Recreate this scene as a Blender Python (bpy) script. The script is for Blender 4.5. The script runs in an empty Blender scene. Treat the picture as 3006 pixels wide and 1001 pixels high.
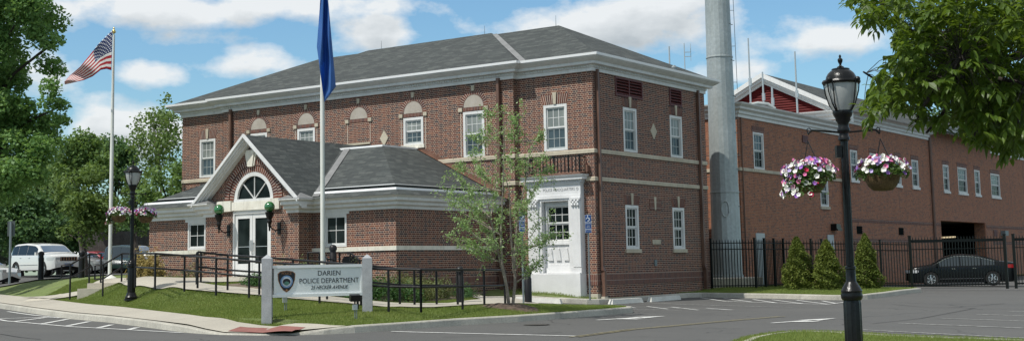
import bpy, bmesh, math, random
import numpy as np
from mathutils import Vector, Matrix
from mathutils.geometry import delaunay_2d_cdt
random.seed(7); rng = np.random.default_rng(7)
S = bpy.context.scene
COL = S.collection
# ------------------------------------------------------------------ camera
CAMP = Vector((23.364, -38.604, 1.55)); PIT, ROL, YAW = .121112938, .0194971648, -.60498525
F_PX, PX0, PY0 = 3920.2, 1503.0, 306.73
cy, sy = math.cos(YAW), math.sin(YAW)
_f = Vector((sy*math.cos(PIT), cy*math.cos(PIT), math.sin(PIT)))
_r = Vector((cy, -sy, 0)); _d = _f.cross(_r)
RX = _r*math.cos(ROL)+_d*math.sin(ROL); DN = -_r*math.sin(ROL)+_d*math.cos(ROL); FW = _f
cam = bpy.data.cameras.new('camera'); camo = bpy.data.objects.new('camera', cam); COL.objects.link(camo)
cam.sensor_width = 36; cam.lens = F_PX/3006*36; cam.shift_y = -(500.5-PY0)/3006; cam.clip_end = 3000; cam.clip_start = .1
camo.matrix_world = Matrix(((RX.x, -DN.x, -FW.x, CAMP.x), (RX.y, -DN.y, -FW.y, CAMP.y), (RX.z, -DN.z, -FW.z, CAMP.z), (0, 0, 0, 1)))
S.camera = camo
def at(x, y, d):
    "world point seen at photograph pixel x, y at distance d along the view"
    return CAMP+(RX*((x-PX0)/F_PX)+DN*((y-PY0)/F_PX)+FW)*d
# ------------------------------------------------------------------ light
SUN_EL, SUN_AZ = math.radians(57), math.radians(23)      # azimuth from the front normal (-Y) towards -X
sdir = Vector((-math.sin(SUN_AZ)*math.cos(SUN_EL), -math.cos(SUN_AZ)*math.cos(SUN_EL), math.sin(SUN_EL)))
sl = bpy.data.lights.new('sun', 'SUN'); sl.energy = 3.6; sl.angle = math.radians(.55); sl.color = (1, .965, .9)
so = bpy.data.objects.new('sun', sl); COL.objects.link(so); so.rotation_euler = (-sdir).to_track_quat('-Z', 'Y').to_euler(); so.location = (0, 0, 60)
S.view_settings.view_transform = 'Standard'; S.view_settings.look = 'None'; S.view_settings.gamma = 1; S.view_settings.exposure = 0.26
W = bpy.data.worlds.new('World'); S.world = W; W.use_nodes = True
# ------------------------------------------------------------------ node helper
class NT:
    def __init__(s, nt): s.nt = nt; nt.nodes.clear()
    def n(s, t, props=None, **k):
        nd = s.nt.nodes.new(t)
        for a, b in (props or {}).items(): setattr(nd, a, b)
        for a, b in k.items():
            key = int(a[1:]) if a[0] == 'i' and a[1:].isdigit() else a.replace('_', ' ')
            s.set(nd.inputs[key], b)
        return nd
    def set(s, sock, b):
        if isinstance(b, bpy.types.NodeSocket): s.nt.links.new(b, sock)
        elif isinstance(b, bpy.types.Node): s.nt.links.new(b.outputs[0], sock)
        else: sock.default_value = b
    def m(s, op, a, b=None, c=None, clamp=False):
        nd = s.nt.nodes.new('ShaderNodeMath'); nd.operation = op; nd.use_clamp = clamp
        s.set(nd.inputs[0], a)
        if b is not None: s.set(nd.inputs[1], b)
        if c is not None: s.set(nd.inputs[2], c)
        return nd.outputs[0]
    def vm(s, op, a, b=None):
        nd = s.nt.nodes.new('ShaderNodeVectorMath'); nd.operation = op; s.set(nd.inputs[0], a)
        if b is not None: s.set(nd.inputs[1], b)
        return nd.outputs['Value'] if op in ('LENGTH', 'DISTANCE', 'DOT_PRODUCT') else nd.outputs[0]
    def mix(s, f, a, b, typ='MIX'):
        nd = s.nt.nodes.new('ShaderNodeMix'); nd.data_type = 'RGBA'; nd.blend_type = typ
        s.set(nd.inputs[0], f); s.set(nd.inputs[6], a); s.set(nd.inputs[7], b); return nd.outputs[2]
    def ramp(s, f, stops, interp='LINEAR'):
        nd = s.nt.nodes.new('ShaderNodeValToRGB'); cr = nd.color_ramp; cr.interpolation = interp
        while len(cr.elements) < len(stops): cr.elements.new(.5)
        for e, (p, c) in zip(cr.elements, stops): e.position = p; e.color = (*c, 1) if len(c) == 3 else c
        s.set(nd.inputs[0], f); return nd.outputs[0]
    def noise(s, scale, detail=3, rough=.5, vec=None, out=0):
        nd = s.n('ShaderNodeTexNoise', None, Scale=scale, Detail=detail, Roughness=rough)
        if vec is not None: s.set(nd.inputs['Vector'], vec)
        return nd.outputs[out]
def C4(c): return (c[0], c[1], c[2], 1)
MATS = {}
def mat(name, base=(.5, .5, .5), rough=.6, metal=0, fn=None, spec=.5, coat=0):
    m = bpy.data.materials.new(name); m.use_nodes = True; t = NT(m.node_tree)
    out = t.n('ShaderNodeOutputMaterial'); p = t.n('ShaderNodeBsdfPrincipled')
    p.inputs['Base Color'].default_value = C4(base); p.inputs['Roughness'].default_value = rough
    p.inputs['Metallic'].default_value = metal; p.inputs['Specular IOR Level'].default_value = spec
    p.inputs['Coat Weight'].default_value = coat
    t.set(out.inputs[0], p.outputs[0]); t.p = p; t.out = out
    if fn: fn(t, p)
    MATS[name] = m; return m
def pos(t): return t.nt.nodes.new('ShaderNodeNewGeometry').outputs['Position']
def bump(t, p, h, strength=.3, dist=.01):
    b = t.n('ShaderNodeBump', None, Strength=strength, Distance=dist, Height=h); t.set(p.inputs['Normal'], b.outputs[0])
def mottled(c1, c2, scale=2, rough=.6, fine=30, famt=.25, bmp=.1, stain=0, **k):
    def fn(t, p):
        P = pos(t); n = t.noise(scale, 4, .6, P); n2 = t.noise(fine, 2, .6, P)
        c = t.mix(t.ramp(n, [(.35, (0,)*3), (.65, (1,)*3)]), C4(c1), C4(c2))
        c = t.mix(famt, c, t.mix(n2, (.0, .0, .0, 1), (1, 1, 1, 1)), 'OVERLAY')
        if stain:
            v = t.n('ShaderNodeMapping', None, Vector=P, Scale=(6, 6, .6)); sn = t.noise(1.3, 4, .6, v.outputs[0])
            c = t.mix(t.m('MULTIPLY', t.ramp(sn, [(.5, (0,)*3), (.75, (1,)*3)]), stain), c, (.12, .10, .08, 1))
        t.set(p.inputs['Base Color'], c)
        if bmp: bump(t, p, n2, .4, bmp*.1)
    return fn
def uvec(t, zs=1.0):
    g = t.nt.nodes.new('ShaderNodeNewGeometry'); sp = t.n('ShaderNodeSeparateXYZ', None, i0=g.outputs['Position'])
    sn = t.n('ShaderNodeSeparateXYZ', None, i0=g.outputs['True Normal'])
    side = t.m('GREATER_THAN', t.m('ABSOLUTE', sn.outputs[0]), t.m('ABSOLUTE', sn.outputs[1]))
    u = t.m('ADD', t.m('MULTIPLY', sp.outputs[0], t.m('SUBTRACT', 1, side)), t.m('MULTIPLY', sp.outputs[1], side))
    return t.n('ShaderNodeCombineXYZ', None, i0=u, i1=t.m('MULTIPLY', sp.outputs[2], zs)).outputs[0], g.outputs['Position']
def brick_fn(cols, mortar, w=.208, h=.0677, soldier=False, mort=.0052, dirt=.25):
    def fn(t, p):
        v, P = uvec(t)
        if soldier:
            s = t.n('ShaderNodeSeparateXYZ', None, i0=v); v = t.n('ShaderNodeCombineXYZ', None, i0=s.outputs[1], i1=s.outputs[0]).outputs[0]
        b = t.n('ShaderNodeTexBrick', dict(offset=.5, squash=.5, squash_frequency=2), Vector=v, Color1=(0, 0, 0, 1), Color2=(1, 1, 1, 1), Mortar=(0, 0, 0, 1), Scale=1.0)
        if soldier: b.offset = 0; b.squash = 1
        b.inputs['Mortar Size'].default_value = mort; b.inputs['Mortar Smooth'].default_value = .1
        b.inputs['Brick Width'].default_value = w; b.inputs['Row Height'].default_value = h
        n = len(cols); bc = t.ramp(b.outputs['Color'], [(i/n, c) for i, c in enumerate(cols)], 'CONSTANT')
        big = t.noise(.45, 4, .6, P); bc = t.mix(t.m('MULTIPLY', big, dirt), bc, (.05, .03, .03, 1))
        mp = t.n('ShaderNodeMapping', None, Vector=P, Scale=(2.2, 2.2, .22)); bc = t.mix(t.m('MULTIPLY', t.ramp(t.noise(1.0, 5, .65, mp.outputs[0]), [(.5, (0,)*3), (.72, (1,)*3)]), .38), bc, (.045, .03, .028, 1))
        fi = t.noise(25, 3, .6, P); bc = t.mix(.35, bc, t.mix(fi, (0, 0, 0, 1), (1, 1, 1, 1)), 'OVERLAY')
        mo = t.mix(t.noise(1.5, 3, .6, P), C4([c*.8 for c in mortar]), C4([min(1, c*1.15) for c in mortar]))
        t.set(p.inputs['Base Color'], t.mix(b.outputs['Fac'], bc, mo))
        bump(t, p, t.m('ADD', t.m('MULTIPLY', b.outputs['Fac'], -1), t.m('MULTIPLY', fi, .4)), .6, .006)
    return fn
RED = [(.125, .035, .022), (.052, .024, .024), (.15, .046, .027), (.034, .026, .034), (.185, .062, .032), (.10, .029, .020), (.072, .026, .024), (.14, .040, .024)]
REAR = [(0.310, 0.110, 0.055), (0.218, 0.088, 0.055), (0.345, 0.127, 0.060), (0.276, 0.099, 0.055), (0.356, 0.138, 0.070), (0.172, 0.077, 0.055), (0.299, 0.105, 0.055), (0.322, 0.116, 0.060)]
mat('brick', rough=.85, fn=brick_fn(RED, (.58, .44, .33), mort=.0054, dirt=.3))
mat('brick_soldier', rough=.85, fn=brick_fn([RED[0], RED[2], RED[5], RED[7], RED[6]], (.42, .35, .29), w=.21, h=.0677, soldier=True))
mat('brick_rear', rough=.88, fn=brick_fn(REAR, (.36, .275, .20), mort=.005, dirt=.1))
def vous(t, p):
    g = t.nt.nodes.new('ShaderNodeNewGeometry')
    t.set(p.inputs['Base Color'], t.ramp(g.outputs['Random Per Island'], [(0, RED[5]), (.25, RED[0]), (.5, RED[2]), (.75, RED[6])], 'CONSTANT'))
mat('voussoir', rough=.85, fn=vous)
mat('mortar', rough=.9, fn=mottled((.5, .42, .34), (.58, .5, .42), 3))
mat('limestone', rough=.8, fn=mottled((.42, .37, .28), (.52, .465, .36), 1.2, stain=.3))
mat('limestone_light', rough=.8, fn=mottled((.62, .59, .5), (.74, .71, .62), 2.5, stain=.3))
mat('tympanum', rough=.85, fn=mottled((.36, .32, .27), (.42, .38, .33), 3))
mat('white_trim', rough=.55, fn=mottled((.62, .62, .60), (.70, .70, .685), 1.6, famt=.12, bmp=0, stain=.16))
mat('old_white_paint', rough=.6, fn=mottled((.63, .63, .625), (.72, .72, .715), 1.6, famt=.15, stain=.08))
mat('white_edge', (.88, .88, .88), .35)
mat('gutter_dark', (.012, .015, .015), 1.0, spec=0)
def shingle_fn(t, p):
    v, P = uvec(t, 2.3)
    b = t.n('ShaderNodeTexBrick', dict(offset=.37, squash=1), Vector=v, Color1=(0, 0, 0, 1), Color2=(1, 1, 1, 1), Mortar=(0, 0, 0, 1), Scale=1.0)
    b.inputs['Mortar Size'].default_value = .008; b.inputs['Brick Width'].default_value = .33; b.inputs['Row Height'].default_value = .15
    c = t.ramp(b.outputs['Color'], [(0, (0.042, 0.049, 0.048)), (.3, (0.056, 0.065, 0.062)), (.5, (0.069, 0.078, 0.074)), (.7, (0.049, 0.056, 0.055)), (.85, (0.086, 0.095, 0.089))], 'CONSTANT')
    c = t.mix(t.m('MULTIPLY', t.noise(.5, 4, .6, P), .5), c, (.06, .065, .065, 1))
    c = t.mix(b.outputs['Fac'], c, (.03, .033, .033, 1))
    f = t.noise(60, 2, .7, P); c = t.mix(.3, c, t.mix(f, (0, 0, 0, 1), (1, 1, 1, 1)), 'OVERLAY')
    t.set(p.inputs['Base Color'], c); bump(t, p, f, .5, .004)
mat('shingle', rough=.9, fn=shingle_fn, spec=.3)
mat('flashing', rough=.6, fn=mottled((.15, .152, .15), (.21, .212, .21), 2))
mat('copper', rough=.5, fn=mottled((.16, .085, .06), (.24, .13, .09), 3), metal=.3)
mat('downspout_brown', rough=.45, fn=mottled((.10, .05, .035), (.17, .095, .065), 1.0, famt=.1))
mat('louver_red', (.10, .018, .016), .55)
mat('siding_red', rough=.6, fn=mottled((.085, .006, .006), (.11, .009, .008), 1.5), spec=.15)
def glass_fn(lo, hi):
    def fn(t, p):
        P = pos(t); n = t.noise(1.1, 2, .5, P)
        t.set(p.inputs['Base Color'], t.mix(t.ramp(n, [(.4, (0,)*3), (.6, (1,)*3)]), C4(lo), C4(hi)))
    return fn
mat('glass_dark', rough=.06, fn=glass_fn((.006, .010, .010), (.018, .026, .026)), spec=.05)
mat('glass_blind', rough=.12, fn=glass_fn((.17, .19, .18), (.25, .27, .25)), spec=.25)
mat('glass_blue', rough=.06, fn=glass_fn((.04, .06, .07), (.07, .1, .115)), spec=.14)
mat('sash_grey', (.35, .38, .37), .5)
mat('black_iron', rough=.3, fn=mottled((.004, .0045, .005), (.008, .0085, .008), 6, famt=.1), spec=.3)
mat('black_rail', rough=.4, fn=mottled((.008, .008, .009), (.014, .013, .014), 3, famt=.1), spec=.3)
mat('fence_black', (.004, .006, .005), .45, spec=.25)
mat('granite', rough=.8, fn=mottled((.29, .30, .31), (.38, .39, .40), 3, fine=90, famt=.6))
mat('sign_white', rough=.45, fn=mottled((.70, .735, .725), (.75, .775, .765), .8, famt=.05, bmp=0))
mat('sign_trim', (.78, .79, .78), .4)
mat('letter_black', (.035, .04, .045), .5)
mat('letter_grey', (.36, .36, .36), .6); mat('stop_white', rough=.85, fn=mottled((.56, .55, .50), (.66, .65, .60), 2, fine=30, famt=.3))
mat('badge_black', (.012, .012, .016), .4); mat('badge_gold', (.36, .16, .06), .5); mat('badge_blue', (.16, .27, .45), .5)
mat('badge_pale', (.5, .55, .6), .5); mat('badge_green', (.08, .2, .15), .5)
mat('pole_white', rough=.35, fn=mottled((.66, .66, .60), (.74, .74, .68), 1.5, famt=.06, bmp=0))
mat('gold', (.55, .42, .14), .3, .8)
mat('galvanised', rough=.5, metal=.35, fn=mottled((.33, .365, .36), (.42, .455, .45), .7, fine=9, famt=.25, stain=.18))
mat('galv_post', (.20, .23, .24), .5, .5)
mat('alu', (.5, .52, .52), .4, .6)
mat('concrete', rough=.9, fn=mottled((.42, .385, .31), (.50, .46, .38), .9, fine=40, famt=.3, stain=.05))
def slab_fn(t, p):
    P = pos(t); n = t.noise(.8, 5, .65, P); f = t.noise(45, 2, .6, P)
    c = t.mix(n, (.34, .315, .26, 1), (.42, .39, .325, 1)); c = t.mix(.3, c, t.mix(f, (0, 0, 0, 1), (1, 1, 1, 1)), 'OVERLAY')
    s = t.n('ShaderNodeSeparateXYZ', None, i0=P); u = t.m('ADD', t.m('MULTIPLY', s.outputs[0], .93), t.m('MULTIPLY', s.outputs[1], -.36))
    j = t.m('LESS_THAN', t.m('FRACT', t.m('DIVIDE', u, 1.5)), .014); c = t.mix(t.m('MULTIPLY', j, .55), c, (.12, .11, .09, 1))
    sl2 = t.noise(.33, 2, .5, P); c = t.mix(t.m('MULTIPLY', t.ramp(sl2, [(.5, (0,)*3), (.65, (1,)*3)]), .22), c, (.22, .20, .17, 1))
    t.set(p.inputs['Base Color'], c); bump(t, p, f, .3, .003)
mat('pavement', rough=.9, fn=slab_fn)
mat('kerb_concrete', rough=.9, fn=mottled((.34, .325, .28), (.44, .42, .36), 1.1, fine=30, famt=.4, stain=.25))
mat('red_paver', rough=.95, fn=mottled((.20, .08, .068), (.25, .105, .085), 3, fine=60, famt=.4))
def asphalt_fn(t, p):
    P = pos(t); n = t.noise(.18, 5, .6, P); f = t.noise(70, 3, .8, P); s = t.noise(220, 1, .5, P)
    c = t.mix(n, (.070, .070, .068, 1), (.098, .097, .092, 1)); c = t.mix(.6, c, t.mix(f, (0, 0, 0, 1), (1, 1, 1, 1)), 'OVERLAY')
    c = t.mix(t.m('MULTIPLY', t.m('GREATER_THAN', s, .68), .4), c, (.25, .24, .22, 1))
    st = t.noise(.9, 5, .7, P); c = t.mix(t.m('MULTIPLY', t.ramp(st, [(.58, (0,)*3), (.72, (1,)*3)]), .35), c, (.035, .035, .034, 1))
    wv = t.vm('ADD', P, t.noise(.9, 4, .65, P, out=1))
    vo = t.n('ShaderNodeTexVoronoi', dict(feature='DISTANCE_TO_EDGE'), Vector=wv, Scale=.14)
    ck = t.m('MULTIPLY', t.m('LESS_THAN', vo.outputs['Distance'], .0035), t.m('GREATER_THAN', t.noise(.12, 2, .5, P), .5)); c = t.mix(t.m('MULTIPLY', ck, .7), c, (.025, .025, .026, 1))
    ln_ = t.n('ShaderNodeMapping', None, Vector=P, Rotation=(0, 0, -.3), Scale=(.05, .55, 1)); c = t.mix(t.m('MULTIPLY', t.ramp(t.noise(1.0, 4, .6, ln_.outputs[0]), [(.42, (0,)*3), (.68, (1,)*3)]), .35), c, (.115, .113, .106, 1))
    t.set(p.inputs['Base Color'], c)
    bump(t, p, f, .5, .006)
mat('asphalt', rough=.85, fn=asphalt_fn, spec=.35)
def paint_fn(a, b):
    def fn(t, p):
        P = pos(t); n = t.noise(9, 4, .7, P)
        t.set(p.inputs['Base Color'], t.mix(t.ramp(n, [(.42, (0,)*3), (.58, (1,)*3)]), C4(a), C4(b)))
    return fn
mat('line_white', rough=.8, fn=paint_fn((.42, .42, .40), (.62, .62, .6)))
mat('line_worn', rough=.8, fn=paint_fn((.16, .16, .15), (.38, .38, .36)))
mat('line_yellow', rough=.8, fn=paint_fn((.10, .095, .075), (.22, .19, .10)))
def grass_fn(t, p):
    P = pos(t); n = t.noise(.6, 5, .65, P); f = t.noise(18, 4, .75, P); mp = t.n('ShaderNodeMapping', None, Vector=P, Rotation=(0, 0, .5), Scale=(.25, 1.6, 1))
    st = t.noise(2.2, 3, .6, mp.outputs[0])
    c = t.mix(n, (.12, .165, .048, 1), (.18, .22, .08, 1))
    c = t.mix(t.ramp(st, [(.45, (0,)*3), (.62, (.7,)*3)]), c, (.12, .14, .06, 1))
    c = t.mix(.7, c, t.mix(f, (.0, .0, .0, 1), (1, 1, 1, 1)), 'OVERLAY')
    t.set(p.inputs['Base Color'], c); bump(t, p, f, .8, .03)
mat('grass', rough=.9, fn=grass_fn, spec=.2)
mat('mulch', rough=.95, fn=mottled((.055, .035, .025), (.12, .085, .06), 8, fine=40, famt=.8, bmp=.5))
mat('bed_soil', rough=.95, fn=mottled((.10, .075, .055), (.19, .15, .11), 4, fine=40, famt=.7, bmp=.5))
def leaf_fn(cols, tr=.35, rough=.55):
    def fn(t, p):
        g = t.nt.nodes.new('ShaderNodeNewGeometry'); r = g.outputs['Random Per Island']
        n = t.noise(.55, 3, .6, g.outputs['Position'])
        k = t.m('ADD', t.m('MULTIPLY', r, .6), t.m('MULTIPLY', t.ramp(n, [(.3, (0,)*3), (.7, (1,)*3)]), .4))
        c = t.ramp(k, [(i/(len(cols)-1), q) for i, q in enumerate(cols)])
        t.set(p.inputs['Base Color'], c)
        tl = t.n('ShaderNodeBsdfTranslucent', None, Color=t.mix(.5, c, C4([min(1, x) for x in (cols[-1][0]*1.3, cols[-1][1]*1.3, cols[-1][2]*.7)])))
        ms = t.n('ShaderNodeMixShader', None, Fac=tr, i1=p.outputs[0], i2=tl.outputs[0]); t.set(t.out.inputs[0], ms.outputs[0])
    return fn
mat('leaf_oak', rough=.55, fn=leaf_fn([(0.067, 0.154, 0.051), (0.144, 0.263, 0.078), (0.251, 0.400, 0.125)]), spec=.35)
mat('leaf_bg', rough=.6, fn=leaf_fn([(0.062, 0.118, 0.041), (0.118, 0.206, 0.060), (0.216, 0.310, 0.094)]), spec=.3)
mat('leaf_bg_light', rough=.6, fn=leaf_fn([(0.072, 0.127, 0.035), (0.121, 0.195, 0.055), (0.203, 0.282, 0.088)]), spec=.3)
mat('leaf_bg_dark', rough=.6, fn=leaf_fn([(0.039, 0.091, 0.038), (0.076, 0.153, 0.057), (0.135, 0.229, 0.079)]), spec=.3)
mat('leaf_ash', rough=.45, fn=leaf_fn([(0.047, 0.091, 0.011), (0.081, 0.141, 0.017), (0.159, 0.230, 0.028)], .45), spec=.45)
mat('leaf_young', rough=.45, fn=leaf_fn([(0.125, 0.211, 0.074), (0.214, 0.335, 0.118), (0.351, 0.471, 0.217)], .35), spec=.5)
mat('leaf_arbor', rough=.7, fn=leaf_fn([(0.061, 0.090, 0.015), (0.104, 0.138, 0.023), (0.173, 0.201, 0.039)], .2), spec=.25)
mat('leaf_shrub', rough=.6, fn=leaf_fn([(0.061, 0.086, 0.025), (0.120, 0.146, 0.051), (0.220, 0.216, 0.085)], .25), spec=.3)
mat('leaf_juniper', rough=.6, fn=leaf_fn([(0.028, 0.070, 0.021), (0.049, 0.119, 0.031), (0.084, 0.168, 0.042)], .25), spec=.3)
mat('leaf_gold', rough=.6, fn=leaf_fn([(0.156, 0.143, 0.039), (0.312, 0.247, 0.091), (0.442, 0.338, 0.156)], .3), spec=.3)
mat('leaf_basket', rough=.5, fn=leaf_fn([(0.028, 0.063, 0.017), (0.063, 0.119, 0.028), (0.112, 0.182, 0.049)], .3))
mat('grass_blade', rough=.7, fn=leaf_fn([(0.114, 0.175, 0.036), (0.177, 0.240, 0.056), (0.291, 0.316, 0.108)], .35), spec=.25)
mat('bark', rough=.9, fn=mottled((.07, .055, .045), (.12, .10, .085), 4, fine=25, famt=.6, bmp=.4))
mat('bark_dark', rough=.9, fn=mottled((.025, .02, .016), (.05, .04, .032), 4, fine=25, famt=.6))
mat('bark_grey', rough=.9, fn=mottled((.2, .165, .135), (.3, .26, .21), 4, fine=25, famt=.6, bmp=.4))
mat('bark_pale', rough=.9, fn=mottled((.22, .19, .16), (.32, .28, .24), 4, fine=25, famt=.6))
mat('coir', rough=.95, fn=mottled((.075, .045, .018), (.14, .09, .04), 8, fine=60, famt=.8, bmp=.5))
def petal(t, p):
    g = t.nt.nodes.new('ShaderNodeNewGeometry')
    c = t.ramp(g.outputs['Random Per Island'], [(0, (.80, .79, .72)), (.46, (.70, .20, .38)), (.60, (.34, .16, .50)), (.74, (.52, .42, .68)), (.89, (.42, .01, .06)), (.95, (.78, .42, .54))], 'CONSTANT')
    t.set(p.inputs['Base Color'], c)
mat('petals', rough=.6, fn=petal, spec=.3)
def frost(t, p):
    P = pos(t); n = t.noise(5, 2, .5, P); t.set(p.inputs['Base Color'], t.mix(n, (.30, .32, .31, 1), (.42, .43, .42, 1)))
mat('frosted_glass', rough=.25, fn=frost, spec=.5, coat=.3)
mat('green_globe', (.012, .13, .026), .12, coat=1.0, spec=.8)
mat('sign_blue', (.012, .055, .20), .4); mat('sign_text_white', (.62, .66, .7), .5)
mat('sign_back', (.07, .085, .08), .5)
mat('car_white', (.62, .62, .60), .25, coat=1); mat('car_black', (.003, .0035, .0045), .22, coat=0, spec=.3); mat('car_red', (.25, .012, .02), .25, coat=1)
mat('car_green', (.02, .04, .035), .25, coat=1); mat('car_grey', (.10, .10, .11), .25, .4, coat=1); mat('car_silver', (.4, .41, .42), .3, .5, coat=1)
mat('car_glass', (.012, .016, .02), .08, spec=.3); mat('windscreen_blue', (.04, .085, .15), .04, coat=1); mat('car_glass_grey', (.035, .045, .05), .08, spec=.3)
mat('tyre', (.012, .012, .012), .8); mat('rim', (.55, .56, .57), .25, .8); mat('chrome', (.7, .7, .7), .12, 1.0)
mat('lamp_red', (.35, .01, .01), .2, coat=1); mat('lamp_clear', (.5, .52, .53), .1, coat=1); mat('plate_blue', (.10, .17, .32), .4)
mat('wood_grey', rough=.9, fn=mottled((.055, .05, .045), (.09, .085, .075), 2, fine=20, famt=.5))
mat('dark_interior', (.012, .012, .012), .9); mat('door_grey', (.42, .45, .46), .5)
mat('warm_lamp', (.8, .6, .3), .5)
def warm(t, p): p.inputs['Emission Color'].default_value = (1, .72, .38, 1); p.inputs['Emission Strength'].default_value = .45
mat('fluorescent', (.8, .7, .5), .5, fn=warm)
# ------------------------------------------------------------------ sky
def azel(x, y):
    d = (at(x, y, 1)-CAMP).normalized(); return math.atan2(d.x, d.y), math.asin(d.z)
t = NT(W.node_tree); out = t.n('ShaderNodeOutputWorld')
sky = t.n('ShaderNodeTexSky', dict(sky_type='NISHITA', sun_disc=False)); sky.sun_elevation = SUN_EL
sky.sun_rotation = math.atan2(sdir.x, sdir.y); sky.altitude = 0; sky.air_density = 1.15; sky.dust_density = .5; sky.ozone_density = 2.0
tc = t.n('ShaderNodeTexCoord'); sp = t.n('ShaderNodeSeparateXYZ', None, i0=tc.outputs['Generated'])
az = t.m('ARCTAN2', sp.outputs[0], sp.outputs[1]); el = t.m('ARCSINE', sp.outputs[2])
def cloudmask(dy):
    elv = t.m('ADD', el, dy)
    q = t.n('ShaderNodeCombineXYZ', None, i0=az, i1=t.m('MULTIPLY', elv, 1.7)).outputs[0]
    n1 = t.noise(9.5, 7, .58, q); n2 = t.noise(3.2, 3, .5, t.vm('ADD', q, (4.3, 1.7, 0.5)))
    acc = None
    # (px, py, half width px, half height px, strength): the cumulus of the photograph, as bearings in the sky
    for (x, y, w, h, s) in [(420, 30, 480, 75, .62), (900, 20, 420, 60, .55), (1090, 95, 130, 80, .62), (740, 180, 170, 60, .60), (440, 215, 110, 38, .5),
                            (1780, 75, 330, 100, .75), (2420, 115, 280, 75, .60), (330, 395, 330, 75, .62), (2010, 215, 110, 50, .35), (2230, 190, 120, 50, .35),
                            (560, 110, 300, 50, .4), (60, 180, 160, 160, .3), (3300, 150, 300, 120, .5), (-500, 200, 400, 150, .5)]:
        a0, e0 = azel(x, y); a1, _ = azel(x+w, y); _, e1 = azel(x, y-h)
        dx = t.m('DIVIDE', t.m('SUBTRACT', az, a0), abs(a1-a0)); dz = t.m('DIVIDE', t.m('SUBTRACT', elv, e0), abs(e1-e0))
        r2 = t.m('ADD', t.m('MULTIPLY', dx, dx), t.m('MULTIPLY', dz, dz))
        g = t.m('MULTIPLY', t.m('EXPONENT', t.m('MULTIPLY', r2, -.9)), s)
        acc = g if acc is None else t.m('MAXIMUM', acc, g)
    hi = t.m('MULTIPLY', t.m('GREATER_THAN', elv, .27), t.m('ADD', t.m('MULTIPLY', n2, .8), .12))  # unseen overhead clouds above the view, cover raised to add fill light
    acc = t.m('MAXIMUM', acc, hi)
    return t.m('ADD', acc, t.m('MULTIPLY', t.m('SUBTRACT', n1, .5), 1.9))
m0 = cloudmask(0.0); m1 = cloudmask(.016)
cover = t.ramp(m0, [(.22, (0,)*3), (.50, (1,)*3)])
thick = t.ramp(m1, [(.30, (0,)*3), (.85, (1,)*3)])
ccol = t.mix(thick, (6.0, 6.15, 6.2, 1), (3.1, 3.4, 3.6, 1))
skyc = t.mix(t.m('MULTIPLY', cover, .93), t.mix(1.0, sky.outputs[0], (.60, .80, .90, 1), 'MULTIPLY'), ccol)
bg = t.n('ShaderNodeBackground', None, Color=skyc, Strength=.122); t.set(out.inputs[0], bg.outputs[0])
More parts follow.
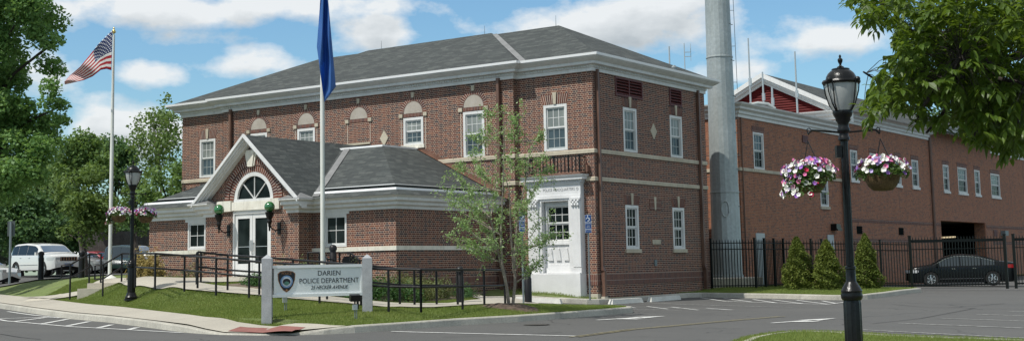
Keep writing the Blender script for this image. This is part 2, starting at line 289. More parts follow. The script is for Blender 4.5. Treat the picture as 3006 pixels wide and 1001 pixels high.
# ------------------------------------------------------------------ mesh helpers
class MB:
    def __init__(s): s.v = []; s.f = []
    def add(s, vs, fs):
        o = len(s.v); s.v += [tuple(v) for v in vs]; s.f += [tuple(o+i for i in f) for f in fs]; return s
    def box(s, x0, x1, y0, y1, z0, z1):
        x0, x1 = sorted((x0, x1)); y0, y1 = sorted((y0, y1)); z0, z1 = sorted((z0, z1))
        return s.add([(x0, y0, z0), (x1, y0, z0), (x1, y1, z0), (x0, y1, z0), (x0, y0, z1), (x1, y0, z1), (x1, y1, z1), (x0, y1, z1)],
                     [(3, 2, 1, 0), (4, 5, 6, 7), (0, 1, 5, 4), (1, 2, 6, 5), (2, 3, 7, 6), (3, 0, 4, 7)])
    def obox(s, c, ax, hx, ay, hy, az, hz):
        c, ax, ay, az = map(Vector, (c, ax, ay, az)); vs = []
        for k in (-1, 1):
            for (i, j) in ((-1, -1), (1, -1), (1, 1), (-1, 1)): vs.append(c+ax*hx*i+ay*hy*j+az*hz*k)
        return s.add(vs, [(3, 2, 1, 0), (4, 5, 6, 7), (0, 1, 5, 4), (1, 2, 6, 5), (2, 3, 7, 6), (3, 0, 4, 7)])
    def beam(s, a, b, w, h=None):
        a, b = Vector(a), Vector(b); d = (b-a); L = d.length; d.normalize()
        up = Vector((0, 0, 1)) if abs(d.z) < .95 else Vector((0, 1, 0)); r = d.cross(up).normalized(); u = r.cross(d)
        return s.obox((a+b)/2, r, w/2, d, L/2, u, (h or w)/2)
    def tube(s, a, b, r0, r1=None, n=8, cap=True):
        r1 = r0 if r1 is None else r1; a, b = Vector(a), Vector(b); d = (b-a).normalized()
        up = Vector((0, 0, 1)) if abs(d.z) < .95 else Vector((0, 1, 0)); x = d.cross(up).normalized(); y = d.cross(x)
        vs = [p+(x*math.cos(2*math.pi*i/n)+y*math.sin(2*math.pi*i/n))*r for p, r in ((a, r0), (b, r1)) for i in range(n)]
        fs = [(i, i+n, (i+1) % n+n, (i+1) % n) for i in range(n)]
        if cap: fs += [tuple(range(n)), tuple(range(2*n-1, n-1, -1))]
        return s.add(vs, fs)
    def path(s, pts, r, n=8, rs=None):
        pts = [Vector(p) for p in pts]; m = len(pts); vs = []; fs = []
        for k, p in enumerate(pts):
            d = (pts[min(k+1, m-1)]-pts[max(k-1, 0)]).normalized()
            up = Vector((0, 0, 1)) if abs(d.z) < .93 else Vector((0, 1, 0)); x = d.cross(up).normalized(); y = d.cross(x)
            rr = rs[k] if rs else r
            vs += [p+(x*math.cos(2*math.pi*i/n)+y*math.sin(2*math.pi*i/n))*rr for i in range(n)]
        for k in range(m-1):
            for i in range(n): fs.append((k*n+i, (k+1)*n+i, (k+1)*n+(i+1) % n, k*n+(i+1) % n))
        fs += [tuple(range(n)), tuple(range(m*n-1, (m-1)*n-1, -1))]
        return s.add(vs, fs)
    def lathe(s, c, prof, n=20, flute=0):
        c = Vector(c); vs = []; fs = []
        for (r, z) in prof:
            for i in range(n):
                rr = r*(1-(flute if i % 2 else 0)); vs.append((c.x+rr*math.cos(2*math.pi*i/n), c.y+rr*math.sin(2*math.pi*i/n), c.z+z))
        m = len(prof)
        for k in range(m-1):
            for i in range(n): fs.append((k*n+i, k*n+(i+1) % n, (k+1)*n+(i+1) % n, (k+1)*n+i))
        fs += [tuple(range(n-1, -1, -1)), tuple(range((m-1)*n, m*n))]
        return s.add(vs, fs)
    def sphere(s, c, r, n=14, m=9, sz=1):
        prof = [(max(1e-4, r*math.sin(math.pi*k/m)), -r*sz*math.cos(math.pi*k/m)) for k in range(m+1)]
        return s.lathe(c, prof, n)
    def sweep(s, path, prof, z=0):
        "profile (out, z) carried along a plan polyline, out = to the right of travel, mitred"
        P2 = [Vector((p[0], p[1])) for p in path]; m = len(P2); vs = []; k = len(prof)
        for i, p in enumerate(P2):
            ds = []
            if i > 0: ds.append((p-P2[i-1]).normalized())
            if i < m-1: ds.append((P2[i+1]-p).normalized())
            ns = [Vector((d.y, -d.x)) for d in ds]
            if len(ns) == 2: nn = (ns[0]+ns[1]); nn = nn/max(.2, (1+ns[0].dot(ns[1])))
            else: nn = ns[0]
            zz = z(p.x, p.y) if callable(z) else z
            vs += [(p.x+nn.x*o, p.y+nn.y*o, zz+h) for (o, h) in prof]
        fs = [(i*k+j, i*k+j+1, (i+1)*k+j+1, (i+1)*k+j) for i in range(m-1) for j in range(k-1)]
        fs += [tuple(range(k)), tuple(range(m*k-1, (m-1)*k-1, -1))]
        return s.add(vs, fs)
    def quad(s, *p): return s.add(p, [tuple(range(len(p)))])
    def prism(s, poly, fn, d0, d1):
        "poly in (u, z); fn(u, d, z) -> world"
        n = len(poly); vs = [fn(u, d0, z) for u, z in poly]+[fn(u, d1, z) for u, z in poly]
        return s.add(vs, [tuple(range(n)), tuple(range(2*n-1, n-1, -1))]+[(i, (i+1) % n, (i+1) % n+n, i+n) for i in range(n)])
    def build(s, name, m, parent=None, smooth=False, fix=True, world=True):
        me = bpy.data.meshes.new(name); vs = s.v
        if parent is not None and world:
            r = parent
            while r.parent: r = r.parent
            L = r.location; vs = [(a-L.x, b-L.y, c-L.z) for a, b, c in vs]
        me.from_pydata(vs, [], s.f)
        if fix:
            bm = bmesh.new(); bm.from_mesh(me); bmesh.ops.recalc_face_normals(bm, faces=bm.faces); bm.to_mesh(me); bm.free()
        if smooth:
            me.polygons.foreach_set('use_smooth', [True]*len(me.polygons))
            try: me.set_sharp_from_angle(angle=math.radians(40))
            except Exception: pass
        me.materials.append(MATS[m] if isinstance(m, str) else m)
        o = bpy.data.objects.new(name, me); COL.objects.link(o); o.parent = parent; return o
def thing(name, label, cat, loc=(0, 0, 0), rz=0, group=None):
    o = bpy.data.objects.new(name, None); COL.objects.link(o); o.location = loc; o.rotation_euler = (0, 0, rz); o.empty_display_size = .2
    o['label'] = label; o['category'] = cat
    if group: o['group'] = group
    return o
def tag(o, label, cat, group=None):
    o['label'] = label; o['category'] = cat
    if group: o['group'] = group
    return o
def dup(root, loc, rz=0, label=None, group=None, scale=None):
    r = root.copy(); COL.objects.link(r); r.location = loc; r.rotation_euler = (0, 0, rz)
    if label: r['label'] = label
    if group: r['group'] = group
    if scale: r.scale = scale
    def rec(a, b):
        for ch in list(a.children):
            c = ch.copy(); COL.objects.link(c); c.parent = b; rec(ch, c)
    rec(root, r); return r
def leafmesh(name, m, parent, pts, size, aspect=.6, up=.3, seed=0, jitter=.35, shape='diamond', world=True):
    "many small leaf faces at pts (N,3)"
    r = np.random.default_rng(seed); N = len(pts); pts = np.asarray(pts, float)
    nrm = r.normal(size=(N, 3)); nrm[:, 2] = np.abs(nrm[:, 2])+up; nrm /= np.linalg.norm(nrm, axis=1)[:, None]
    a = r.normal(size=(N, 3)); a -= (a*nrm).sum(1)[:, None]*nrm; a /= np.linalg.norm(a, axis=1)[:, None]; b = np.cross(nrm, a)
    L = size*(1+jitter*r.uniform(-1, 1, N))[:, None]*.5
    if shape == 'diamond':
        V = np.stack([pts-a*L, pts+b*L*aspect-a*L*.15, pts+a*L, pts-b*L*aspect-a*L*.15], 1).reshape(-1, 3); k = 4
    else:
        V = np.stack([pts-a*L, pts+b*L*aspect, pts+a*L], 1).reshape(-1, 3); k = 3
    if parent is not None and world:
        rt = parent
        while rt.parent: rt = rt.parent
        V = V-np.array(rt.location)
    me = bpy.data.meshes.new(name); me.vertices.add(len(V)); me.vertices.foreach_set('co', V.astype(np.float32).ravel())
    me.loops.add(N*k); me.loops.foreach_set('vertex_index', np.arange(N*k, dtype=np.int32))
    me.polygons.add(N); me.polygons.foreach_set('loop_start', np.arange(0, N*k, k, dtype=np.int32)); me.polygons.foreach_set('loop_total', np.full(N, k, dtype=np.int32))
    me.update(); me.validate(); me.materials.append(MATS[m]); o = bpy.data.objects.new(name, me); COL.objects.link(o); o.parent = parent; return o
# ------------------------------------------------------------------ terrain
AC = [(-30,-6,.62),(-14,-12,.38),(-7,-14.5,.28),(3.2,-17.5,.10),(.5,-.5,.28),(.4,8,.36),(6,9,.30),(5,20,.25),(3,28,.2),(3,45,.2),(15,-8,.05),(12,-12,.03),(16,5,.1),(16,20,.1),(23,-38,0),(8,-40,-.05),(-30,-25,.3),(40,-10,0),(40,40,0),(-15,-22,.25),(-10,-40,0),(50,-50,0),(20,60,.2),(-2.5,-1.5,.46),(-1,-3.8,.40)]
GC = [(-45.0,2.2,0.89),(-30.0,-4.8,0.79),(-18.7,-9.79,0.62),(-9.49,-13.74,0.47),(-3.56,-15.84,0.37),(-0.51,-16.85,0.24),(1.21,-16.74,0.17),(2.68,-15.41,0.28),(3.39,-12.14,0.32),(4.2,-8.25,0.34),(3.52,-3.35,0.36),(4.24,-4.63,0.35),(3.77,-4.43,0.36),(2.97,-4.88,0.39),(1.33,-5.45,0.45),(-2.6,-1.15,0.58),(-0.56,-1.17,0.5),(0.18,-0.47,0.45),(0.36,2.02,0.45),(0.56,4.7,0.48),(0.54,5.9,0.49),(3.53,5.77,0.43),(6.49,5.21,0.39),(6.97,5.8,0.39),(7.12,7.92,0.42),(6.68,12.73,0.44),
(-10.55,-10.58,1.3),(-8.46,-11.57,1.2),(-8.13,-10.72,1.15),(-5.84,-11.56,1.01),(-4.25,-11.8,0.92),(-1.32,-12.08,0.74),(-0.03,-12.02,0.64),(0.96,-11.95,0.58),(1.83,-11.71,0.56),(1.91,-10.06,0.55),(1.73,-8.83,0.54),(1.5,-7.52,0.53),(-10.84,-7.71,1.26),(-7.42,-9.61,1.12),(-5.54,-10.14,1.03),(-0.03,-10.3,0.61),(0.43,-10.23,0.6),(0.54,-9.41,0.57),(0.77,-8.76,0.54),(0.04,-15.38,0.42),(1.36,-13.25,0.54),(-9.41,-11.67,0.78),(-13.66,-9.07,1.42),(-20.5,-5.8,1.42),(-17.81,-6.6,1.42),(-40.29,5.57,1.45),(-36.76,5.56,1.45),(2.84,-9.16,0.51),(-2.18,-15.32,0.42),(-5.43,-14.28,0.55),(-9.56,-12.86,0.66),(-12.76,-12.04,0.83),(-16.75,-11.14,0.90),
(-9.65,-6.6,1.38),(-12.0,-6.6,1.38),(-15.6,-5.8,1.38),(-3.9,-5.8,0.8),(-7.0,-6.0,1.2),(-1.4,-0.5,0.67),(-2.8,-0.4,0.75),(0.0,0.0,0.47),(0.0,6.0,0.47),(0.0,8.4,0.58),(5.0,9.0,0.48),(6.0,13.3,0.42),(-0.5,13.0,0.6),(-0.5,40.0,0.3),(-30.0,20.0,1.46),(-30.0,60.0,1.5),(-60.0,0.0,1.5),(-60.0,60.0,1.5),(-22.0,2.0,1.44),(-10.0,40.0,1.0),(-1.5,-7.5,0.66),(-2.2,-9,0.74),(0.9,-6.3,0.5),(-1,-3,0.55),(-3,-3,0.74),(-6,-7.5,1.1),(-26,-3,1.40),(3,-6.5,0.42),]
def tps(C, lam, lo, hi):
    C = np.array(C, float); n = len(C); X = C[:, :2]/10
    d = np.linalg.norm(X[:, None]-X[None], axis=2); K = d*d*np.log(d+1e-9)+lam*np.eye(n)
    Pm = np.c_[np.ones(n), X]; L = np.zeros((n+3, n+3)); L[:n, :n] = K; L[:n, n:] = Pm; L[n:, :n] = Pm.T
    w = np.linalg.solve(L, np.r_[C[:, 2], 0, 0, 0]); zmin, zmax = C[:, 2].min()-.1, C[:, 2].max()+.1
    def f(x, y):
        q = np.stack([np.clip(np.asarray(x, float), lo[0], hi[0]), np.clip(np.asarray(y, float), lo[1], hi[1])], -1)/10
        sh = q.shape[:-1]; q = q.reshape(-1, 2); d = np.linalg.norm(q[:, None]-X[None], axis=2)
        z = np.clip((d*d*np.log(d+1e-9))@w[:n]+w[n]+q@w[n+1:], zmin, zmax)
        return z.reshape(sh) if sh else float(z[0])
    return f
A = tps(AC, .003, (-34, -44), (45, 62))
KH = [((-45,2.2),.15),((-36,-2),.15),((-30,-4.8),.15),((-24,-7.4),.15),((-18.7,-9.79),.15),((-16.2,-10.9),.15),((-13.65,-11.95),.15),((-11.6,-12.85),.15),((-9.49,-13.74),.15),((-6.79,-14.59),.15),((-5.1,-15.2),.15),((-3.56,-15.84),.15),((-1.31,-16.72),.13),((-.51,-16.92),.07),((.2,-17.0),.02),((1.21,-16.8),.02),((1.88,-16.42),.04),((2.74,-15.3),.15),((3.05,-14.02),.15),((3.39,-12.14),.15),((3.9,-10.39),.15),((4.2,-8.25),.15),((4.22,-5.2),.15),((3.6,-4.6),.15),((2.97,-4.88),.15),((1.33,-5.45),.12)]
GC += [(*at(x, y, d).xy, at(x, y, d).z) for x, y, d in ((215, 862, 45.2), (150, 866, 46), (305, 847, 44.0), (262, 829, 46.6), (330, 826, 46.0), (120, 840, 49.5), (60, 843, 51))]
GC = [g for g in GC if all((g[0]-k[0][0])**2+(g[1]-k[0][1])**2 > .55 for k in KH) and g[:2] != (-16.75,-11.14)]+[(k[0][0], k[0][1], A(*k[0])+k[1]) for k in KH]
G = tps(GC, .004, (-60, -20), (9, 58))
STP = at(227, 862, 45.0); _ru = Vector((RX.x, RX.y)).normalized(); _fu = Vector((FW.x, FW.y)).normalized()
_G0 = G; _KL = np.array([k[0] for k in KH])
def kdist(x, y):
    x = np.asarray(x, float); y = np.asarray(y, float); d = np.full(x.shape, 1e9)
    for a, b in zip(_KL[:-1], _KL[1:]):
        ab = b-a; t_ = np.clip(((x-a[0])*ab[0]+(y-a[1])*ab[1])/(ab@ab), 0, 1); d = np.minimum(d, np.hypot(x-a[0]-t_*ab[0], y-a[1]-t_*ab[1]))
    return d
def G(x, y):
    sc_ = np.isscalar(x) or np.ndim(x) == 0; x1, y1 = np.atleast_1d(np.asarray(x, float)), np.atleast_1d(np.asarray(y, float))
    g = _G0(x1, y1); d = kdist(x1, y1); hk = np.where((x1 > -1.0) & (x1 < 2.1) & (y1 < -15.5), .03, .15); hk = np.clip(.02+.13*np.clip(np.abs((x1-.75)/1.6)-.3, 0, 1), .02, .15)*(y1 < -15.3)+.15*(y1 >= -15.3)
    k = A(x1, y1)+hk+np.where(x1 < 1.2, .07, .05)*d
    left = x1 < 1.0; a, b = np.where(left, 1.3, .1), np.where(left, 3.3, .8); w = np.clip((d-a)/(b-a), 0, 1); w = w*w*(3-2*w)
    z = k*(1-w)+g*w
    u, v = (x1-STP.x)*_ru[0]+(y1-STP.y)*_ru[1], (x1-STP.x)*_fu[0]+(y1-STP.y)*_fu[1]
    z = np.where((v > -3.0) & (v < 1.5) & (u > -3) & (u < 4), np.minimum(z, STP.z+.28*np.maximum(0, u-.35)+.25*np.maximum(0, -.1-u)), z)
    return float(z[0]) if sc_ else z
def gpx(x, y, F=None, h=0.0):
    "plan position where the sight line through photograph pixel x, y meets the ground"
    F = F or G; d = RX*((x-PX0)/F_PX)+DN*((y-PY0)/F_PX)+FW; ts = np.linspace(15, 120, 2200); X = CAMP.x+ts*d.x; Y = CAMP.y+ts*d.y; Z = CAMP.z+ts*d.z
    i = int(np.argmax(Z < F(X, Y)+h)); return (float(X[i]), float(Y[i]))
def gdep(x, y):
    p = gpx(x, y); return (Vector((p[0], p[1], G(*p)))-CAMP).dot(FW)
def region(name, poly, zf, step, off=0, holes=(), extra=None):
    poly = [Vector(p) for p in poly]; V = list(poly); E = [(i, (i+1) % len(poly)) for i in range(len(poly))]
    # subdivide edges
    V = []; 
    for i, p in enumerate(poly):
        q = poly[(i+1) % len(poly)]; k = max(1, int((q-p).length/step))
        V += [p.lerp(q, j/k) for j in range(k)]
    n = len(V); E = [(i, (i+1) % n) for i in range(n)]; faces = [list(range(n))]
    xs = [p.x for p in poly]; ys = [p.y for p in poly]
    x0, x1, y0, y1 = (min(xs), max(xs), min(ys), max(ys)) if extra is None else extra
    gx = np.arange(x0+step/2, x1, step); gy = np.arange(y0+step/2, y1, step)
    for a in gx:
        for b in gy: V.append(Vector((a+random.uniform(-.1, .1)*step, b+random.uniform(-.1, .1)*step)))
    vo, eo, fo, *_ = delaunay_2d_cdt(V, E, faces, 1, 1e-4)
    co = np.array([(v.x, v.y) for v in vo]); z = zf(co[:, 0], co[:, 1])+off
    mb = MB(); mb.v = [(float(a), float(b), float(c)) for (a, b), c in zip(co, z)]
    mb.f = []
    for f in fo:
        a, b, c = (vo[i] for i in f[:3]); mb.f.append(tuple(f) if (b-a).cross(c-a) > 0 else tuple(reversed(f)))
    return mb
def struct(name, mb, m, smooth=True):
    o = mb.build(name, m, None, smooth=False, fix=False); o['kind'] = 'structure'
    if smooth: o.data.polygons.foreach_set('use_smooth', [True]*len(o.data.polygons))
    return o
struct('parking_lot', region('a', [(-300, -260), (300, -260), (300, 400), (-300, 400)], A, 1.0, extra=(-34, 45, -44, 62)), 'asphalt')
K1 = [(-60, 9.2), (-45, 2.2), (-30, -4.8), (-18.7, -9.79), (-13.65, -11.95), (-9.49, -13.74), (-6.79, -14.59), (-3.56, -15.84), (-1.31, -16.72), (-.51, -16.92), (.2, -17.0), (1.21, -16.8), (1.88, -16.42), (2.40, -15.95), (2.74, -15.3), (3.05, -14.02), (3.39, -12.14), (3.9, -10.39), (4.2, -8.25), (4.28, -6.3), (4.22, -5.2), (4.0, -4.75), (3.6, -4.6), (2.97, -4.88), (1.33, -5.45)]
K2 = [(-2.6, -1.15), (-.56, -1.05), (.02, -.72), (.24, -.35), (.36, 2.02), (.5, 4.7), (.56, 5.5), (.9, 5.85), (3.53, 5.77), (6.1, 5.2), (6.75, 5.35), (7.05, 6.0), (7.12, 7.92), (6.9, 10.5), (6.68, 12.9)]
site = K1+[(-.2, -4.95), (-1.7, -4.2), (-2.7, -3.2)]+K2+[(5.5, 16), (-.3, 16.5), (-.3, 120), (-280, 300), (-290, 100)]
lawn = struct('lawn', region('l', site, G, .4, -.022, extra=(-34, 9, -18, 18)), 'grass')
def kerb(name, line, hts, cl=.15):
    mb = MB(); m = len(line); P2 = [Vector(p) for p in line]; vs = []
    for i, p in enumerate(P2):
        ds = [(P2[j+1]-P2[j]).normalized() for j in (i-1, i) if 0 <= j < m-1]; nn = sum((Vector((d.y, -d.x)) for d in ds), Vector((0, 0))).normalized()
        a = A(p.x, p.y); h = hts[i] if hts else .15
        o1 = p+nn*.05; o2 = p+nn*.02; o3 = p-nn*.14
        vs += [(o1.x, o1.y, a-.05), (o2.x, o2.y, a+h-.015), (o2.x-nn.x*.02, o2.y-nn.y*.02, a+h+.012), (o3.x, o3.y, a+h+.018), (o3.x, o3.y, a-.1)]
    fs = [(i*5+j, i*5+j+1, (i+1)*5+j+1, (i+1)*5+j) for i in range(m-1) for j in range(4)]+[(0, 1, 2, 3, 4), tuple(range(5*m-1, 5*m-6, -1))]
    return mb.add(vs, fs)
def dens(line, hts=None, st=.4):
    L = []; H = []
    for i in range(len(line)-1):
        a, b = Vector(line[i]), Vector(line[i+1]); k = max(1, int((b-a).length/st))
        for j in range(k): L.append(tuple(a.lerp(b, j/k))); H.append(.15 if not hts else hts[i]+(hts[i+1]-hts[i])*j/k)
    L.append(line[-1]); H.append(.15 if not hts else hts[-1]); return L, H
h1 = [.15]*len(K1); 
for i, h in {8: .13, 9: .07, 10: .02, 11: .02, 12: .03, 13: .10}.items(): h1[i] = h
L1, H1 = dens(K1, h1); struct('street_kerb', kerb('k', L1, H1), 'kerb_concrete', False)
L2, H2 = dens(K2); struct('building_kerb', kerb('k', L2, H2), 'kerb_concrete', False)
def ribbon(outer, inner):
    return outer+inner[::-1]
SW_IN = [(-60, 10.7), (-45, 3.75), (-30, -3.3), (-25.25, -5.4), (-20.6, -7.4), (-16.97, -9.0), (-11.42, -11.45), (-6.47, -13.4), (-3.67, -14.55), (-2.39, -15.13), (-.59, -15.72), (.6, -15.75), (1.8, -15.45), (2.5, -15.3)]
def off(line, d):
    P2 = [Vector(p) for p in line]; o = []
    for i, p in enumerate(P2):
        ds = [(P2[j+1]-P2[j]).normalized() for j in (i-1, i) if 0 <= j < len(P2)-1]; nn = sum((Vector((q.y, -q.x)) for q in ds), Vector((0, 0))).normalized(); o.append(tuple(p-nn*d))
    return o
swp = off(K1[:15], .10)
struct('sidewalk', region('s', ribbon(swp, SW_IN), G, .3, .026), 'pavement')
red = [(.42, -16.72), (1.62, -16.42), (1.75, -15.98), (.72, -16.22)]
struct('ramp_paver', region('r', [gpx(705, 962), gpx(897, 964), gpx(857, 977), gpx(668, 976)], G, .2, .036), 'red_paver')
W_OUT = [(-15.9, -8.1), (-12.9, -9.2), (-10.9, -10.3), (-9.6, -10.65), (-7.2, -11.5), (-5.75, -11.7), (-4.25, -11.86), (-1.32, -12.14), (.96, -12.03), (1.7, -11.85), (1.98, -11.4), (1.98, -10.06), (1.85, -8.7), (1.9, -6.6), (1.33, -5.5)]
W_IN = [(-16.2, -7.2), (-12.7, -7.9), (-12.1, -7.2), (-11.6, -6.5), (-8.0, -6.5), (-8.05, -8.0), (-8.9, -9.5), (-7.4, -9.9), (-5.5, -10.25), (-1.5, -10.6), (-.1, -10.4), (.3, -9.9), (.4, -8.7), (.0, -6.6), (-2.2, -4.6), (-1.9, -4.0), (-.2, -4.9)]
struct('walkway', region('w', W_OUT+W_IN[::-1], G, .3, .045), 'pavement')
struct('path', region('p', [gpx(60, 875), gpx(150, 881), gpx(262, 863), gpx(222, 860)], G, .25, .06), 'pavement')
struct('planting_bed', region('b', [(-8.0, -9.2), (-7.8, -6.6), (-4.1, -6.2), (-3.6, -5.7), (-3.6, -1.3), (-2.6, -3.0), (-.9, -6.3), (-.4, -9.6), (-1.5, -10.4), (-5.4, -10.1), (-7.2, -9.75)], G, .35, .015), 'bed_soil')
struct('upper_parking', region('u', [(-24, -3.5), (-23, 45), (-90, 45), (-90, 12), (-40, 1.5), (-31, -1.6)], G, 1.2, .03), 'asphalt')
struct('pad', region('pd', [tuple(at(x, y, d).xy) for x, y, d in ((65, 822, 47), (180, 825, 46.5), (181, 819, 48), (100, 818, 49))], G, .5, .03), 'concrete')
# mulch ring under the young tree
tb = at(1497, 900, 35.5)
mr = MB(); vs = [(tb.x, tb.y, G(tb.x, tb.y)+.09)]; n = 28
for k, (rr, hh) in enumerate(((.35, .075), (.6, .045), (.8, .0))):
    for i in range(n):
        a = 2*math.pi*i/n; q = rr*(1+.1*math.sin(3*a+k))*(1.0); x, y = tb.x+q*1.05*math.cos(a), tb.y+q*math.sin(a); vs.append((x, y, G(x, y)+hh+random.uniform(-.015, .02)))
fs = [(0, 1+i, 1+(i+1) % n) for i in range(n)]+[(1+k*n+i, 1+(k+1)*n+i, 1+(k+1)*n+(i+1) % n, 1+k*n+(i+1) % n) for k in range(2) for i in range(n)]
mr.add(vs, fs); struct('mulch_mound', mr, 'mulch')
# near grass island beside the near lamp
NI = [(15.2, -22.5)]+[(lambda q: q)(gpx(x, y, A, .15)) for x, y in ((2120, 1030), (2176, 1002), (2210, 988), (2258, 978.5), (2310, 972.5), (2365, 970), (2440, 972), (2532, 977), (2607, 982), (3006, 996))]+[(22, -14.6), (23, -22)]
struct('grass_island', region('n', NI, A, .5, .13), 'grass')
LN, HN = dens(NI+[NI[0]]); LN = LN[::-1]; struct('island_kerb', kerb('k', LN, [.14]*len(LN)), 'kerb_concrete', False)
# ------------------------------------------------------------------ painted markings (sheets on the asphalt)
def line_mb(mb, pts, w, o=.012):
    for a, b in zip(pts[:-1], pts[1:]):
        a, b = Vector(a), Vector(b); d = (b-a); L = d.length; d.normalize(); nn = Vector((-d.y, d.x))*w/2; k = max(1, int(L/.5))
        for i in range(k):
            p, q = a+d*L*i/k, a+d*L*(i+1)/k
            mb.add([(c.x, c.y, A(c.x, c.y)+o) for c in (p-nn, q-nn, q+nn, p+nn)], [(0, 1, 2, 3)])
def marks(name, lines, m, w=.1):
    mb = MB(); 
    for ln in lines: line_mb(mb, ln, w)
    struct(name, mb, m, False)
marks('road_marking', [[(-24, -9.0), (-10.64, -15.1), (-6.0, -16.35), (-1.14, -16.95)], [(-16, -11.35), (-12.6, -12.75), (-10.2, -13.6)]], 'line_white', .11)
marks('road_marking', [[(-12.2, -14.3), (-10.85, -13.37)], [(-10.04, -15.3), (-11.0, -13.45)], [(-8.14, -15.7), (-9.37, -13.95)], [(-6.53, -16.1), (-7.58, -14.6)], [(-4.89, -16.4), (-5.62, -15.4)], [(-3.41, -16.7), (-3.89, -16.0)]], 'line_white', .16)
marks('road_marking', [[(3.32, -14.66), (7.97, -14.12)]], 'line_white', .13)
marks('centre_line', [[(8.02, -14.45), (7.85, -11.7), (8.13, -9.75), (8.4, -7.2), (8.70, -5.08)], [(8.17, -14.35), (8.0, -11.7), (8.28, -9.75), (8.55, -7.2), (8.85, -5.08)]], 'line_yellow', .09)
hr = [[(1.18, 5.22), (3.07, 3.32)], [(2.14, 5.11), (4.03, 3.29)], [(3.4, 4.8), (5.14, 2.81)], [(4.18, 4.71), (6.14, 2.59)], [(5.07, 4.66), (7.09, 2.38)], [(6.09, 4.4), (7.17, 2.91)], [(3.07, 3.32), (4.03, 3.1), (5.14, 2.81), (7.09, 2.30), (7.15, 3.8)]]
marks('stall_marking', hr, 'line_white', .1)
marks('stall_marking', [[(.71, 1.38), (6.83, .17)], [(3.23, -1.37), (5.76, -2.15)], [(1.9, -3.4), (4.7, -3.0)]], 'line_worn', .09)
marks('stall_marking', [[(-1.1, -1.5), (.49, -2.6)], [(.3, -1.35), (1.69, -2.75)], [(1.23, -.9), (2.72, -2.3)], [(2.42, -1.0), (3.91, -2.4)], [(3.27, -.95), (5.04, -2.6)], [(4.6, -1.2), (5.9, -2.1)]], 'line_white', .1)
marks('stall_marking', [[(12.66, -7.32), (14.78, -8.18), (18, -9.5)], [(12.9, -4.87), (15.11, -5.72), (18, -6.9)], [(13.15, -2.61), (14.47, -3.15), (18, -4.5)], [(13.45, -.7), (14.3, -1.0), (18, -2.4)], [(12.77, -10.0), (16.66, -11.85), (20, -13.4)]], 'line_worn', .09)
marks('stall_marking', [[(3.2, 13.0), (6.0, 11.6)], [(4.2, 15.0), (7.5, 13.6)]], 'line_worn', .08)
def arrow(tail, head, flip=1):
    mb = MB(); a, b = Vector(tail), Vector(head); d = (b-a).normalized(); nn = Vector((-d.y, d.x)); L = (b-a).length
    def q(u, v): p = a+d*u+nn*v; return (p.x, p.y, A(p.x, p.y)+.013)
    mb.add([q(0, -.07), q(L*.6, -.09), q(L*.6, .09), q(0, .07)], [(0, 1, 2, 3)]); mb.add([q(L*.55, -.30), q(L, 0), q(L*.55, .30), q(L*.62, 0)], [(0, 1, 2, 3)])
    mb.add([q(L*.2, .07), q(L*.35, .5*flip), q(L*.48, .5*flip), q(L*.4, .07)], [(0, 1, 2, 3)])
    struct('arrow_marking', mb, 'line_white', False)
arrow((5.35, -8.9), (5.95, -6.3), -1); arrow((9.85, -8.2), (10.45, -5.55), -1)
mat('tar', (.03, .03, .031), .7); mat('cast_iron', (.05, .045, .04), .6)
marks('asphalt_crack', [[gpx(x, y, A) for x, y in q] for q in (((2620, 893), (2700, 900), (2790, 902), (2880, 897), (2950, 890)), ((2700, 860), (2850, 861), (3006, 861)), ((2425, 918), (2460, 918)), ((1990, 905), (2100, 903), (2230, 906)), ((0, 980), (60, 990), (120, 996)), ((1300, 990), (1500, 984), (1650, 975)), ((2560, 950), (2700, 935), (2860, 905)))], 'tar', .035)
mh = MB(); c = gpx(1575, 953, A); mh.add([(c[0], c[1], A(*c)+.014)]+[(c[0]+.33*math.cos(k/20*2*math.pi), c[1]+.33*math.sin(k/20*2*math.pi), A(*c)+.012) for k in range(20)], [(0, 1+k, 1+(k+1) % 20) for k in range(20)]); struct('manhole_cover', mh, 'cast_iron', False)
# ------------------------------------------------------------------ wall frames
def FY(Y): return lambda u, d, z: (u, Y-d, z)          # wall facing -Y, d outwards
def FX(X): return lambda u, d, z: (X+d, u, z)          # wall facing +X
def fbox(mb, fr, u0, u1, d0, d1, z0, z1):
    a = fr(u0, d0, z0); b = fr(u1, d1, z1); return mb.box(a[0], b[0], a[1], b[1], a[2], b[2])
def wallpoly(mb, fr, outer, holes=(), depth=.12, d=0):
    V = [Vector(p) for p in outer]; n = len(V); E = []; faces = [list(range(n))]
    for h in holes:
        o = len(V); V += [Vector(p) for p in h]; E += [(o+i, o+(i+1) % len(h)) for i in range(len(h))]
    vo, eo, fo, *_ = delaunay_2d_cdt(V, E, faces, 1, 1e-5)
    def inside(p, h):
        c = False
        for i in range(len(h)):
            a, b = h[i], h[i-1]
            if (a[1] > p[1]) != (b[1] > p[1]) and p[0] < (b[0]-a[0])*(p[1]-a[1])/(b[1]-a[1])+a[0]: c = not c
        return c
    fs = []
    for f in fo:
        c = sum((vo[i] for i in f), Vector((0, 0)))/len(f)
        if not any(inside(c, h) for h in holes): fs.append(tuple(f))
    mb.add([fr(v.x, d, v.y) for v in vo], fs)
    for h in holes:
        k = len(h)
        for i in range(k):
            a, b = h[i], h[(i+1) % k]; mb.add([fr(a[0], d, a[1]), fr(b[0], d, b[1]), fr(b[0], d-depth, b[1]), fr(a[0], d-depth, a[1])], [(0, 1, 2, 3)])
def rect(u0, u1, z0, z1): return [(u0, z0), (u1, z0), (u1, z1), (u0, z1)]
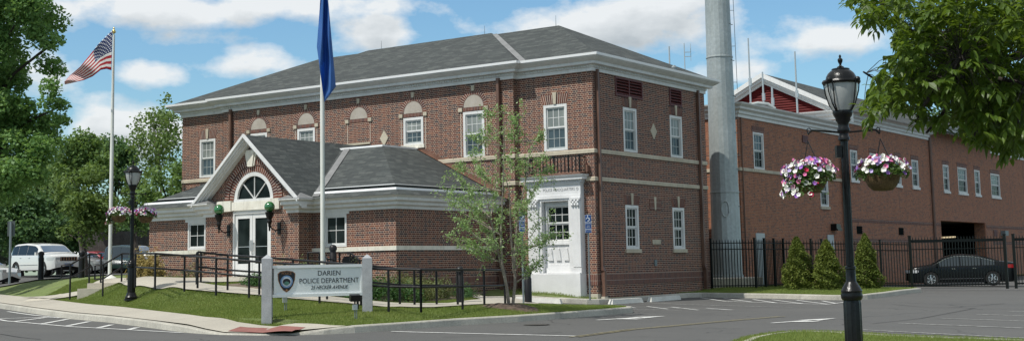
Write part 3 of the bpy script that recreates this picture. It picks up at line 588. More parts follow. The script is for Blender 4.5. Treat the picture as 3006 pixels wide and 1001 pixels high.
def window(parent, fr, u0, u1, z0, z1, cols=3, rows=2, sill=True, up='glass_blind', lo='glass_blue', single=False, casing=.10, sillmat='limestone', name='window'):
    f = MB(); d0, d1 = -.10, -.01
    fbox(f, fr, u0, u0+casing, d0, d1+.02, z0, z1); fbox(f, fr, u1-casing, u1, d0, d1+.02, z0, z1)
    fbox(f, fr, u0+casing, u1-casing, d0, d1+.02, z1-casing, z1); fbox(f, fr, u0+casing, u1-casing, d0, d1+.025, z0, z0+.07)
    a, b = u0+casing, u1-casing; c0, c1 = z0+.07, z1-casing; zm = (c0+c1)/2
    win = f.build(name, 'white_trim', parent)
    sashes = [(c0, c1, up, 0)] if single else [(zm, c1, up, -.02), (c0, zm, lo, -.045)]
    for (s0, s1, gm, sd) in sashes:
        s = MB(); w = .045
        fbox(s, fr, a+.001, a+w, sd-.05, sd-.02, s0+.001, s1-.001); fbox(s, fr, b-w, b-.001, sd-.05, sd-.02, s0+.001, s1-.001)
        fbox(s, fr, a+w, b-w, sd-.05, sd-.02, s1-w, s1-.001); fbox(s, fr, a+w, b-w, sd-.05, sd-.02, s0+.001, s0+w*1.2)
        g0, g1, h0, h1 = a+w, b-w, s0+w*1.2, s1-w
        for i in range(1, cols): x = g0+(g1-g0)*i/cols; fbox(s, fr, x-.011, x+.011, sd-.045, sd-.025, h0, h1)
        for j in range(1, rows):
            z = h0+(h1-h0)*j/rows
            for i in range(cols):
                xa = g0+(g1-g0)*i/cols+(.011 if i else 0); xb = g0+(g1-g0)*(i+1)/cols-(.011 if i < cols-1 else 0)
                fbox(s, fr, xa, xb, sd-.044, sd-.026, z-.010, z+.010)
        s.build('sash', 'white_trim' if gm == up else 'sash_grey', win)
        p = MB(); fbox(p, fr, g0-.01, g1+.01, sd-.048, sd-.036, h0-.01, h1+.01); p.build('pane', gm, win)
    if sill:
        s = MB(); fbox(s, fr, u0-.07, u1+.07, -.09, .06, z0-.13, z0-.002); s.build('sill', sillmat, win)
    return win
def arch(parent, fr, cu, cz, r0, r1, a0=0, a1=180, d=.012, nb=22, key=None, name='brick_arch', keym='limestone'):
    b = MB(); m = MB(); steps = nb
    for i in range(steps):
        t0 = math.radians(a0+(a1-a0)*(i+.14)/steps); t1 = math.radians(a0+(a1-a0)*(i+.86)/steps)
        b.prism([(cu+r0*math.cos(t0), cz+r0*math.sin(t0)), (cu+r1*math.cos(t0), cz+r1*math.sin(t0)), (cu+r1*math.cos(t1), cz+r1*math.sin(t1)), (cu+r0*math.cos(t1), cz+r0*math.sin(t1))], fr, 0.002, d+.006)
        t0 = math.radians(a0+(a1-a0)*i/steps); t1 = math.radians(a0+(a1-a0)*(i+1)/steps)
        m.add([fr(cu+r*math.cos(t), d, cz+r*math.sin(t)) for r, t in ((r0, t0), (r1, t0), (r1, t1), (r0, t1))], [(0, 1, 2, 3)])
    o = b.build(name, 'voussoir', parent); m.build('mortar_joint', 'mortar', o)
    if key:
        k = MB(); w0, w1, z0, z1 = key; k.prism([(cu-w0, z0), (cu+w0, z0), (cu+w1, z1), (cu-w1, z1)], fr, .0, .05); k.build('keystone', keym, o)
    return o
def jack(parent, fr, cu, z0, w, h=.34, key=True):
    b = MB(); m = MB(); n = 13
    for i in range(n):
        if key and i == n//2: continue
        def X(k, top): q = (k/n-.5)*2; return cu+q*(w/2+(h*.28 if top else 0))
        b.prism([(X(i+.16, 0), z0), (X(i+.84, 0), z0), (X(i+.84, 1), z0+h), (X(i+.16, 1), z0+h)], fr, 0.002, .018)
    m.add([fr(cu-w/2, .01, z0), fr(cu+w/2, .01, z0), fr(cu+w/2+h*.28, .01, z0+h), fr(cu-w/2-h*.28, .01, z0+h)], [(0, 1, 2, 3)])
    o = b.build('brick_lintel', 'voussoir', parent); m.build('mortar_joint', 'mortar', o)
    k = MB(); k.prism([(cu-.05, z0), (cu+.05, z0), (cu+.085, z0+h+.08), (cu-.085, z0+h+.08)], fr, 0, .045); k.build('keystone', 'limestone', o)
# ------------------------------------------------------------------ main building
B = thing('brick_building', 'two storey dark red brick building with white cornice, grey hip roof and white portico', 'building')
XC0, XC1 = -17.72, -3.12
w = MB(); win_up = []
fR, fC, fS = FY(0), FY(-.22), FX(0)
# front right part
port_hole = [(-2.05, -.95, 1.31, 3.76)]
wallpoly(w, fR, rect(XC1, 0, -.2, 8.2), [rect(-2.0, -1.04, 5.5, 7.1), rect(-2.05, -.95, 1.31, 3.76)])
wallpoly(w, fR, rect(-20.45, XC0, -.2, 8.2), [rect(-19.36, -18.42, 5.52, 7.12)])
bays = [-15.66, -13.05, -10.31, -7.64, -4.86]
holesC = [rect(-5.33, -4.39, 5.49, 7.12), rect(-8.11, -7.17, 6.1, 7.12), rect(-13.52, -12.58, 5.9, 7.12), rect(-16.13, -15.19, 5.9, 7.12), rect(-10.8, -9.82, 5.9, 6.28)]
wallpoly(w, fC, rect(XC0, XC1, -.2, 8.2), holesC)
w.add([(XC1, -.22, -.2), (XC1, 0, -.2), (XC1, 0, 8.2), (XC1, -.22, 8.2)], [(0, 1, 2, 3)]); w.add([(XC0, -.22, -.2), (XC0, 0, -.2), (XC0, 0, 8.2), (XC0, -.22, 8.2)], [(0, 1, 2, 3)])
sideh = [rect(2.03, 2.99, 5.5, 7.07), rect(5.5, 6.46, 5.5, 7.07), rect(2.0, 2.92, 2.1, 3.63), rect(5.48, 6.4, 2.1, 3.63), rect(1.53, 3.46, 7.44, 8.1), rect(5.54, 6.5, 7.44, 8.1)]
wallpoly(w, fS, rect(0, 8.43, -.2, 8.2), sideh)
w.add([(0, 8.43, -.2), (-20.45, 8.43, -.2), (-20.45, 8.43, 8.2), (0, 8.43, 8.2)], [(0, 1, 2, 3)]); w.add([(-20.45, 0, -.2), (-20.45, 8.43, -.2), (-20.45, 8.43, 8.2), (-20.45, 0, 8.2)], [(0, 1, 2, 3)])
w.build('wall', 'brick', B)
for (fr, u0, u1, z0, z1, sl_) in [(fR, -2.0, -1.04, 5.5, 7.1, False), (fR, -19.36, -18.42, 5.52, 7.12, False)]:
    window(B, fr, u0, u1, z0, z1, sill=False); jack(B, fr, (u0+u1)/2, z1+.01, .98)
window(B, fC, -5.33, -4.39, 5.49, 7.12, sill=False)
window(B, fC, -8.11, -7.17, 6.1, 7.12, sill=True, sillmat='limestone_light')
window(B, fC, -13.52, -12.58, 5.9, 7.12, sill=False); window(B, fC, -16.13, -15.19, 5.9, 7.12, sill=False)
lv = MB(); fbox(lv, fC, -10.8, -9.82, -.1, -.06, 5.9, 6.28)
lv.build('louver', 'downspout_brown', B)
lt = MB(); fbox(lt, fC, -10.9, -9.72, 0, .04, 6.28, 6.36); lt.build('lintel', 'limestone', B)
for c in bays:
    arch(B, fC, c, 7.28, .45, .62, key=(.05, .075, 7.86, 8.06), nb=20)
    ty = MB(); pts = [(c+.44*math.cos(math.radians(a)), 7.28+.44*math.sin(math.radians(a))) for a in range(0, 181, 12)]
    ty.prism(pts, fC, 0, .01); ty.build('tympanum', 'tympanum', B)
    for q in (-.66, .49): im = MB(); fbox(im, fC, c+q, c+q+.17, 0, .05, 7.14, 7.28); im.build('impost', 'limestone', B)
    so_ = MB(); fbox(so_, fC, c-.46, c+.46, 0, .014, 7.15, 7.27); so_.build('brick_course', 'brick_soldier', B)
    for s_ in (-.575, .575): gl = MB(); fbox(gl, fC, c+s_-.012, c+s_+.012, 0, .006, 5.52, 7.14); gl.build('panel_joint', 'mortar', B)
# side windows
for (u0, u1) in ((2.03, 2.99), (5.5, 6.46)):
    window(B, fS, u0, u1, 5.5, 7.07, sill=False); jack(B, fS, (u0+u1)/2, 7.08, .98, .30)
for (u0, u1) in ((2.0, 2.92), (5.48, 6.4)):
    window(B, fS, u0, u1, 2.1, 3.63, up='glass_dark', lo='glass_dark'); jack(B, fS, (u0+u1)/2, 3.64, .95, .32)
for (u0, u1, nn_) in ((1.53, 3.46, 2), (5.54, 6.5, 1)):
    l = MB(); fbox(l, fS, u0, u0+.06, -.1, .03, 7.44, 8.1); fbox(l, fS, u1-.06, u1, -.1, .03, 7.44, 8.1); fbox(l, fS, u0+.06, u1-.06, -.1, .03, 8.04, 8.1); fbox(l, fS, u0+.06, u1-.06, -.1, .03, 7.44, 7.5)
    if nn_ == 2: fbox(l, fS, (u0+u1)/2-.03, (u0+u1)/2+.03, -.1, .028, 7.5, 8.04)
    for k in range(5):
        z = 7.52+k*.108; a = fS(u0+.06, .02, z); 
        l.add([fS(u0+.06, .022, z), fS(u1-.06, .022, z), fS(u1-.06, -.07, z+.085), fS(u0+.06, -.07, z+.085), fS(u0+.06, .022, z+.015), fS(u1-.06, .022, z+.015), fS(u1-.06, -.07, z+.10), fS(u0+.06, -.07, z+.10)], [(0, 1, 2, 3), (4, 5, 6, 7), (0, 1, 5, 4)])
    o = l.build('louver_vent', 'louver_red', B); bk = MB(); fbox(bk, fS, u0+.06, u1-.06, -.11, -.1, 7.5, 8.04); bk.build('vent_backing', 'dark_interior', o)
# belts, diamonds and stone bits
belt = MB(); bp = lambda zz: [(0, 0+zz), (.045, 0+zz), (.045, .12+zz), (.03, .137+zz), (0, .137+zz)]
PATHF = [(-20.45, 0), (XC0, 0), (XC0, -.22), (XC1, -.22), (XC1, 0), (0, 0), (0, 8.43)]
belt.sweep(PATHF, bp(5.338)); belt.build('belt_course', 'limestone', B)
b2 = MB(); b2.sweep([(-3.9, -.22), (XC1, -.22), (XC1, 0), (-2.72, 0)], bp(4.39)); b2.sweep([(-.32, 0), (0, 0), (0, 8.43)], bp(4.39)); b2.build('belt_course', 'limestone', B)
b3 = MB(); b3.sweep([(-3.9, -.22), (XC1, -.22), (XC1, 0), (0, 0), (0, 8.43)], [(0, .90), (.018, .90), (.018, 1.27), (0, 1.27)]); b3.build('soldier_course', 'brick_soldier', B)
dm = MB(); dm.prism([(4.22-.24, 6.36), (4.22, 6.06), (4.22+.24, 6.36), (4.22, 6.66)], fS, 0, .02); dm.build('diamond_inset', 'limestone', B); dm = MB(); dm.prism([(-9.05-.2, 6.45), (-9.05, 6.15), (-9.05+.2, 6.45), (-9.05, 6.75)], fC, 0, .02)
dm.build('diamond_inset', 'limestone', B)
mi = MB(); mi.prism([(4.15-.05, 3.5), (4.15+.05, 3.5), (4.15+.08, 3.97), (4.15-.08, 3.97)], fS, 0, .03); mi.build('stone_inset', 'limestone', B); mi = MB(); fbox(mi, fS, 3.87, 4.47, 0, .03, 2.27, 2.43); mi.build('stone_inset', 'limestone', B)
qb = MB(); fbox(qb, fS, 3.75, 4.6, 0.001, .022, 3.5, 3.9); qb.build('brick_patch', 'brick_soldier', B)
vt = MB(); fbox(vt, fS, 3.95, 4.12, 0, .04, 1.5, 1.72); vt.build('wall_vent', 'galv_post', B)
ft = MB(); ft.box(-.45, .02, -.03, .5, .1, .62); ft.build('footing_stone', 'concrete', B)
# cornice
cn = MB(); corn = [(0, 8.13), (.05, 8.13), (.05, 8.24), (.09, 8.26), (.09, 8.33), (.12, 8.34), (.26, 8.35), (.26, 8.44), (.31, 8.46), (.36, 8.49), (.44, 8.55), (.46, 8.56), (.46, 8.59), (0, 8.59)]
cn.sweep([(-20.45, 8.43), (-20.45, 0), (XC0, 0), (XC0, -.22), (XC1, -.22), (XC1, 0), (0, 0), (0, 8.43), (-2, 8.43)], corn); cn.build('cornice', 'white_trim', B)
gt = MB(); gt.sweep([(-20.45, 8.43), (-20.45, 0), (XC0, 0), (XC0, -.22), (XC1, -.22), (XC1, 0), (0, 0), (0, 8.43), (-2, 8.43)], [(.4, 8.592), (.51, 8.592), (.525, 8.675), (.49, 8.68), (.47, 8.64), (.4, 8.64)]); gt.build('gutter', 'white_edge', B)
dn = MB()
def dentils(mb, fr, u0, u1, d, z, st=.11):
    k = int((u1-u0)/st)
    for i in range(k): u = u0+(i+.25)*st; fbox(mb, fr, u, u+st*.5, d, d+.03, z, z+.06)
dentils(dn, fR, XC1, 0, .09, 8.26); dentils(dn, fC, XC0, XC1, .09, 8.26); dentils(dn, fS, 0, 8.4, .09, 8.26); dn.build('dentil_course', 'white_trim', B)
def hip(mb, x0, x1, y0, y1, z0, p, kx=1.0):
    h = (y1-y0)/2; r = z0+h*p; ym = (y0+y1)/2
    return mb.add([(x0, y0, z0), (x1, y0, z0), (x1, y1, z0), (x0, y1, z0), (x0+h*kx, ym, r), (x1-h*kx, ym, r)], [(0, 1, 5, 4), (1, 2, 5), (2, 3, 4, 5), (3, 0, 4), (3, 2, 1, 0)])
rf = MB(); hip(rf, -20.93, .48, -.48, 8.91, 8.63, .452, .95); hip(rf, -18.22, -2.62, -.70, 9.13, 8.63, .447, .93); roof = rf.build('roof', 'shingle', B)
vf = MB()
for k in range(2):
    a = Vector((-2.62, -.48, 8.66)); b = Vector((-7.05, 4.05, 10.74)); sl3 = .34
vf.add([a, a+Vector((.26, 0, 0)), b+Vector((.26, 0, .0)), b], [(0, 1, 2, 3)]); vf.build('valley_flashing', 'flashing', roof)
for (x, y, h) in ((-12.9, 4.2, .42), (-7.5, 4.2, .42), (-4.1, 4.2, .42)):
    r_ = MB(); z = 10.74; r_.tube((x, y, z), (x, y, z+h), .012, .006, 6); r_.build('lightning_rod', 'galv_post', roof)
va = MB(); p = at(1979, 205, 50.5); va.lathe((p.x, p.y, p.z-.5), [(.07, 0), (.07, .45), (.12, .47), (.12, .58), (.05, .66)], 10); va.build('roof_vent', 'galv_post', roof)
# downspouts
def downspout(x, y, z0, z1, kick, name='downspout'):
    d = MB(); d.box(x-.055, x+.055, y-.05, y+.05, z0+(1.0 if kick else 0), z1)
    if kick:
        kx, ky = kick; d.beam((x, y, z0+1.05), (x+kx, y+ky, z0+.88), .12); d.box(x+kx-.065, x+kx+.065, y+ky-.06, y+ky+.06, z0+.05, z0+.92)
    return d.build(name, 'downspout_brown', B)
downspout(.08, .22, .45, 8.2, (.05, 0)); downspout(.08, 7.75, .45, 8.2, (.05, 0)); downspout(-3.70, -.32, .55, 8.2, None); downspout(-17.2, -.32, 3.0, 8.2, None)
bt_ = MB(); bt_.box(.06, .2, .12, .34, .4, .52); bt_.build('drain_boot', 'concrete', B)
# portico
po = MB(); f0 = FY(0)
for (u0, u1) in ((-2.62, -2.05), (-.95, -.44)): fbox(po, f0, u0, u1, -.1, .2, 1.31, 3.84)
fbox(po, f0, -2.05, -.95, -.1, .2, 3.76, 3.84)
fbox(po, f0, -2.62, -.44, 0, .24, 3.84, 3.95); fbox(po, f0, -2.62, -.44, 0, .22, 3.95, 4.32); fbox(po, f0, -2.64, -.42, 0, .27, 4.32, 4.36)
po.sweep([(-2.62, 0), (-2.62, -.2), (-.44, -.2), (-.44, 0)], [(0, 4.36), (.05, 4.37), (.05, 4.44), (.16, 4.46), (.16, 4.52), (.21, 4.58), (.23, 4.62), (0, 4.62)])
dentils(po, FY(-.2), -2.6, -.46, .05, 4.375, .075)
for i in range(14): u = -2.55+i*.158; fbox(po, FY(-.2), u, u+.07, .06, .14, 4.44, 4.475)
pt = po.build('portico', 'old_white_paint', B)
for c in (-2.33, -.63):
    pi_ = MB(); fbox(pi_, f0, c-.17, c+.17, .2, .26, 1.52, 3.55); fbox(pi_, f0, c-.2, c+.2, .2, .29, 1.31, 1.50); pi_.build('pilaster', 'old_white_paint', pt)
    cap = MB()
    fbox(cap, f0, c-.17, c+.17, .2, .27, 3.55, 3.78); fbox(cap, f0, c-.21, c+.21, .2, .32, 3.78, 3.83)
    for i in (-1, 0, 1): cap.sphere((c+i*.11, -.29, 3.6), .045, 8, 6, 1.3); cap.sphere((c+i*.13, -.31, 3.73), .042, 8, 6)
    for i in (-.5, .5): cap.sphere((c+i*.13, -.3, 3.67), .04, 8, 6, 1.3)
    cap.build('capital', 'old_white_paint', pt)
pl = MB(); pl.box(-2.75, -.42, -.40, .1, .35, 1.29); pl.box(-2.72, -.45, -.37, .1, 1.29, 1.33); pl.build('plinth', 'old_white_paint', pt)
pn = MB(); fbox(pn, f0, -2.05, -.95, -.09, .0, 1.31, 2.33); fbox(pn, f0, -2.05, -.95, -.11, -.02, 3.64, 3.76); fbox(pn, f0, -2.05, -2.0, -.11, -.02, 2.33, 3.64); fbox(pn, f0, -1.0, -.95, -.11, -.02, 2.33, 3.64); fbox(pn, f0, -1.98, -1.02, 0, .05, 2.28, 2.34); fbox(pn, f0, -1.98, -1.02, 0, .06, 1.31, 1.5); fbox(pn, f0, -1.95, -1.05, 0, .03, 1.5, 1.62)
for c in (-1.82, -1.5, -1.18): pn.prism([(c-.10, 1.75), (c+.10, 1.75), (c+.06, 2.05), (c+.04, 2.16), (c-.04, 2.16), (c-.06, 2.05)], f0, 0, .05)
pn.build('window_apron', 'old_white_paint', pt)
window(B, FY(.0), -2.0, -1.0, 2.34, 3.64, up='glass_dark', lo='glass_dark', sill=False, casing=.05)
rs = MB(); rs.box(-2.74, -.32, -.41, 0, 4.625, 4.69); rs.build('portico_flashing', 'copper', pt)
rb = MB(); rb.box(-.30, -.17, -.18, 0, 4.69, 4.93); rb.build('rust_box', 'copper', pt)
bal = MB()
yb = -.38
bal.box(-2.55, -.35, yb-.012, yb+.012, 5.2, 5.235); bal.box(-2.55, -.35, yb-.012, yb+.012, 4.74, 4.77)
for xx in (-2.55, -.35): bal.box(xx-.012, xx+.012, yb, 0, 5.2, 5.235); bal.box(xx-.012, xx+.012, yb, 0, 4.74, 4.77)
for i in range(16):
    u = -2.55+2.2*i/15; big = i in (0, 4, 8, 12, 15); r = .024 if big else .014; bal.box(u-r, u+r, yb-r, yb+r, 4.7, 5.30 if big else 5.2)
for i in range(1, 4):
    for xx in (-2.55, -.35): bal.box(xx-.009, xx+.009, yb+.11*i-.009, yb+.11*i+.009, 4.7, 5.2)
for i in range(4):
    for sgn in (-1, 1):
        c = -.35-.13 if sgn > 0 else -2.55+.13
        pts = [(c+.07*math.cos(a/10*2*math.pi), yb, 5.0+.12*math.sin(a/10*2*math.pi)) for a in range(11)]
        if i == 0: bal.path(pts, .008, 5)
bal.build('balustrade', 'black_iron', pt)
def textmesh(txt, size, m, parent, origin, ux, uz, nrm, align='LEFT', shear=0, ext=.004, sx=1.0, name='lettering'):
    c = bpy.data.curves.new(name, 'FONT'); c.body = txt; c.size = size; c.align_x = align; c.extrude = ext; c.shear = shear; c.resolution_u = 3
    o = bpy.data.objects.new('tmp', c); COL.objects.link(o); bpy.context.view_layer.update()
    me = bpy.data.meshes.new_from_object(o); bpy.data.objects.remove(o)
    ux, uz, nrm, origin = map(Vector, (ux, uz, nrm, origin)); rt = parent
    while rt and rt.parent: rt = rt.parent
    L = rt.location if rt else Vector((0, 0, 0))
    for v in me.vertices: q = v.co.copy(); v.co = origin+ux*q.x*sx+uz*q.y+nrm*q.z-L
    me.materials.clear(); me.materials.append(MATS[m]); ob = bpy.data.objects.new(name, me); COL.objects.link(ob); ob.parent = parent; return ob
textmesh('POLICE HEADQUARTERS', .135, 'letter_grey', pt, (-.66, -.225, 4.1), (1, 0, 0), (0, 0, 1), (0, -1, 0), 'RIGHT', sx=.86)
em = MB(); em.path([(-.56+.035*math.cos(a/10*2*math.pi), -.226, 4.145+.04*math.sin(a/10*2*math.pi)) for a in range(11)], .008, 5); em.build('round_emblem', 'letter_grey', pt)
# ------------------------------------------------------------------ entrance wing
EW = thing('entrance_wing', 'single storey brick entrance wing with gabled doorway, arched window and truncated grey hip roof', 'building', (-9.65, -3.2, .8))
Yf, Yb, Xr, Xl, BX0, BX1 = -5.78, -6.45, -3.9, -15.62, -11.9, -7.48
fF, fB, fR2 = FY(Yf), FY(Yb), FX(Xr)
w = MB()
wallpoly(w, fF, rect(Xl, BX0, .2, 3.6), [rect(-13.54, -12.62, 2.38, 3.36)])
wallpoly(w, fF, rect(BX1, Xr, .2, 3.6), [rect(-6.94, -5.98, 2.32, 3.38)])
DC = -9.65; DW = .9
ac = (-9.56, 4.0)
archpts = [(ac[0]+.93*math.cos(math.radians(a)), 3.96+.97*math.sin(math.radians(a))) for a in range(0, 181, 10)]
gz = lambda u: 6.1-.9*abs(u-DC)
wallpoly(w, fB, [(BX0, .2), (BX1, .2), (BX1, gz(BX1)), (DC, 6.1), (BX0, gz(BX0))], [rect(DC-DW, DC+DW, .9, 3.65), archpts], .15)
w.add([(BX1, Yb, .2), (BX1, Yf, .2), (BX1, Yf, 4), (BX1, Yb, 4)], [(0, 1, 2, 3)]); w.add([(BX0, Yb, .2), (BX0, Yf, .2), (BX0, Yf, 4), (BX0, Yb, 4)], [(0, 1, 2, 3)])
wallpoly(w, fR2, rect(Yf, -.22, .2, 3.6)); w.add([(Xl, Yf, .2), (Xl, -.22, .2), (Xl, -.22, 3.6), (Xl, Yf, 3.6)], [(0, 1, 2, 3)])
w.build('wall', 'brick', EW)
bm_ = MB(); pb = lambda z: [(0, z), (.04, z), (.04, z+.135), (0, z+.135)]
bm_.sweep([(Xl, -.22), (Xl, Yf), (BX0, Yf)], pb(2.235)); bm_.sweep([(BX1+.9*0, Yf), (Xr, Yf), (Xr, -.22)], pb(2.16)); bm_.build('belt_course', 'limestone_light', EW)
sc = MB(); sc.sweep([(BX1, Yf), (Xr, Yf), (Xr, -.22)], [(0, .93), (.018, .93), (.018, 1.26), (0, 1.26)]); sc.build('soldier_course', 'brick_soldier', EW)
for (u0, u1, z0, z1) in ((-13.54, -12.62, 2.38, 3.36), (-6.94, -5.98, 2.32, 3.38)):
    window(EW, fF, u0, u1, z0, z1, cols=2, rows=2, sill=False, single=True, up='glass_dark', casing=.06)
    h = MB(); fbox(h, fF, u0-.12, u1+.12, 0, .03, z1, 3.5); h.build('window_head', 'white_trim', EW)
pc = [(0, 3.47), (.06, 3.47), (.06, 3.55), (.10, 3.57), (.20, 3.60), (.20, 3.68), (.25, 3.70), (.34, 3.73), (.34, 3.82), (.40, 3.85), (.45, 3.88), (.45, 3.92), (0, 3.92)]
cw = MB(); cw.sweep([(Xl, -.22), (Xl, Yf), (BX0, Yf), (BX0, Yb), (-11.35, Yb)], pc); cw.build('cornice', 'white_trim', EW); cw = MB(); cw.sweep([(-7.98, Yb), (BX1, Yb), (BX1, Yf), (Xr, Yf), (Xr, -.22)], pc); cw.build('cornice', 'white_trim', EW)
# hip roof truncated by a flat deck
ex0, ex1, ey0, ez, sp_, tz = Xl-.47, Xr+.5, Yf-.5, 3.90, .5, 5.92
tt = (tz-ez)/sp_
rw = MB(); rw.add([(ex0, ey0, ez), (ex1, ey0, ez), (ex1, -.22, ez), (ex0, -.22, ez), (ex0+tt, ey0+tt, tz), (ex1-tt, ey0+tt, tz), (ex1-tt, -.22, tz), (ex0+tt, -.22, tz)],
                  [(0, 1, 5, 4), (1, 2, 6, 5), (3, 0, 4, 7), (4, 5, 6, 7), (0, 3, 2, 1)])
r_ = rw.build('roof', 'shingle', EW)
GR = 6.16; hw_ = 2.52; gy0 = Yb-.42
gr_ = MB(); ge = GR-.9*hw_
gr_.add([(DC, gy0, GR), (DC, -.22, GR), (DC+hw_, -.22, ge), (DC+hw_, gy0, ge), (DC-hw_, -.22, ge), (DC-hw_, gy0, ge)], [(0, 1, 2, 3), (0, 5, 4, 1)])
gr_.add([(DC, gy0, GR-.06), (DC, -.22, GR-.06), (DC+hw_, -.22, ge-.06), (DC+hw_, gy0, ge-.06), (DC-hw_, -.22, ge-.06), (DC-hw_, gy0, ge-.06)], [(0, 1, 2, 3), (0, 5, 4, 1)])
gr_.build('gable_roof', 'shingle', EW)
# raking cornice
rk = MB(); s9 = math.hypot(1, .9)
for sg in (-1, 1):
    d_ = Vector((sg/s9, 0, -.9/s9)); n_ = Vector((sg*.9/s9, 0, 1/s9)); L_ = hw_*s9
    for (y0, y1, t0, t1) in ((gy0-.02, gy0+.06, -.07, .02), (gy0+.06, gy0+.12, -.13, -.05), (gy0+.12, gy0+.22, -.17, -.055), (gy0+.22, Yb+.02, -.22, -.062)):
        top = Vector((DC, 0, GR)); vs = []
        for y in (y0, y1):
            for tv in (t0, t1):
                p0 = top+n_*tv; p0 = Vector((DC, y, p0.z+ (DC-p0.x)*sg*0)); 
                # vertical cut at the ridge
                zt = GR+tv*s9; vs += [Vector((DC, y, zt)), Vector((DC+sg*hw_, y, zt-.9*hw_))]
        rk.add(vs, [(0, 1, 3, 2), (4, 6, 7, 5), (0, 2, 6, 4), (1, 5, 7, 3), (2, 3, 7, 6), (0, 4, 5, 1)])
rk.build('raking_cornice', 'white_trim', EW)
for (u0, u1) in ((-12.36, -11.33), (-8.0, -7.02)):
    cp = MB(); y0, y1 = Yb-.46, Yb+.3; um = (u0+u1)/2; cp.add([(u0, y0, 3.925), (u1, y0, 3.925), (u1, y1, 3.925), (u0, y1, 3.925), (um-.1, Yb, 4.13), (um+.1, Yb, 4.13)], [(0, 1, 5, 4), (1, 2, 5), (2, 3, 4, 5), (3, 0, 4)]); cp.build('return_cap', 'flashing', EW)
# lines on the roof: built-in gutter
gl_ = MB(); gd = MB(); gu = MB()
def onroof(t, side):
    z = ez+sp_*t
    return z
def strips(name, m, bands):
    "the parts of the built-in gutter left and right of the gable, each following the eaves"
    def P(x, y, t, h): return (x, y, ez+sp_*t+h)
    gl0, gr0 = DC-hw_+.30, DC+hw_-.15
    L_ = MB(); R_ = MB()
    for t0, t1, h0, h1 in bands:
        for mb, pts in ((L_, lambda t: [(ex0+t, -.24), (ex0+t, ey0+t), (gl0, ey0+t)]), (R_, lambda t: [(gr0, ey0+t), (ex1-t, ey0+t), (ex1-t, -.24)])):
            a, b = pts(t0), pts(t1); o_ = len(mb.v); mb.v += [P(*q, t0, h0) for q in a]+[P(*q, t1, h1) for q in b]; mb.f += [(o_, o_+1, o_+4, o_+3), (o_+1, o_+2, o_+5, o_+4)]
    for mb in (L_, R_): mb.build(name, m, r_, fix=False)
strips('gutter_edge', 'white_edge', [(.34, .35, .0, .06), (.35, .37, .06, .055)])
strips('gutter_trough', 'gutter_dark', [(.37, .68, .012, .014)])
strips('drip_edge', 'alu', [(.68, .71, .012, .028)])
dk = MB(); dk.sweep([(ex0+tt, -.24), (ex0+tt, ey0+tt), (ex1-tt, ey0+tt), (ex1-tt, -.24)], [(-.06, tz), (.05, tz-.02), (.05, tz+.045), (-.06, tz+.055)]); dk.build('deck_edge', 'white_edge', r_)
vl = MB(); a = Vector((DC+hw_-.02, ey0+.12, 3.99)); b = Vector((-9.31+.05, -2.2, 5.97)); vl.add([a, a+Vector((.30, 0, -.0)), b+Vector((.30, 0, 0)), b], [(0, 1, 2, 3)]); vl.build('valley_flashing', 'flashing', r_)
cfp = MB(); a = Vector((ex1, -.24, ez+.03)); b = Vector((ex1-tt, -.24, tz+.03)); cfp.add([a, b, b+Vector((0, 0, .16)), a+Vector((0, 0, .16))], [(0, 1, 2, 3)]); cfp.add([a+Vector((0, -.1, 0)), b+Vector((0, -.1, 0)), b, a], [(0, 1, 2, 3)]); cfp.build('step_flashing', 'copper', r_)
# lintel blocks, arch window, brick rings
for q in ((DC-DW-.02, DC+DW+.06, .06, 3.64, 3.93), (-11.25, DC-DW-.02, .10, 3.62, 3.98), (DC+DW+.06, -8.28, .10, 3.62, 3.98)): ln = MB(); fbox(ln, fB, q[0], q[1], 0, *q[2:]); ln.build('stone_lintel', 'limestone_light', EW)
arch(EW, fB, ac[0], 3.98, .94, 1.14, nb=34, d=.012); arch(EW, fB, ac[0], 3.98, 1.17, 1.36, nb=40, d=.03)
ky = MB(); ky.prism([(DC-.11, 5.1), (DC+.11, 5.1), (DC+.2, 5.66), (DC-.2, 5.66)], fB, 0, .10); ky.prism([(DC-.17, 5.12), (DC-.12, 5.12), (DC-.22, 5.62), (DC-.28, 5.62)], fB, 0, .07); ky.prism([(DC+.17, 5.12), (DC+.12, 5.12), (DC+.22, 5.62), (DC+.28, 5.62)], fB, 0, .07); ky.build('keystone', 'limestone_light', EW)
fw = MB(); n = 24
for i in range(n):
    a0, a1 = math.pi*i/n, math.pi*(i+1)/n
    fw.prism([(ac[0]+r*math.cos(a), 3.96+r*1.04*math.sin(a)) for r, a in ((.79, a0), (.925, a0), (.925, a1), (.79, a1))], fB, -.12, .01)
fbox(fw, fB, ac[0]-.925, ac[0]+.925, -.12, .03, 3.93, 4.02)
for ang in (45, 90, 135):
    a = math.radians(ang); d_ = Vector((math.cos(a), math.sin(a))); nn = Vector((-d_.y, d_.x))*.013; c = Vector((ac[0], 4.0)); e = c+d_*.8
    fw.prism([tuple(c-nn), tuple(e-nn), tuple(e+nn), tuple(c+nn)], fB, -.08, -.03)
fwn = fw.build('arched_window', 'white_trim', EW)
gp = MB(); gp.prism([(ac[0]+.82*math.cos(math.pi*i/20), 3.98+.85*math.sin(math.pi*i/20)) for i in range(21)], fB, -.1, -.07); gp.build('pane', 'glass_dark', fwn)
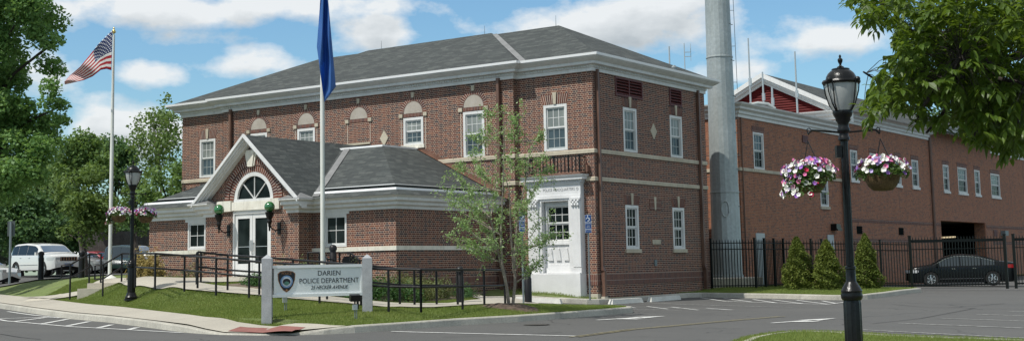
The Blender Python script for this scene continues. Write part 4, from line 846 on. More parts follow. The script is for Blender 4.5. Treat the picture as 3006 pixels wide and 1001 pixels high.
# doors
df = MB(); z0, z1 = 1.42, 3.62
fbox(df, fB, DC-DW, DC-DW+.07, -.14, .0, z0, z1); fbox(df, fB, DC+DW-.07, DC+DW, -.14, .0, z0, z1); fbox(df, fB, DC-DW+.07, DC+DW-.07, -.14, .0, z1-.1, z1+.02)
df.build('door_frame', 'white_trim', EW)
for sg in (-1, 1):
    a, b = (DC-DW+.075, DC-.008) if sg < 0 else (DC+.008, DC+DW-.075)
    d = MB(); fbox(d, fB, a, a+.12, -.1, -.04, z0, z1-.105); fbox(d, fB, b-.12, b, -.1, -.04, z0, z1-.105); fbox(d, fB, a+.12, b-.12, -.1, -.04, z0, z0+.42); fbox(d, fB, a+.12, b-.12, -.1, -.04, z1-.26, z1-.105)
    do = d.build('door', 'white_trim', EW)
    g = MB(); fbox(g, fB, a+.12, b-.12, -.085, -.07, z0+.42, z1-.26); g.build('pane', 'glass_dark', do)
    g = MB(); fbox(g, fB, a+.12, b-.12, -.065, -.055, z0+.98, z0+1.0); g.build('push_bar', 'alu', do)
    hx = b-.06 if sg < 0 else a+.06; g = MB(); g.path([fB(hx-.035*sg*-1, .0, z0+.86), fB(hx+.05*sg*-1*-1*0+hx*0, .05, z0+.86), fB(hx, .05, z0+1.22), fB(hx, 0, z0+1.22)], .016, 6) if False else None
    g = MB(); cxx = hx; pts = [fB(cxx+dx, .02, z0+zz) for dx, zz in ((-.07*sg*-1*0, .84), (.09*sg*-1, .84), (.09*sg*-1, 1.2), (0, 1.2), (0, .84))]
    g.path(pts, .014, 6); g.build('handle', 'alu', do)
st_ = MB(); fbox(st_, fB, DC-1.0, DC+1.0, 0, .35, 1.3, 1.41); st_.build('door_step', 'concrete', EW)
# wall lamps with green globes
def wall_lamp(x, label):
    base = (x, Yb, 3.0); o = thing('wall_lamp', label, 'lamp', base, 0, 'green globe lamps beside the entrance')
    b = MB(); b.box(-.07, .07, -.03, 0, -.22, .18); b.path([(0, -.03, -.05), (0, -.18, -.1), (0, -.36, -.02), (0, -.45, .12), (0, -.45, .2)], .022, 8); b.build('bracket', 'black_iron', o, True, world=False)
    c = MB(); c.lathe((0, -.45, 0), [(.005, -.12), (.03, -.10), (.03, .0), (.05, .05), (.05, .12), (.09, .2), (.07, .26), (.11, .34), (.15, .46), (.16, .5), (.10, .52)], 14, .06); c.build('lamp_base', 'black_iron', o, True, world=False)
    g = MB(); g.sphere((0, -.45, .68), .175, 24, 16); g.build('globe', 'green_globe', o, True, world=False); return o
wall_lamp(-10.75, 'green glass globe lamp on black wall bracket, left of the double doors')
wall_lamp(-8.36, 'green glass globe lamp on black wall bracket, right of the double doors')
# ------------------------------------------------------------------ rear building
R = thing('rear_building', 'long orange brick building at the right with white cornices and red gable behind the fence', 'building', (-4, 24, .5))
XR = -.5; fr = FX(XR); Y0r = 12.5
w = MB()
wl = [(13.93, 15.0, 5.5, 7.08), (25.0, 25.95, 5.5, 6.98), (27.75, 28.65, 5.5, 6.98), (31.6, 32.45, 5.5, 6.98), (34.3, 35.4, 5.5, 7.0), (40.3, 41.4, 5.5, 7.05), (43.2, 45.05, 5.5, 7.05), (46.75, 47.9, 5.5, 7.05), (50.4, 52.5, 5.5, 7.0), (21.2, 22.2, 4.1, 5.5)]
wallpoly(w, fr, rect(Y0r, 24.0, -.2, 7.7), [rect(*wl[0]), rect(*wl[-1])])
fr2 = FX(XR+.12)
wallpoly(w, fr2, rect(24.0, 37.4, -.2, 8.4), [rect(*q) for q in wl[1:5]])
fr3 = FX(XR)
wallpoly(w, fr3, rect(37.4, 50.5, -.2, 9.0), [rect(*q) for q in wl[5:8]]+[rect(39.35, 48.6, -.1, 3.75)], .5)
wallpoly(w, fr3, rect(50.5, 72, -.2, 8.4), [rect(*wl[8])])
w.add([(XR, 24, -.2), (XR+.12, 24, -.2), (XR+.12, 24, 8.4), (XR, 24, 8.4)], [(0, 1, 2, 3)]); w.add([(XR, 37.4, -.2), (XR+.12, 37.4, -.2), (XR+.12, 37.4, 8.4), (XR, 37.4, 8.4)], [(0, 1, 2, 3)])
w.add([(XR, Y0r, -.2), (-16, Y0r, -.2), (-16, Y0r, 7.7), (XR, Y0r, 7.7)], [(0, 1, 2, 3)]); w.add([(-16, Y0r, -.2), (-16, 72, -.2), (-16, 72, 8.4), (-16, Y0r, 7.7)], [(0, 1, 2, 3)])
w.add([(XR, 72, -.2), (-16, 72, -.2), (-16, 72, 8.4), (XR, 72, 8.4)], [(0, 1, 2, 3)]); w.add([(XR, 50.5, 8.3), (-3, 50.5, 8.3), (-3, 50.5, 9.0), (XR, 50.5, 9.0)], [(0, 1, 2, 3)])
w.build('wall', 'brick_rear', R)
for i, q in enumerate(wl):
    f_ = fr2 if 1 <= i <= 4 else fr
    window(R, f_, *q, sill=True, cols=3 if q[1]-q[0] < 1.3 else 4, rows=2, sillmat='white_trim' if i not in (0, 9) else 'limestone', up='glass_blue', lo='glass_dark', casing=.08)
    h = MB(); fbox(h, f_, q[0]-.1, q[1]+.1, 0, .012, q[3]+.01, q[3]+.26); h.build('brick_lintel', 'brick_soldier', R)
bc = MB(); bc.sweep([(-16, Y0r), (XR, Y0r), (XR, 24.0)], bp(5.36)); bc.build('belt_course', 'limestone', R)
bd = MB(); fbox(bd, fr2, 24.0, 37.4, 0, .012, 3.43, 3.6); fbox(bd, fr2, 24.0, 37.4, 0, .012, 2.45, 2.62); fbox(bd, fr, 37.4, 39.3, 0, .012, 3.43, 3.6); fbox(bd, fr, 48.7, 72, 0, .012, 3.43, 3.62); fbox(bd, fr, 50, 72, 0, .012, 2.4, 2.6); bd.build('brick_band', 'brick_soldier', R)
cr = MB(); rc = lambda z: [(0, z), (.05, z), (.05, z+.12), (.12, z+.16), (.12, z+.26), (.25, z+.34), (.25, z+.42), (.38, z+.52), (.40, z+.58), (-.3, z+.58)]
cr.sweep([(-16, Y0r), (XR, Y0r), (XR, 23.9)], rc(7.6)); cr.sweep([(XR+.12-2, 24.02), (XR+.12, 24.02), (XR+.12, 37.4), (XR-.6, 37.4)], rc(8.28)); cr.sweep([(XR, 37.45), (XR, 50.5), (XR-2, 50.5)], rc(8.93)); cr.sweep([(XR, 50.55), (XR, 72)], rc(8.3)); cr.build('cornice', 'white_trim', R)
fd = MB(); fd.add([(XR, Y0r, 7.9), (XR, 24, 7.9), (-16, 24, 7.9), (-16, Y0r, 7.9)], [(0, 1, 2, 3)]); fd.add([(XR, 50.5, 8.6), (XR, 72, 8.6), (-16, 72, 8.6), (-16, 50.5, 8.6)], [(0, 1, 2, 3)]); fd.build('flat_roof', 'flashing', R)
# gable roof behind the parapet block
GYr, GXr, GZ, GH, gp_ = 24.0, -4.3, 11.02, 4.3, .50
gb = MB(); ge_ = GZ-gp_*GH
gb.add([(GXr, GYr-.3, GZ), (GXr, 46, GZ), (GXr+GH+.2, 50.4, ge_-.1), (GXr+GH+.2, GYr-.3, ge_-.1), (GXr-GH-.2, GYr-.3, ge_-.1), (GXr-GH-.2, 50.4, ge_-.1)], [(0, 1, 2, 3), (0, 4, 5, 1), (1, 5, 2)])
rr_ = gb.build('roof', 'shingle', R)
# cross ridge block rising behind
cb = MB(); hip(cb, -14, .1, 37.0, 51.0, 9.5, .32); cb.build('hip_roof', 'shingle', R)
gs = MB(); ht = GZ-.35
gs.prism([(GXr-GH+.3, 7.9), (GXr+GH-.3, 7.9), (GXr+GH-.3, ge_), (GXr, ht), (GXr-GH+.3, ge_)], FY(GYr), -.2, 0)
for k in range(22):
    z = 8.0+k*.125; half = min(GH-.3, (ht-z)/gp_)
    if half > .1: gs.add([(GXr-half, GYr-.002, z+.125), (GXr+half, GYr-.002, z+.125), (GXr+half, GYr-.05, z), (GXr-half, GYr-.05, z)], [(0, 1, 2, 3)]); gs.add([(GXr-half, GYr-.002, z), (GXr+half, GYr-.002, z), (GXr+half, GYr-.05, z), (GXr-half, GYr-.05, z)], [(0, 1, 2, 3)])
gs.build('red_gable', 'siding_red', R, fix=False)
rg = MB()
for sg in (-1, 1):
    for (y0, y1, t0, t1) in ((GYr-.42, GYr-.3, -.22, .02), (GYr-.30, GYr-.12, -.36, -.06), (GYr-.12, GYr+.02, -.52, -.10)):
        vs = []
        for y in (y0, y1):
            for tv in (t0, t1): vs += [Vector((GXr, y, GZ+tv)), Vector((GXr+sg*(GH+.25), y, GZ+tv-gp_*(GH+.25)))]
        rg.add(vs, [(0, 1, 3, 2), (4, 6, 7, 5), (0, 2, 6, 4), (1, 5, 7, 3), (2, 3, 7, 6), (0, 4, 5, 1)])
rg.sweep([(GXr+GH-.55, GYr-.02), (XR+.13, GYr-.02), (XR+.13, GYr+.3)], rc(8.25)); rg.build('raking_cornice', 'white_trim', R)
# garage opening interior
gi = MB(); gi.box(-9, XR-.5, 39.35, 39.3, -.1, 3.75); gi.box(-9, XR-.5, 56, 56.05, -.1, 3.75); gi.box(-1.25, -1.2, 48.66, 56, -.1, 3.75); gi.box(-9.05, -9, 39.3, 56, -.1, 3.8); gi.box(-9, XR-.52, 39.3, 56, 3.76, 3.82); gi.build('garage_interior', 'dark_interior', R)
gj = MB(); gj.box(-1.2, -.51, 48.5, 48.59, -.1, 3.74); gj.build('garage_jamb', 'brick_rear', R)
gfl = MB(); p0 = at(2762, 697, 82); p1 = at(2803, 695, 82.5); gfl.beam(p0, p1, .14, .09); gfl.build('strip_light', 'fluorescent', R)
for (u0, u1) in ((13.8, 14.65), (21.8, 22.55)):
    d = MB(); fbox(d, fr, u0, u1, 0, .04, .5, 2.78); do = d.build('door', 'door_grey', R); g = MB(); fbox(g, fr, u1-.12, u1-.06, .04, .08, 1.45, 1.6); g.build('handle', 'galv_post', do)
sl_ = MB(); fbox(sl_, fr, 22.3, 22.9, 0, .35, 2.98, 3.05); sl_.prism([(22.3, 3.05), (22.9, 3.05), (22.75, 3.28), (22.3, 3.3)], fr, 0, .3); sl_.build('wall_light', 'black_iron', R)
for (u0, u1, z0, z1, m_) in ((19.3, 19.95, 6.98, 7.32, 'louver_red'), (25.4, 26.1, 2.86, 3.24, 'gutter_dark'), (31.6, 32.3, 2.86, 3.24, 'gutter_dark'), (50.3, 51.1, 2.95, 3.35, 'louver_red')):
    v = MB(); f_ = fr2 if 24 < u0 < 37 else fr
    for k in range(4): fbox(v, f_, u0, u1, 0, .04, z0+k*(z1-z0)/4, z0+(k+.7)*(z1-z0)/4)
    fbox(v, f_, u0, u1, 0, .015, z0, z1); v.build('wall_vent', m_, R)
fl2 = MB(); fbox(fl2, fr, 52.0, 52.8, 0, .3, 2.98, 3.3); fl2.build('flood_light', 'galv_post', R)
for (x, y, z, r) in ((.2, 37.5, 8.6, .09), (.14, 23.9, 7.6, .03), (.05, 12.7, 7.6, .03)): dp = MB(); dp.tube((XR+x, y, .2), (XR+x, y, z), r, n=8); dp.build('downspout', 'downspout_brown', R)
# rooftop aerials on the rear building
for (x0, y0, x1, y1, d, r) in ((2196, 113, 2197, 306, 62.5, .045), (2238, 212, 2238, 325, 62.5, .05), (2266, 256, 2267, 325, 62.5, .06), (2333, 152, 2334, 340, 63, .05)):
    m = MB(); a, b = at(x0, y0, d), at(x1, y1, d); b.x, b.y = a.x, a.y; m.tube(b, a, r, r*.75, 8); mid = b.lerp(a, .3); m.box(mid.x-.05, mid.x+.07, mid.y-.05, mid.y+.05, mid.z-.1, mid.z+.25); m.build('aerial', 'alu', R)
gr2 = MB()
a, b = at(2200, 303, 62.6), at(2340, 336, 63.5); gr2.tube(a, b, .03, n=6); gr2.tube(a+Vector((0, 0, -.35)), b+Vector((0, 0, -.35)), .03, n=6)
for k in range(7): p = a.lerp(b, k/6); gr2.tube(p+Vector((0, 0, -.9)), p, .025, n=6)
gr2.build('roof_rail', 'alu', R)
dc = MB(); a = at(2196, 310, 61.5); dc.path([a+Vector((.0, 0, .0)), a+Vector((.4, .2, .08)), a+Vector((.8, .4, .02)), a+Vector((1.05, .6, -.2))], .09, 10); dc.build('roof_duct', 'galvanised', R, True)
for (x, y0, y1, d) in ((1964, 137, 240, 62), (2008, 128, 236, 62)):
    m = MB(); a, b = at(x, y0, d), at(x, y1, d); b.x, b.y = a.x, a.y; m.tube(b, a, .04 if x < 2000 else .025, n=6)
    if x > 2000:
        for k in (.0, .12): p = a.lerp(b, .25+k); m.beam(p, p+Vector((.25, .15, 0)), .03); m.tube(p+Vector((.25, .15, -.2)), p+Vector((.25, .15, .4)), .012, n=5)
    m.build('aerial', 'alu', R)
# ------------------------------------------------------------------ monopole
mp = at(2137, 826, 54.0); MX, MY = mp.x, mp.y; mg = G(MX, MY)
M_ = thing('monopole', 'tall grey galvanised monopole tower rising out of frame beside the brick building', 'tower', (MX, MY, mg))
sh = MB(); prof = [(.66, .35), (.66, .45), (.60, .47), (.592, 2), (.50, 13.0), (.40, 26), (.38, 32)]; sh.lathe((0, 0, 0), prof, 18); sh.build('shaft', 'galvanised', M_, world=False)
pg = MB()
rv = Vector((RX.x, RX.y, 0)).normalized()
for k in range(17):
    z = 3.2+k*1.5; r = .6-.0083*z; p = Vector((rv.x*r, rv.y*r, z)); pg.tube(p-rv*.02, p+rv*.09, .016, n=5)
    q = Vector((rv.x, rv.y, 0))*(r-.11)+Vector((FW.x, FW.y, 0))*(-.25); q.z = z; pg.tube(q, q+rv*.07-Vector((FW.x, FW.y, 0))*.06, .02, n=5)
    q = Vector((rv.x*(r+.0), rv.y*(r+.0), z+.6)); pg.tube(q, q+rv*.16, .01, n=4)
pg.build('climbing_peg', 'galv_post', M_, world=False); M_.children[-1]['kind'] = 'stuff'
cb_ = MB(); cb_.tube(rv*.69+Vector((0, 0, 8)), rv*.53+Vector((0, 0, 30)), .012, n=5); cb_.build('safety_cable', 'galv_post', M_, world=False)
hh = MB(); d0 = Vector((CAMP.x-MX, CAMP.y-MY, 0)).normalized(); pts = [d0*(.595)+rv*(.0+.15*math.cos(a/16*2*math.pi))+Vector((0, 0, 3.1+(.32*math.sin(a/16*2*math.pi)))) for a in range(17)]; hh.path(pts, .03, 6); hh.build('access_port', 'galvanised', M_, world=False)
sm = MB(); sm.lathe((0, 0, 3.75), [(.592, 0), (.60, .01), (.60, .05), (.59, .06)], 18); sm.lathe((0, 0, 9.3), [(.545, 0), (.555, .01), (.552, .06), (.54, .07)], 18); sm.build('seam_band', 'galvanised', M_, world=False)
pd = MB(); pd.lathe((0, 0, 0), [(1.5, -.3), (1.5, .33), (1.42, .36)], 8); pd.build('concrete_base', 'concrete', M_, world=False)
# ------------------------------------------------------------------ fences
def fence(p0, p1, label, cat='fence', h=1.83, group=None, bot=None, name='metal_fence', sp=.115, gate=False, posts=(0, 1), zf=G):
    p0, p1 = Vector(p0[:2]), Vector(p1[:2]); d = (p1-p0); L = d.length; d.normalize(); z0, z1 = zf(*p0), zf(*p1)
    o = thing(name, label, cat, (p0.x, p0.y, z0), 0, group); D = Vector((d.x, d.y, (z1-z0)/L)); k = int(L/sp)
    pk = MB()
    for i in range(1, k):
        b = D*(i*L/k)+Vector((0, 0, .05)); pk.box(b.x-.0125, b.x+.0125, b.y-.0125, b.y+.0125, b.z, b.z+h-.06); pk.add([(b.x-.0125, b.y-.0125, b.z+h-.06), (b.x+.0125, b.y-.0125, b.z+h-.06), (b.x+.0125, b.y+.0125, b.z+h-.06), (b.x-.0125, b.y+.0125, b.z+h-.06), (b.x, b.y, b.z+h+.03)], [(0, 1, 4), (1, 2, 4), (2, 3, 4), (3, 0, 4)])
    pk.build('pickets', 'fence_black', o, world=False)
    for zz in ((.12, h-.32, h-.08) if not gate else (.1, h-.45, h-.12)):
        r = MB(); w_ = .035 if not gate else (.06 if zz != h-.45 else .035); r.beam(Vector((0, 0, zz)), D*L+Vector((0, 0, zz)), .035, w_ if not (gate and zz > 1.6) else .11); r.build('rail', 'fence_black', o, world=False)
    for f in posts:
        b = D*(L*f); q = MB(); s = .035 if not gate else .05; q.box(b.x-s, b.x+s, b.y-s, b.y+s, b.z-.1, b.z+h+.08); q.box(b.x-s-.012, b.x+s+.012, b.y-s-.012, b.y+s+.012, b.z+h+.08, b.z+h+.11); q.build('post', 'fence_black', o, world=False)
    return o
fa0 = Vector((.12, 8.3)); fa1 = at(2220, 850, 51.5).xy; fb1 = at(2305, 846, 53.5).xy; fc1 = at(2678, 842, 54.0).xy; fg1 = at(2962, 843, 54.3).xy; fh1 = at(3120, 843, 54.5).xy
GF = 'black metal picket fencing around the rear yard'
fence(fa0, fa1, 'black picket fence panel between the brick corner and the tower base', group=GF)
fence(fa1, fb1, 'black picket fence panel turning back beside the grey door', group=GF, posts=(.33, .66, 1))
cm = fb1.lerp(fc1, .3); fence(fb1, cm, 'black picket fence run behind the leftmost arborvitae', group=GF, posts=(.35, .72, 1)); fence(cm, fc1, 'black picket fence run behind the middle and right arborvitae', group=GF, posts=(.33, .66))
ZG = lambda x, y: .40
fence(fc1, fg1, 'wide black sliding gate in front of the black sedan', 'gate', 2.0, None, name='sliding_gate', gate=True, sp=.125, posts=(0, .985), zf=ZG)
fence(fg1+Vector((.25, .15)), fh1, 'black gate leaf cut off at the right frame edge', 'gate', 2.0, None, name='sliding_gate', gate=True, sp=.125, posts=(0, 1), zf=ZG)
# ------------------------------------------------------------------ lamp posts
def lamp_post(loc, label):
    o = thing('lamp_post', label, 'street lamp', loc, 0, 'black cast iron lamp posts')
    b = MB(); b.lathe((0, 0, 0), [(.215, 0), (.215, .05), (.18, .06), (.19, .10), (.155, .15), (.14, .20), (.125, .24)], 20); b.lathe((0, 0, .24), [(.112, 0), (.118, .04), (.118, .70), (.11, .74)], 24, .08)
    b.lathe((0, 0, .98), [(.12, 0), (.14, .03), (.142, .07), (.132, .10), (.14, .12), (.12, .16), (.09, .21), (.07, .24)], 24); b.lathe((0, 0, 1.2), [(.07, 0), (.075, .01), (.066, .03), (.063, .18), (.072, .19), (.07, .22), (.056, .23)], 20); b.build('base', 'black_iron', o, True, world=False)
    s = MB(); s.lathe((0, 0, 1.43), [(.056, 0), (.054, .8), (.050, 1.66)], 24, .09); s.build('shaft', 'black_iron', o, True, world=False)
    c = MB(); c.lathe((0, 0, 3.08), [(.056, 0), (.075, .02), (.075, .05), (.06, .07), (.06, .10), (.08, .12), (.085, .16), (.07, .19), (.072, .24), (.10, .28), (.10, .31), (.12, .34), (.135, .38), (.13, .41)], 20); c.box(-.12, -.05, -.04, .04, 2.86, 3.02); c.build('lantern_fitter', 'black_iron', o, True, world=False)
    a = MB()
    for sg in (-1, 1):
        pts = [(.06*sg, 0, 3.20), (.3*sg, 0, 3.22), (.44*sg, 0, 3.23), (.5*sg, 0, 3.18)]; a.path(pts, .015, 6)
        a.path([(.44*sg, 0, 3.23), (.47*sg, 0, 3.26), (.50*sg, 0, 3.25), (.50*sg, 0, 3.20), (.48*sg, 0, 3.17)], .008, 5)
    a.build('cross_arm', 'black_iron', o, True, world=False)
    g = MB(); g.lathe((0, 0, 3.46), [(.11, 0), (.145, .07), (.18, .16), (.205, .26), (.218, .36), (.22, .41)], 28); g.build('globe', 'frosted_glass', o, True, world=False)
    h = MB(); h.lathe((0, 0, 3.85), [(.245, 0), (.258, .025), (.245, .05), (.205, .06), (.197, .10), (.172, .145), (.135, .18), (.12, .185), (.12, .205), (.11, .21), (.05, .22), (.03, .24)], 28); h.build('lamp_hood', 'black_iron', o, True, world=False)
    f = MB(); f.lathe((0, 0, 4.08), [(.05, 0), (.018, .02), (.014, .035), (.03, .07), (.036, .10), (.024, .12), (.01, .125), (.018, .14), (.012, .165), (.004, .17)], 12); f.build('finial', 'black_iron', o, True, world=False)
    for k in range(4):
        q = math.pi/2*k+.62; cx, sx_ = math.cos(q), math.sin(q); px, py = -sx_, cx; r = MB()
        for w_ in (-.04, .04):
            pts = [(cx*.135+px*w_*.2, sx_*.135+py*w_*.2, 3.48), (cx*.195+px*w_*.5, sx_*.195+py*w_*.5, 3.58), (cx*.238+px*w_, sx_*.238+py*w_, 3.74), (cx*.258+px*w_, sx_*.258+py*w_, 3.88)]
            r.path(pts, .009, 5)
        r.sphere((cx*.26, sx_*.26, 3.89), .038, 10, 7); r.build('cage_rib', 'black_iron', o, True, world=False)
    return o
LN_ = at(2512, 1102, 17.5); LLD = gdep(385, 881); LL = at(385, 881, LLD)
lampN = lamp_post((LN_.x, LN_.y, LN_.z), 'large black cast iron lamp post in the right foreground with flower baskets'); lampN.rotation_euler = (0, 0, YAW*-1+.10)
lampL = dup(lampN, (LL.x, LL.y, LL.z), .61+.92, 'black cast iron lamp post on the lawn before the entrance ramp', scale=(LLD/40.4,)*3)
def basket(loc, label, seed, R_=.24, trail=None):
    rr = np.random.default_rng(seed); o = thing('hanging_basket', label, 'flower basket', loc, 0, 'petunia baskets hung on lamp posts')
    b = MB(); b.lathe((0, 0, 0), [(.05, -.2), (.13, -.19), (.19, -.13), (.225, -.05), (.235, .01)], 20); b.build('basket', 'coir', o, True, world=False)
    c = MB()
    for k in range(3): q = 2*math.pi*k/3+.4; c.tube((.2*math.cos(q), .2*math.sin(q), 0), (0, 0, .5), .006, n=5)
    c.build('chain', 'black_iron', o, world=False)
    n = 1200; th = rr.uniform(0, 2*math.pi, n); r = .345*np.sqrt(rr.uniform(0, 1, n)); z = .06+.10*(1-(r/.345)**2)*rr.uniform(.2, 1.3, n)-.10*(r/.345)**3*rr.uniform(0, 1.2, n)
    P3 = np.c_[r*np.cos(th), r*np.sin(th), z]
    if trail:
        m = 700; t_ = rr.uniform(0, 1, m); ang = rr.choice(trail, m)+rr.normal(0, .35, m); rad = .27+.08*t_; P3 = np.r_[P3, np.c_[rad*np.cos(ang), rad*np.sin(ang), .04-.30*t_*rr.uniform(.4, 1.1, m)]+rr.normal(0, .02, (m, 3))]
    leafmesh('foliage', 'leaf_basket', o, P3, .05, .7, .5, seed, world=False)
    # flowers: five petalled trumpets
    fm = MB(); cen = []
    for k in range(185):
        t_ = rr.uniform(0, 2*math.pi); q = rr.uniform(0, 1)
        rad = .35*math.sqrt(q); zz = .14+.10*(1-(rad/.35)**2)+rr.uniform(-.03, .04)-(.12*rr.uniform(0, 1) if rad > .29 else 0); c_ = Vector((rad*1.08*math.cos(t_), rad*1.08*math.sin(t_), zz)); n_ = Vector((math.cos(t_)*(.3+rad*2.4), math.sin(t_)*(.3+rad*2.4), .8-rad*1.2))
        cen.append((c_, n_))
    if trail:
        for k in range(46):
            ang = rr.choice(trail)+rr.normal(0, .35); t_ = rr.uniform(0, 1); cen.append((Vector(((.32+.07*t_)*math.cos(ang), (.32+.07*t_)*math.sin(ang), .04-.28*t_)), Vector((math.cos(ang), math.sin(ang), .2))))
    for c_, n_ in cen:
        n_ = (n_+Vector(rr.normal(0, .3, 3))).normalized(); x = n_.cross(Vector((.1, .2, 1))).normalized(); y = n_.cross(x); s = rr.uniform(.028, .041); vs = [c_-n_*s*.5]
        for i in range(10): a = i/10*2*math.pi; r_2 = s*(1.0 if i % 2 == 0 else .82); vs.append(c_+x*math.cos(a)*r_2+y*math.sin(a)*r_2+n_*s*.15)
        fm.add(vs, [(0, 1+i, 1+(i+1) % 10) for i in range(10)])
    fm.build('flowers', 'petals', o, fix=False, world=False); return o
def armpt(l, sg, dz=0): 
    a = l.rotation_euler.z; return (l.location.x+.5*sg*math.cos(a), l.location.y+.5*sg*math.sin(a), l.location.z+3.19+dz)
ca = math.atan2(CAMP.y-LN_.y, CAMP.x-LN_.x)
basket(armpt(lampN, -1, -.60), 'trailing white pink and purple petunia basket, left arm of the foreground lamp', 3, trail=[ca, ca-.7, ca-1.3])
basket(armpt(lampN, 1, -.58), 'bowl shaped purple and white petunia basket, right arm of the foreground lamp', 5)
basket(armpt(lampL, -1, -.62), 'pink and white petunia basket, left arm of the lawn lamp', 8, trail=[ca-1.5])
basket(armpt(lampL, 1, -.62), 'white and lilac petunia basket, right arm of the lawn lamp', 11)
# ------------------------------------------------------------------ flagpoles and flags
def flagpole(loc, h, label, r=.066):
    o = thing('flagpole', label, 'flagpole', loc, 0, 'white flagpoles')
    p = MB(); p.lathe((0, 0, 0), [(r, 0), (r, h*.5), (r*.55, h)], 14); p.build('pole', 'pole_white', o, True, world=False)
    b = MB(); b.lathe((0, 0, -.05), [(.28, 0), (.28, .08), (.10, .2), (.07, .22)], 16); b.build('base_collar', 'pole_white', o, True, world=False)
    f = MB(); f.lathe((0, 0, h), [(.02, 0), (.02, .05), (.07, .09), (.075, .13), (.05, .18), (.025, .22), (.03, .26), (.005, .3)], 12); f.build('finial', 'gold', o, True, world=False)
    c = MB(); c.box(r, r+.05, -.02, .02, .9, 1.05); c.path([(r+.02, 0, 1.0), (r*.8+.02, 0, h*.5), (r*.6+.02, 0, h)], .006, 5); c.build('halyard', 'galv_post', o, world=False)
    return o
FL = at(322, 818, 48.4); fl_top = at(333.5, 76, 48.4)
flagpole((FL.x, FL.y, G(FL.x, FL.y)), fl_top.z-G(FL.x, FL.y)-.15, 'white flagpole flying the stars and stripes by the stone steps')
FC = at(947.5, 800, 38.5); flagpole((FC.x, FC.y, G(FC.x, FC.y)), 11.0, 'white flagpole with a blue flag rising behind the white sign')
def flagmesh(name, T, Bt, Tw, nu, nv, m, wave, parent=None, depth=45, off_=0):
    mb = MB(); uv = []
    def interp(L, s):
        x = s*(len(L)-1); i = min(int(x), len(L)-2); f = x-i
        # smooth
        return [L[i][k]*(1-f)+L[i+1][k]*f for k in (0, 1)]
    for i in range(nu+1):
        for j in range(nv+1):
            u, v = i/nu, j/nv; a, b = interp(T, u), interp(Bt, u); px, py = a[0]*(1-v)+b[0]*v, a[1]*(1-v)+b[1]*v
            p = at(px, py, depth+off_+wave(u, v)); mb.v.append(tuple(p)); uv.append((u, 1-v))
    for i in range(nu):
        for j in range(nv): q = i*(nv+1)+j; mb.f.append((q, q+1, q+nv+2, q+nv+1))
    o = mb.build(name, m, parent, False, False); o.data.polygons.foreach_set('use_smooth', [True]*len(o.data.polygons))
    ul = o.data.uv_layers.new(name='UVMap')
    for l in o.data.loops: ul.data[l.index].uv = uv[l.vertex_index]
    s = o.modifiers.new('thickness', 'SOLIDIFY'); s.thickness = .004
    return o
def flag_fn(t, p):
    tc = t.n('ShaderNodeTexCoord'); s = t.n('ShaderNodeSeparateXYZ', None, i0=tc.outputs['UV']); u, v = s.outputs[0], s.outputs[1]
    st = t.m('MODULO', t.m('FLOOR', t.m('MULTIPLY', v, 13)), 2)       # 0 -> red
    c = t.mix(st, (.42, .02, .03, 1), (.74, .73, .70, 1))
    fu = t.m('SUBTRACT', t.m('FRACT', t.m('ADD', t.m('MULTIPLY', u, 15), t.m('MULTIPLY', t.m('MODULO', t.m('FLOOR', t.m('MULTIPLY', v, 16.7)), 2), .5))), .5); fv = t.m('SUBTRACT', t.m('FRACT', t.m('MULTIPLY', v, 16.7)), .5)
    star = t.m('LESS_THAN', t.m('ADD', t.m('MULTIPLY', fu, fu), t.m('MULTIPLY', fv, fv)), .075)
    can = t.m('MULTIPLY', t.m('LESS_THAN', u, .42), t.m('GREATER_THAN', v, .4615))
    c = t.mix(can, c, t.mix(star, (.018, .035, .13, 1), (.72, .72, .72, 1)))
    t.set(p.inputs['Base Color'], c)
    tl = t.n('ShaderNodeBsdfTranslucent', None, Color=c); ms = t.n('ShaderNodeMixShader', None, Fac=.3, i1=p.outputs[0], i2=tl.outputs[0]); t.set(t.out.inputs[0], ms.outputs[0])
mat('flag_cloth', rough=.8, fn=flag_fn)
fo = flagmesh('flag', [(331, 89), (311, 108), (288, 131), (262, 165), (236, 196), (206, 222), (189, 241)], [(327, 207), (313, 203), (296, 206), (272, 225), (246, 236), (216, 243), (190, 249)], None, 36, 18, 'flag_cloth',
              lambda u, v: -.1+.9*u+.16*math.sin(5.5*u*math.pi+v*4)*min(1, 3*u), depth=48.4)
tag(fo, 'stars and stripes flag streaming left from its white flagpole', 'flag')
def blue_fn(t, p):
    P = pos(t); c = t.mix(t.noise(1.5, 2, .5, P), (.06, .19, .50, 1), (.09, .25, .62, 1)); t.set(p.inputs['Base Color'], c)
    tl = t.n('ShaderNodeBsdfTranslucent', None, Color=c); ms = t.n('ShaderNodeMixShader', None, Fac=.5, i1=p.outputs[0], i2=tl.outputs[0]); t.set(t.out.inputs[0], ms.outputs[0])
mat('blue_cloth', rough=.7, fn=blue_fn)
fo = flagmesh('flag', [(946, -75), (951, -75), (957, -70)], [(930, 138), (952, 300), (986, 255)], None, 22, 30, 'blue_cloth', lambda u, v: -.12+.20*math.sin(u*11+v*2.5)*(.35+v)-.1*v+.04*math.sin(v*14+u*5), depth=38.5)
tag(fo, 'limp blue flag hanging in folds from the centre flagpole', 'flag')
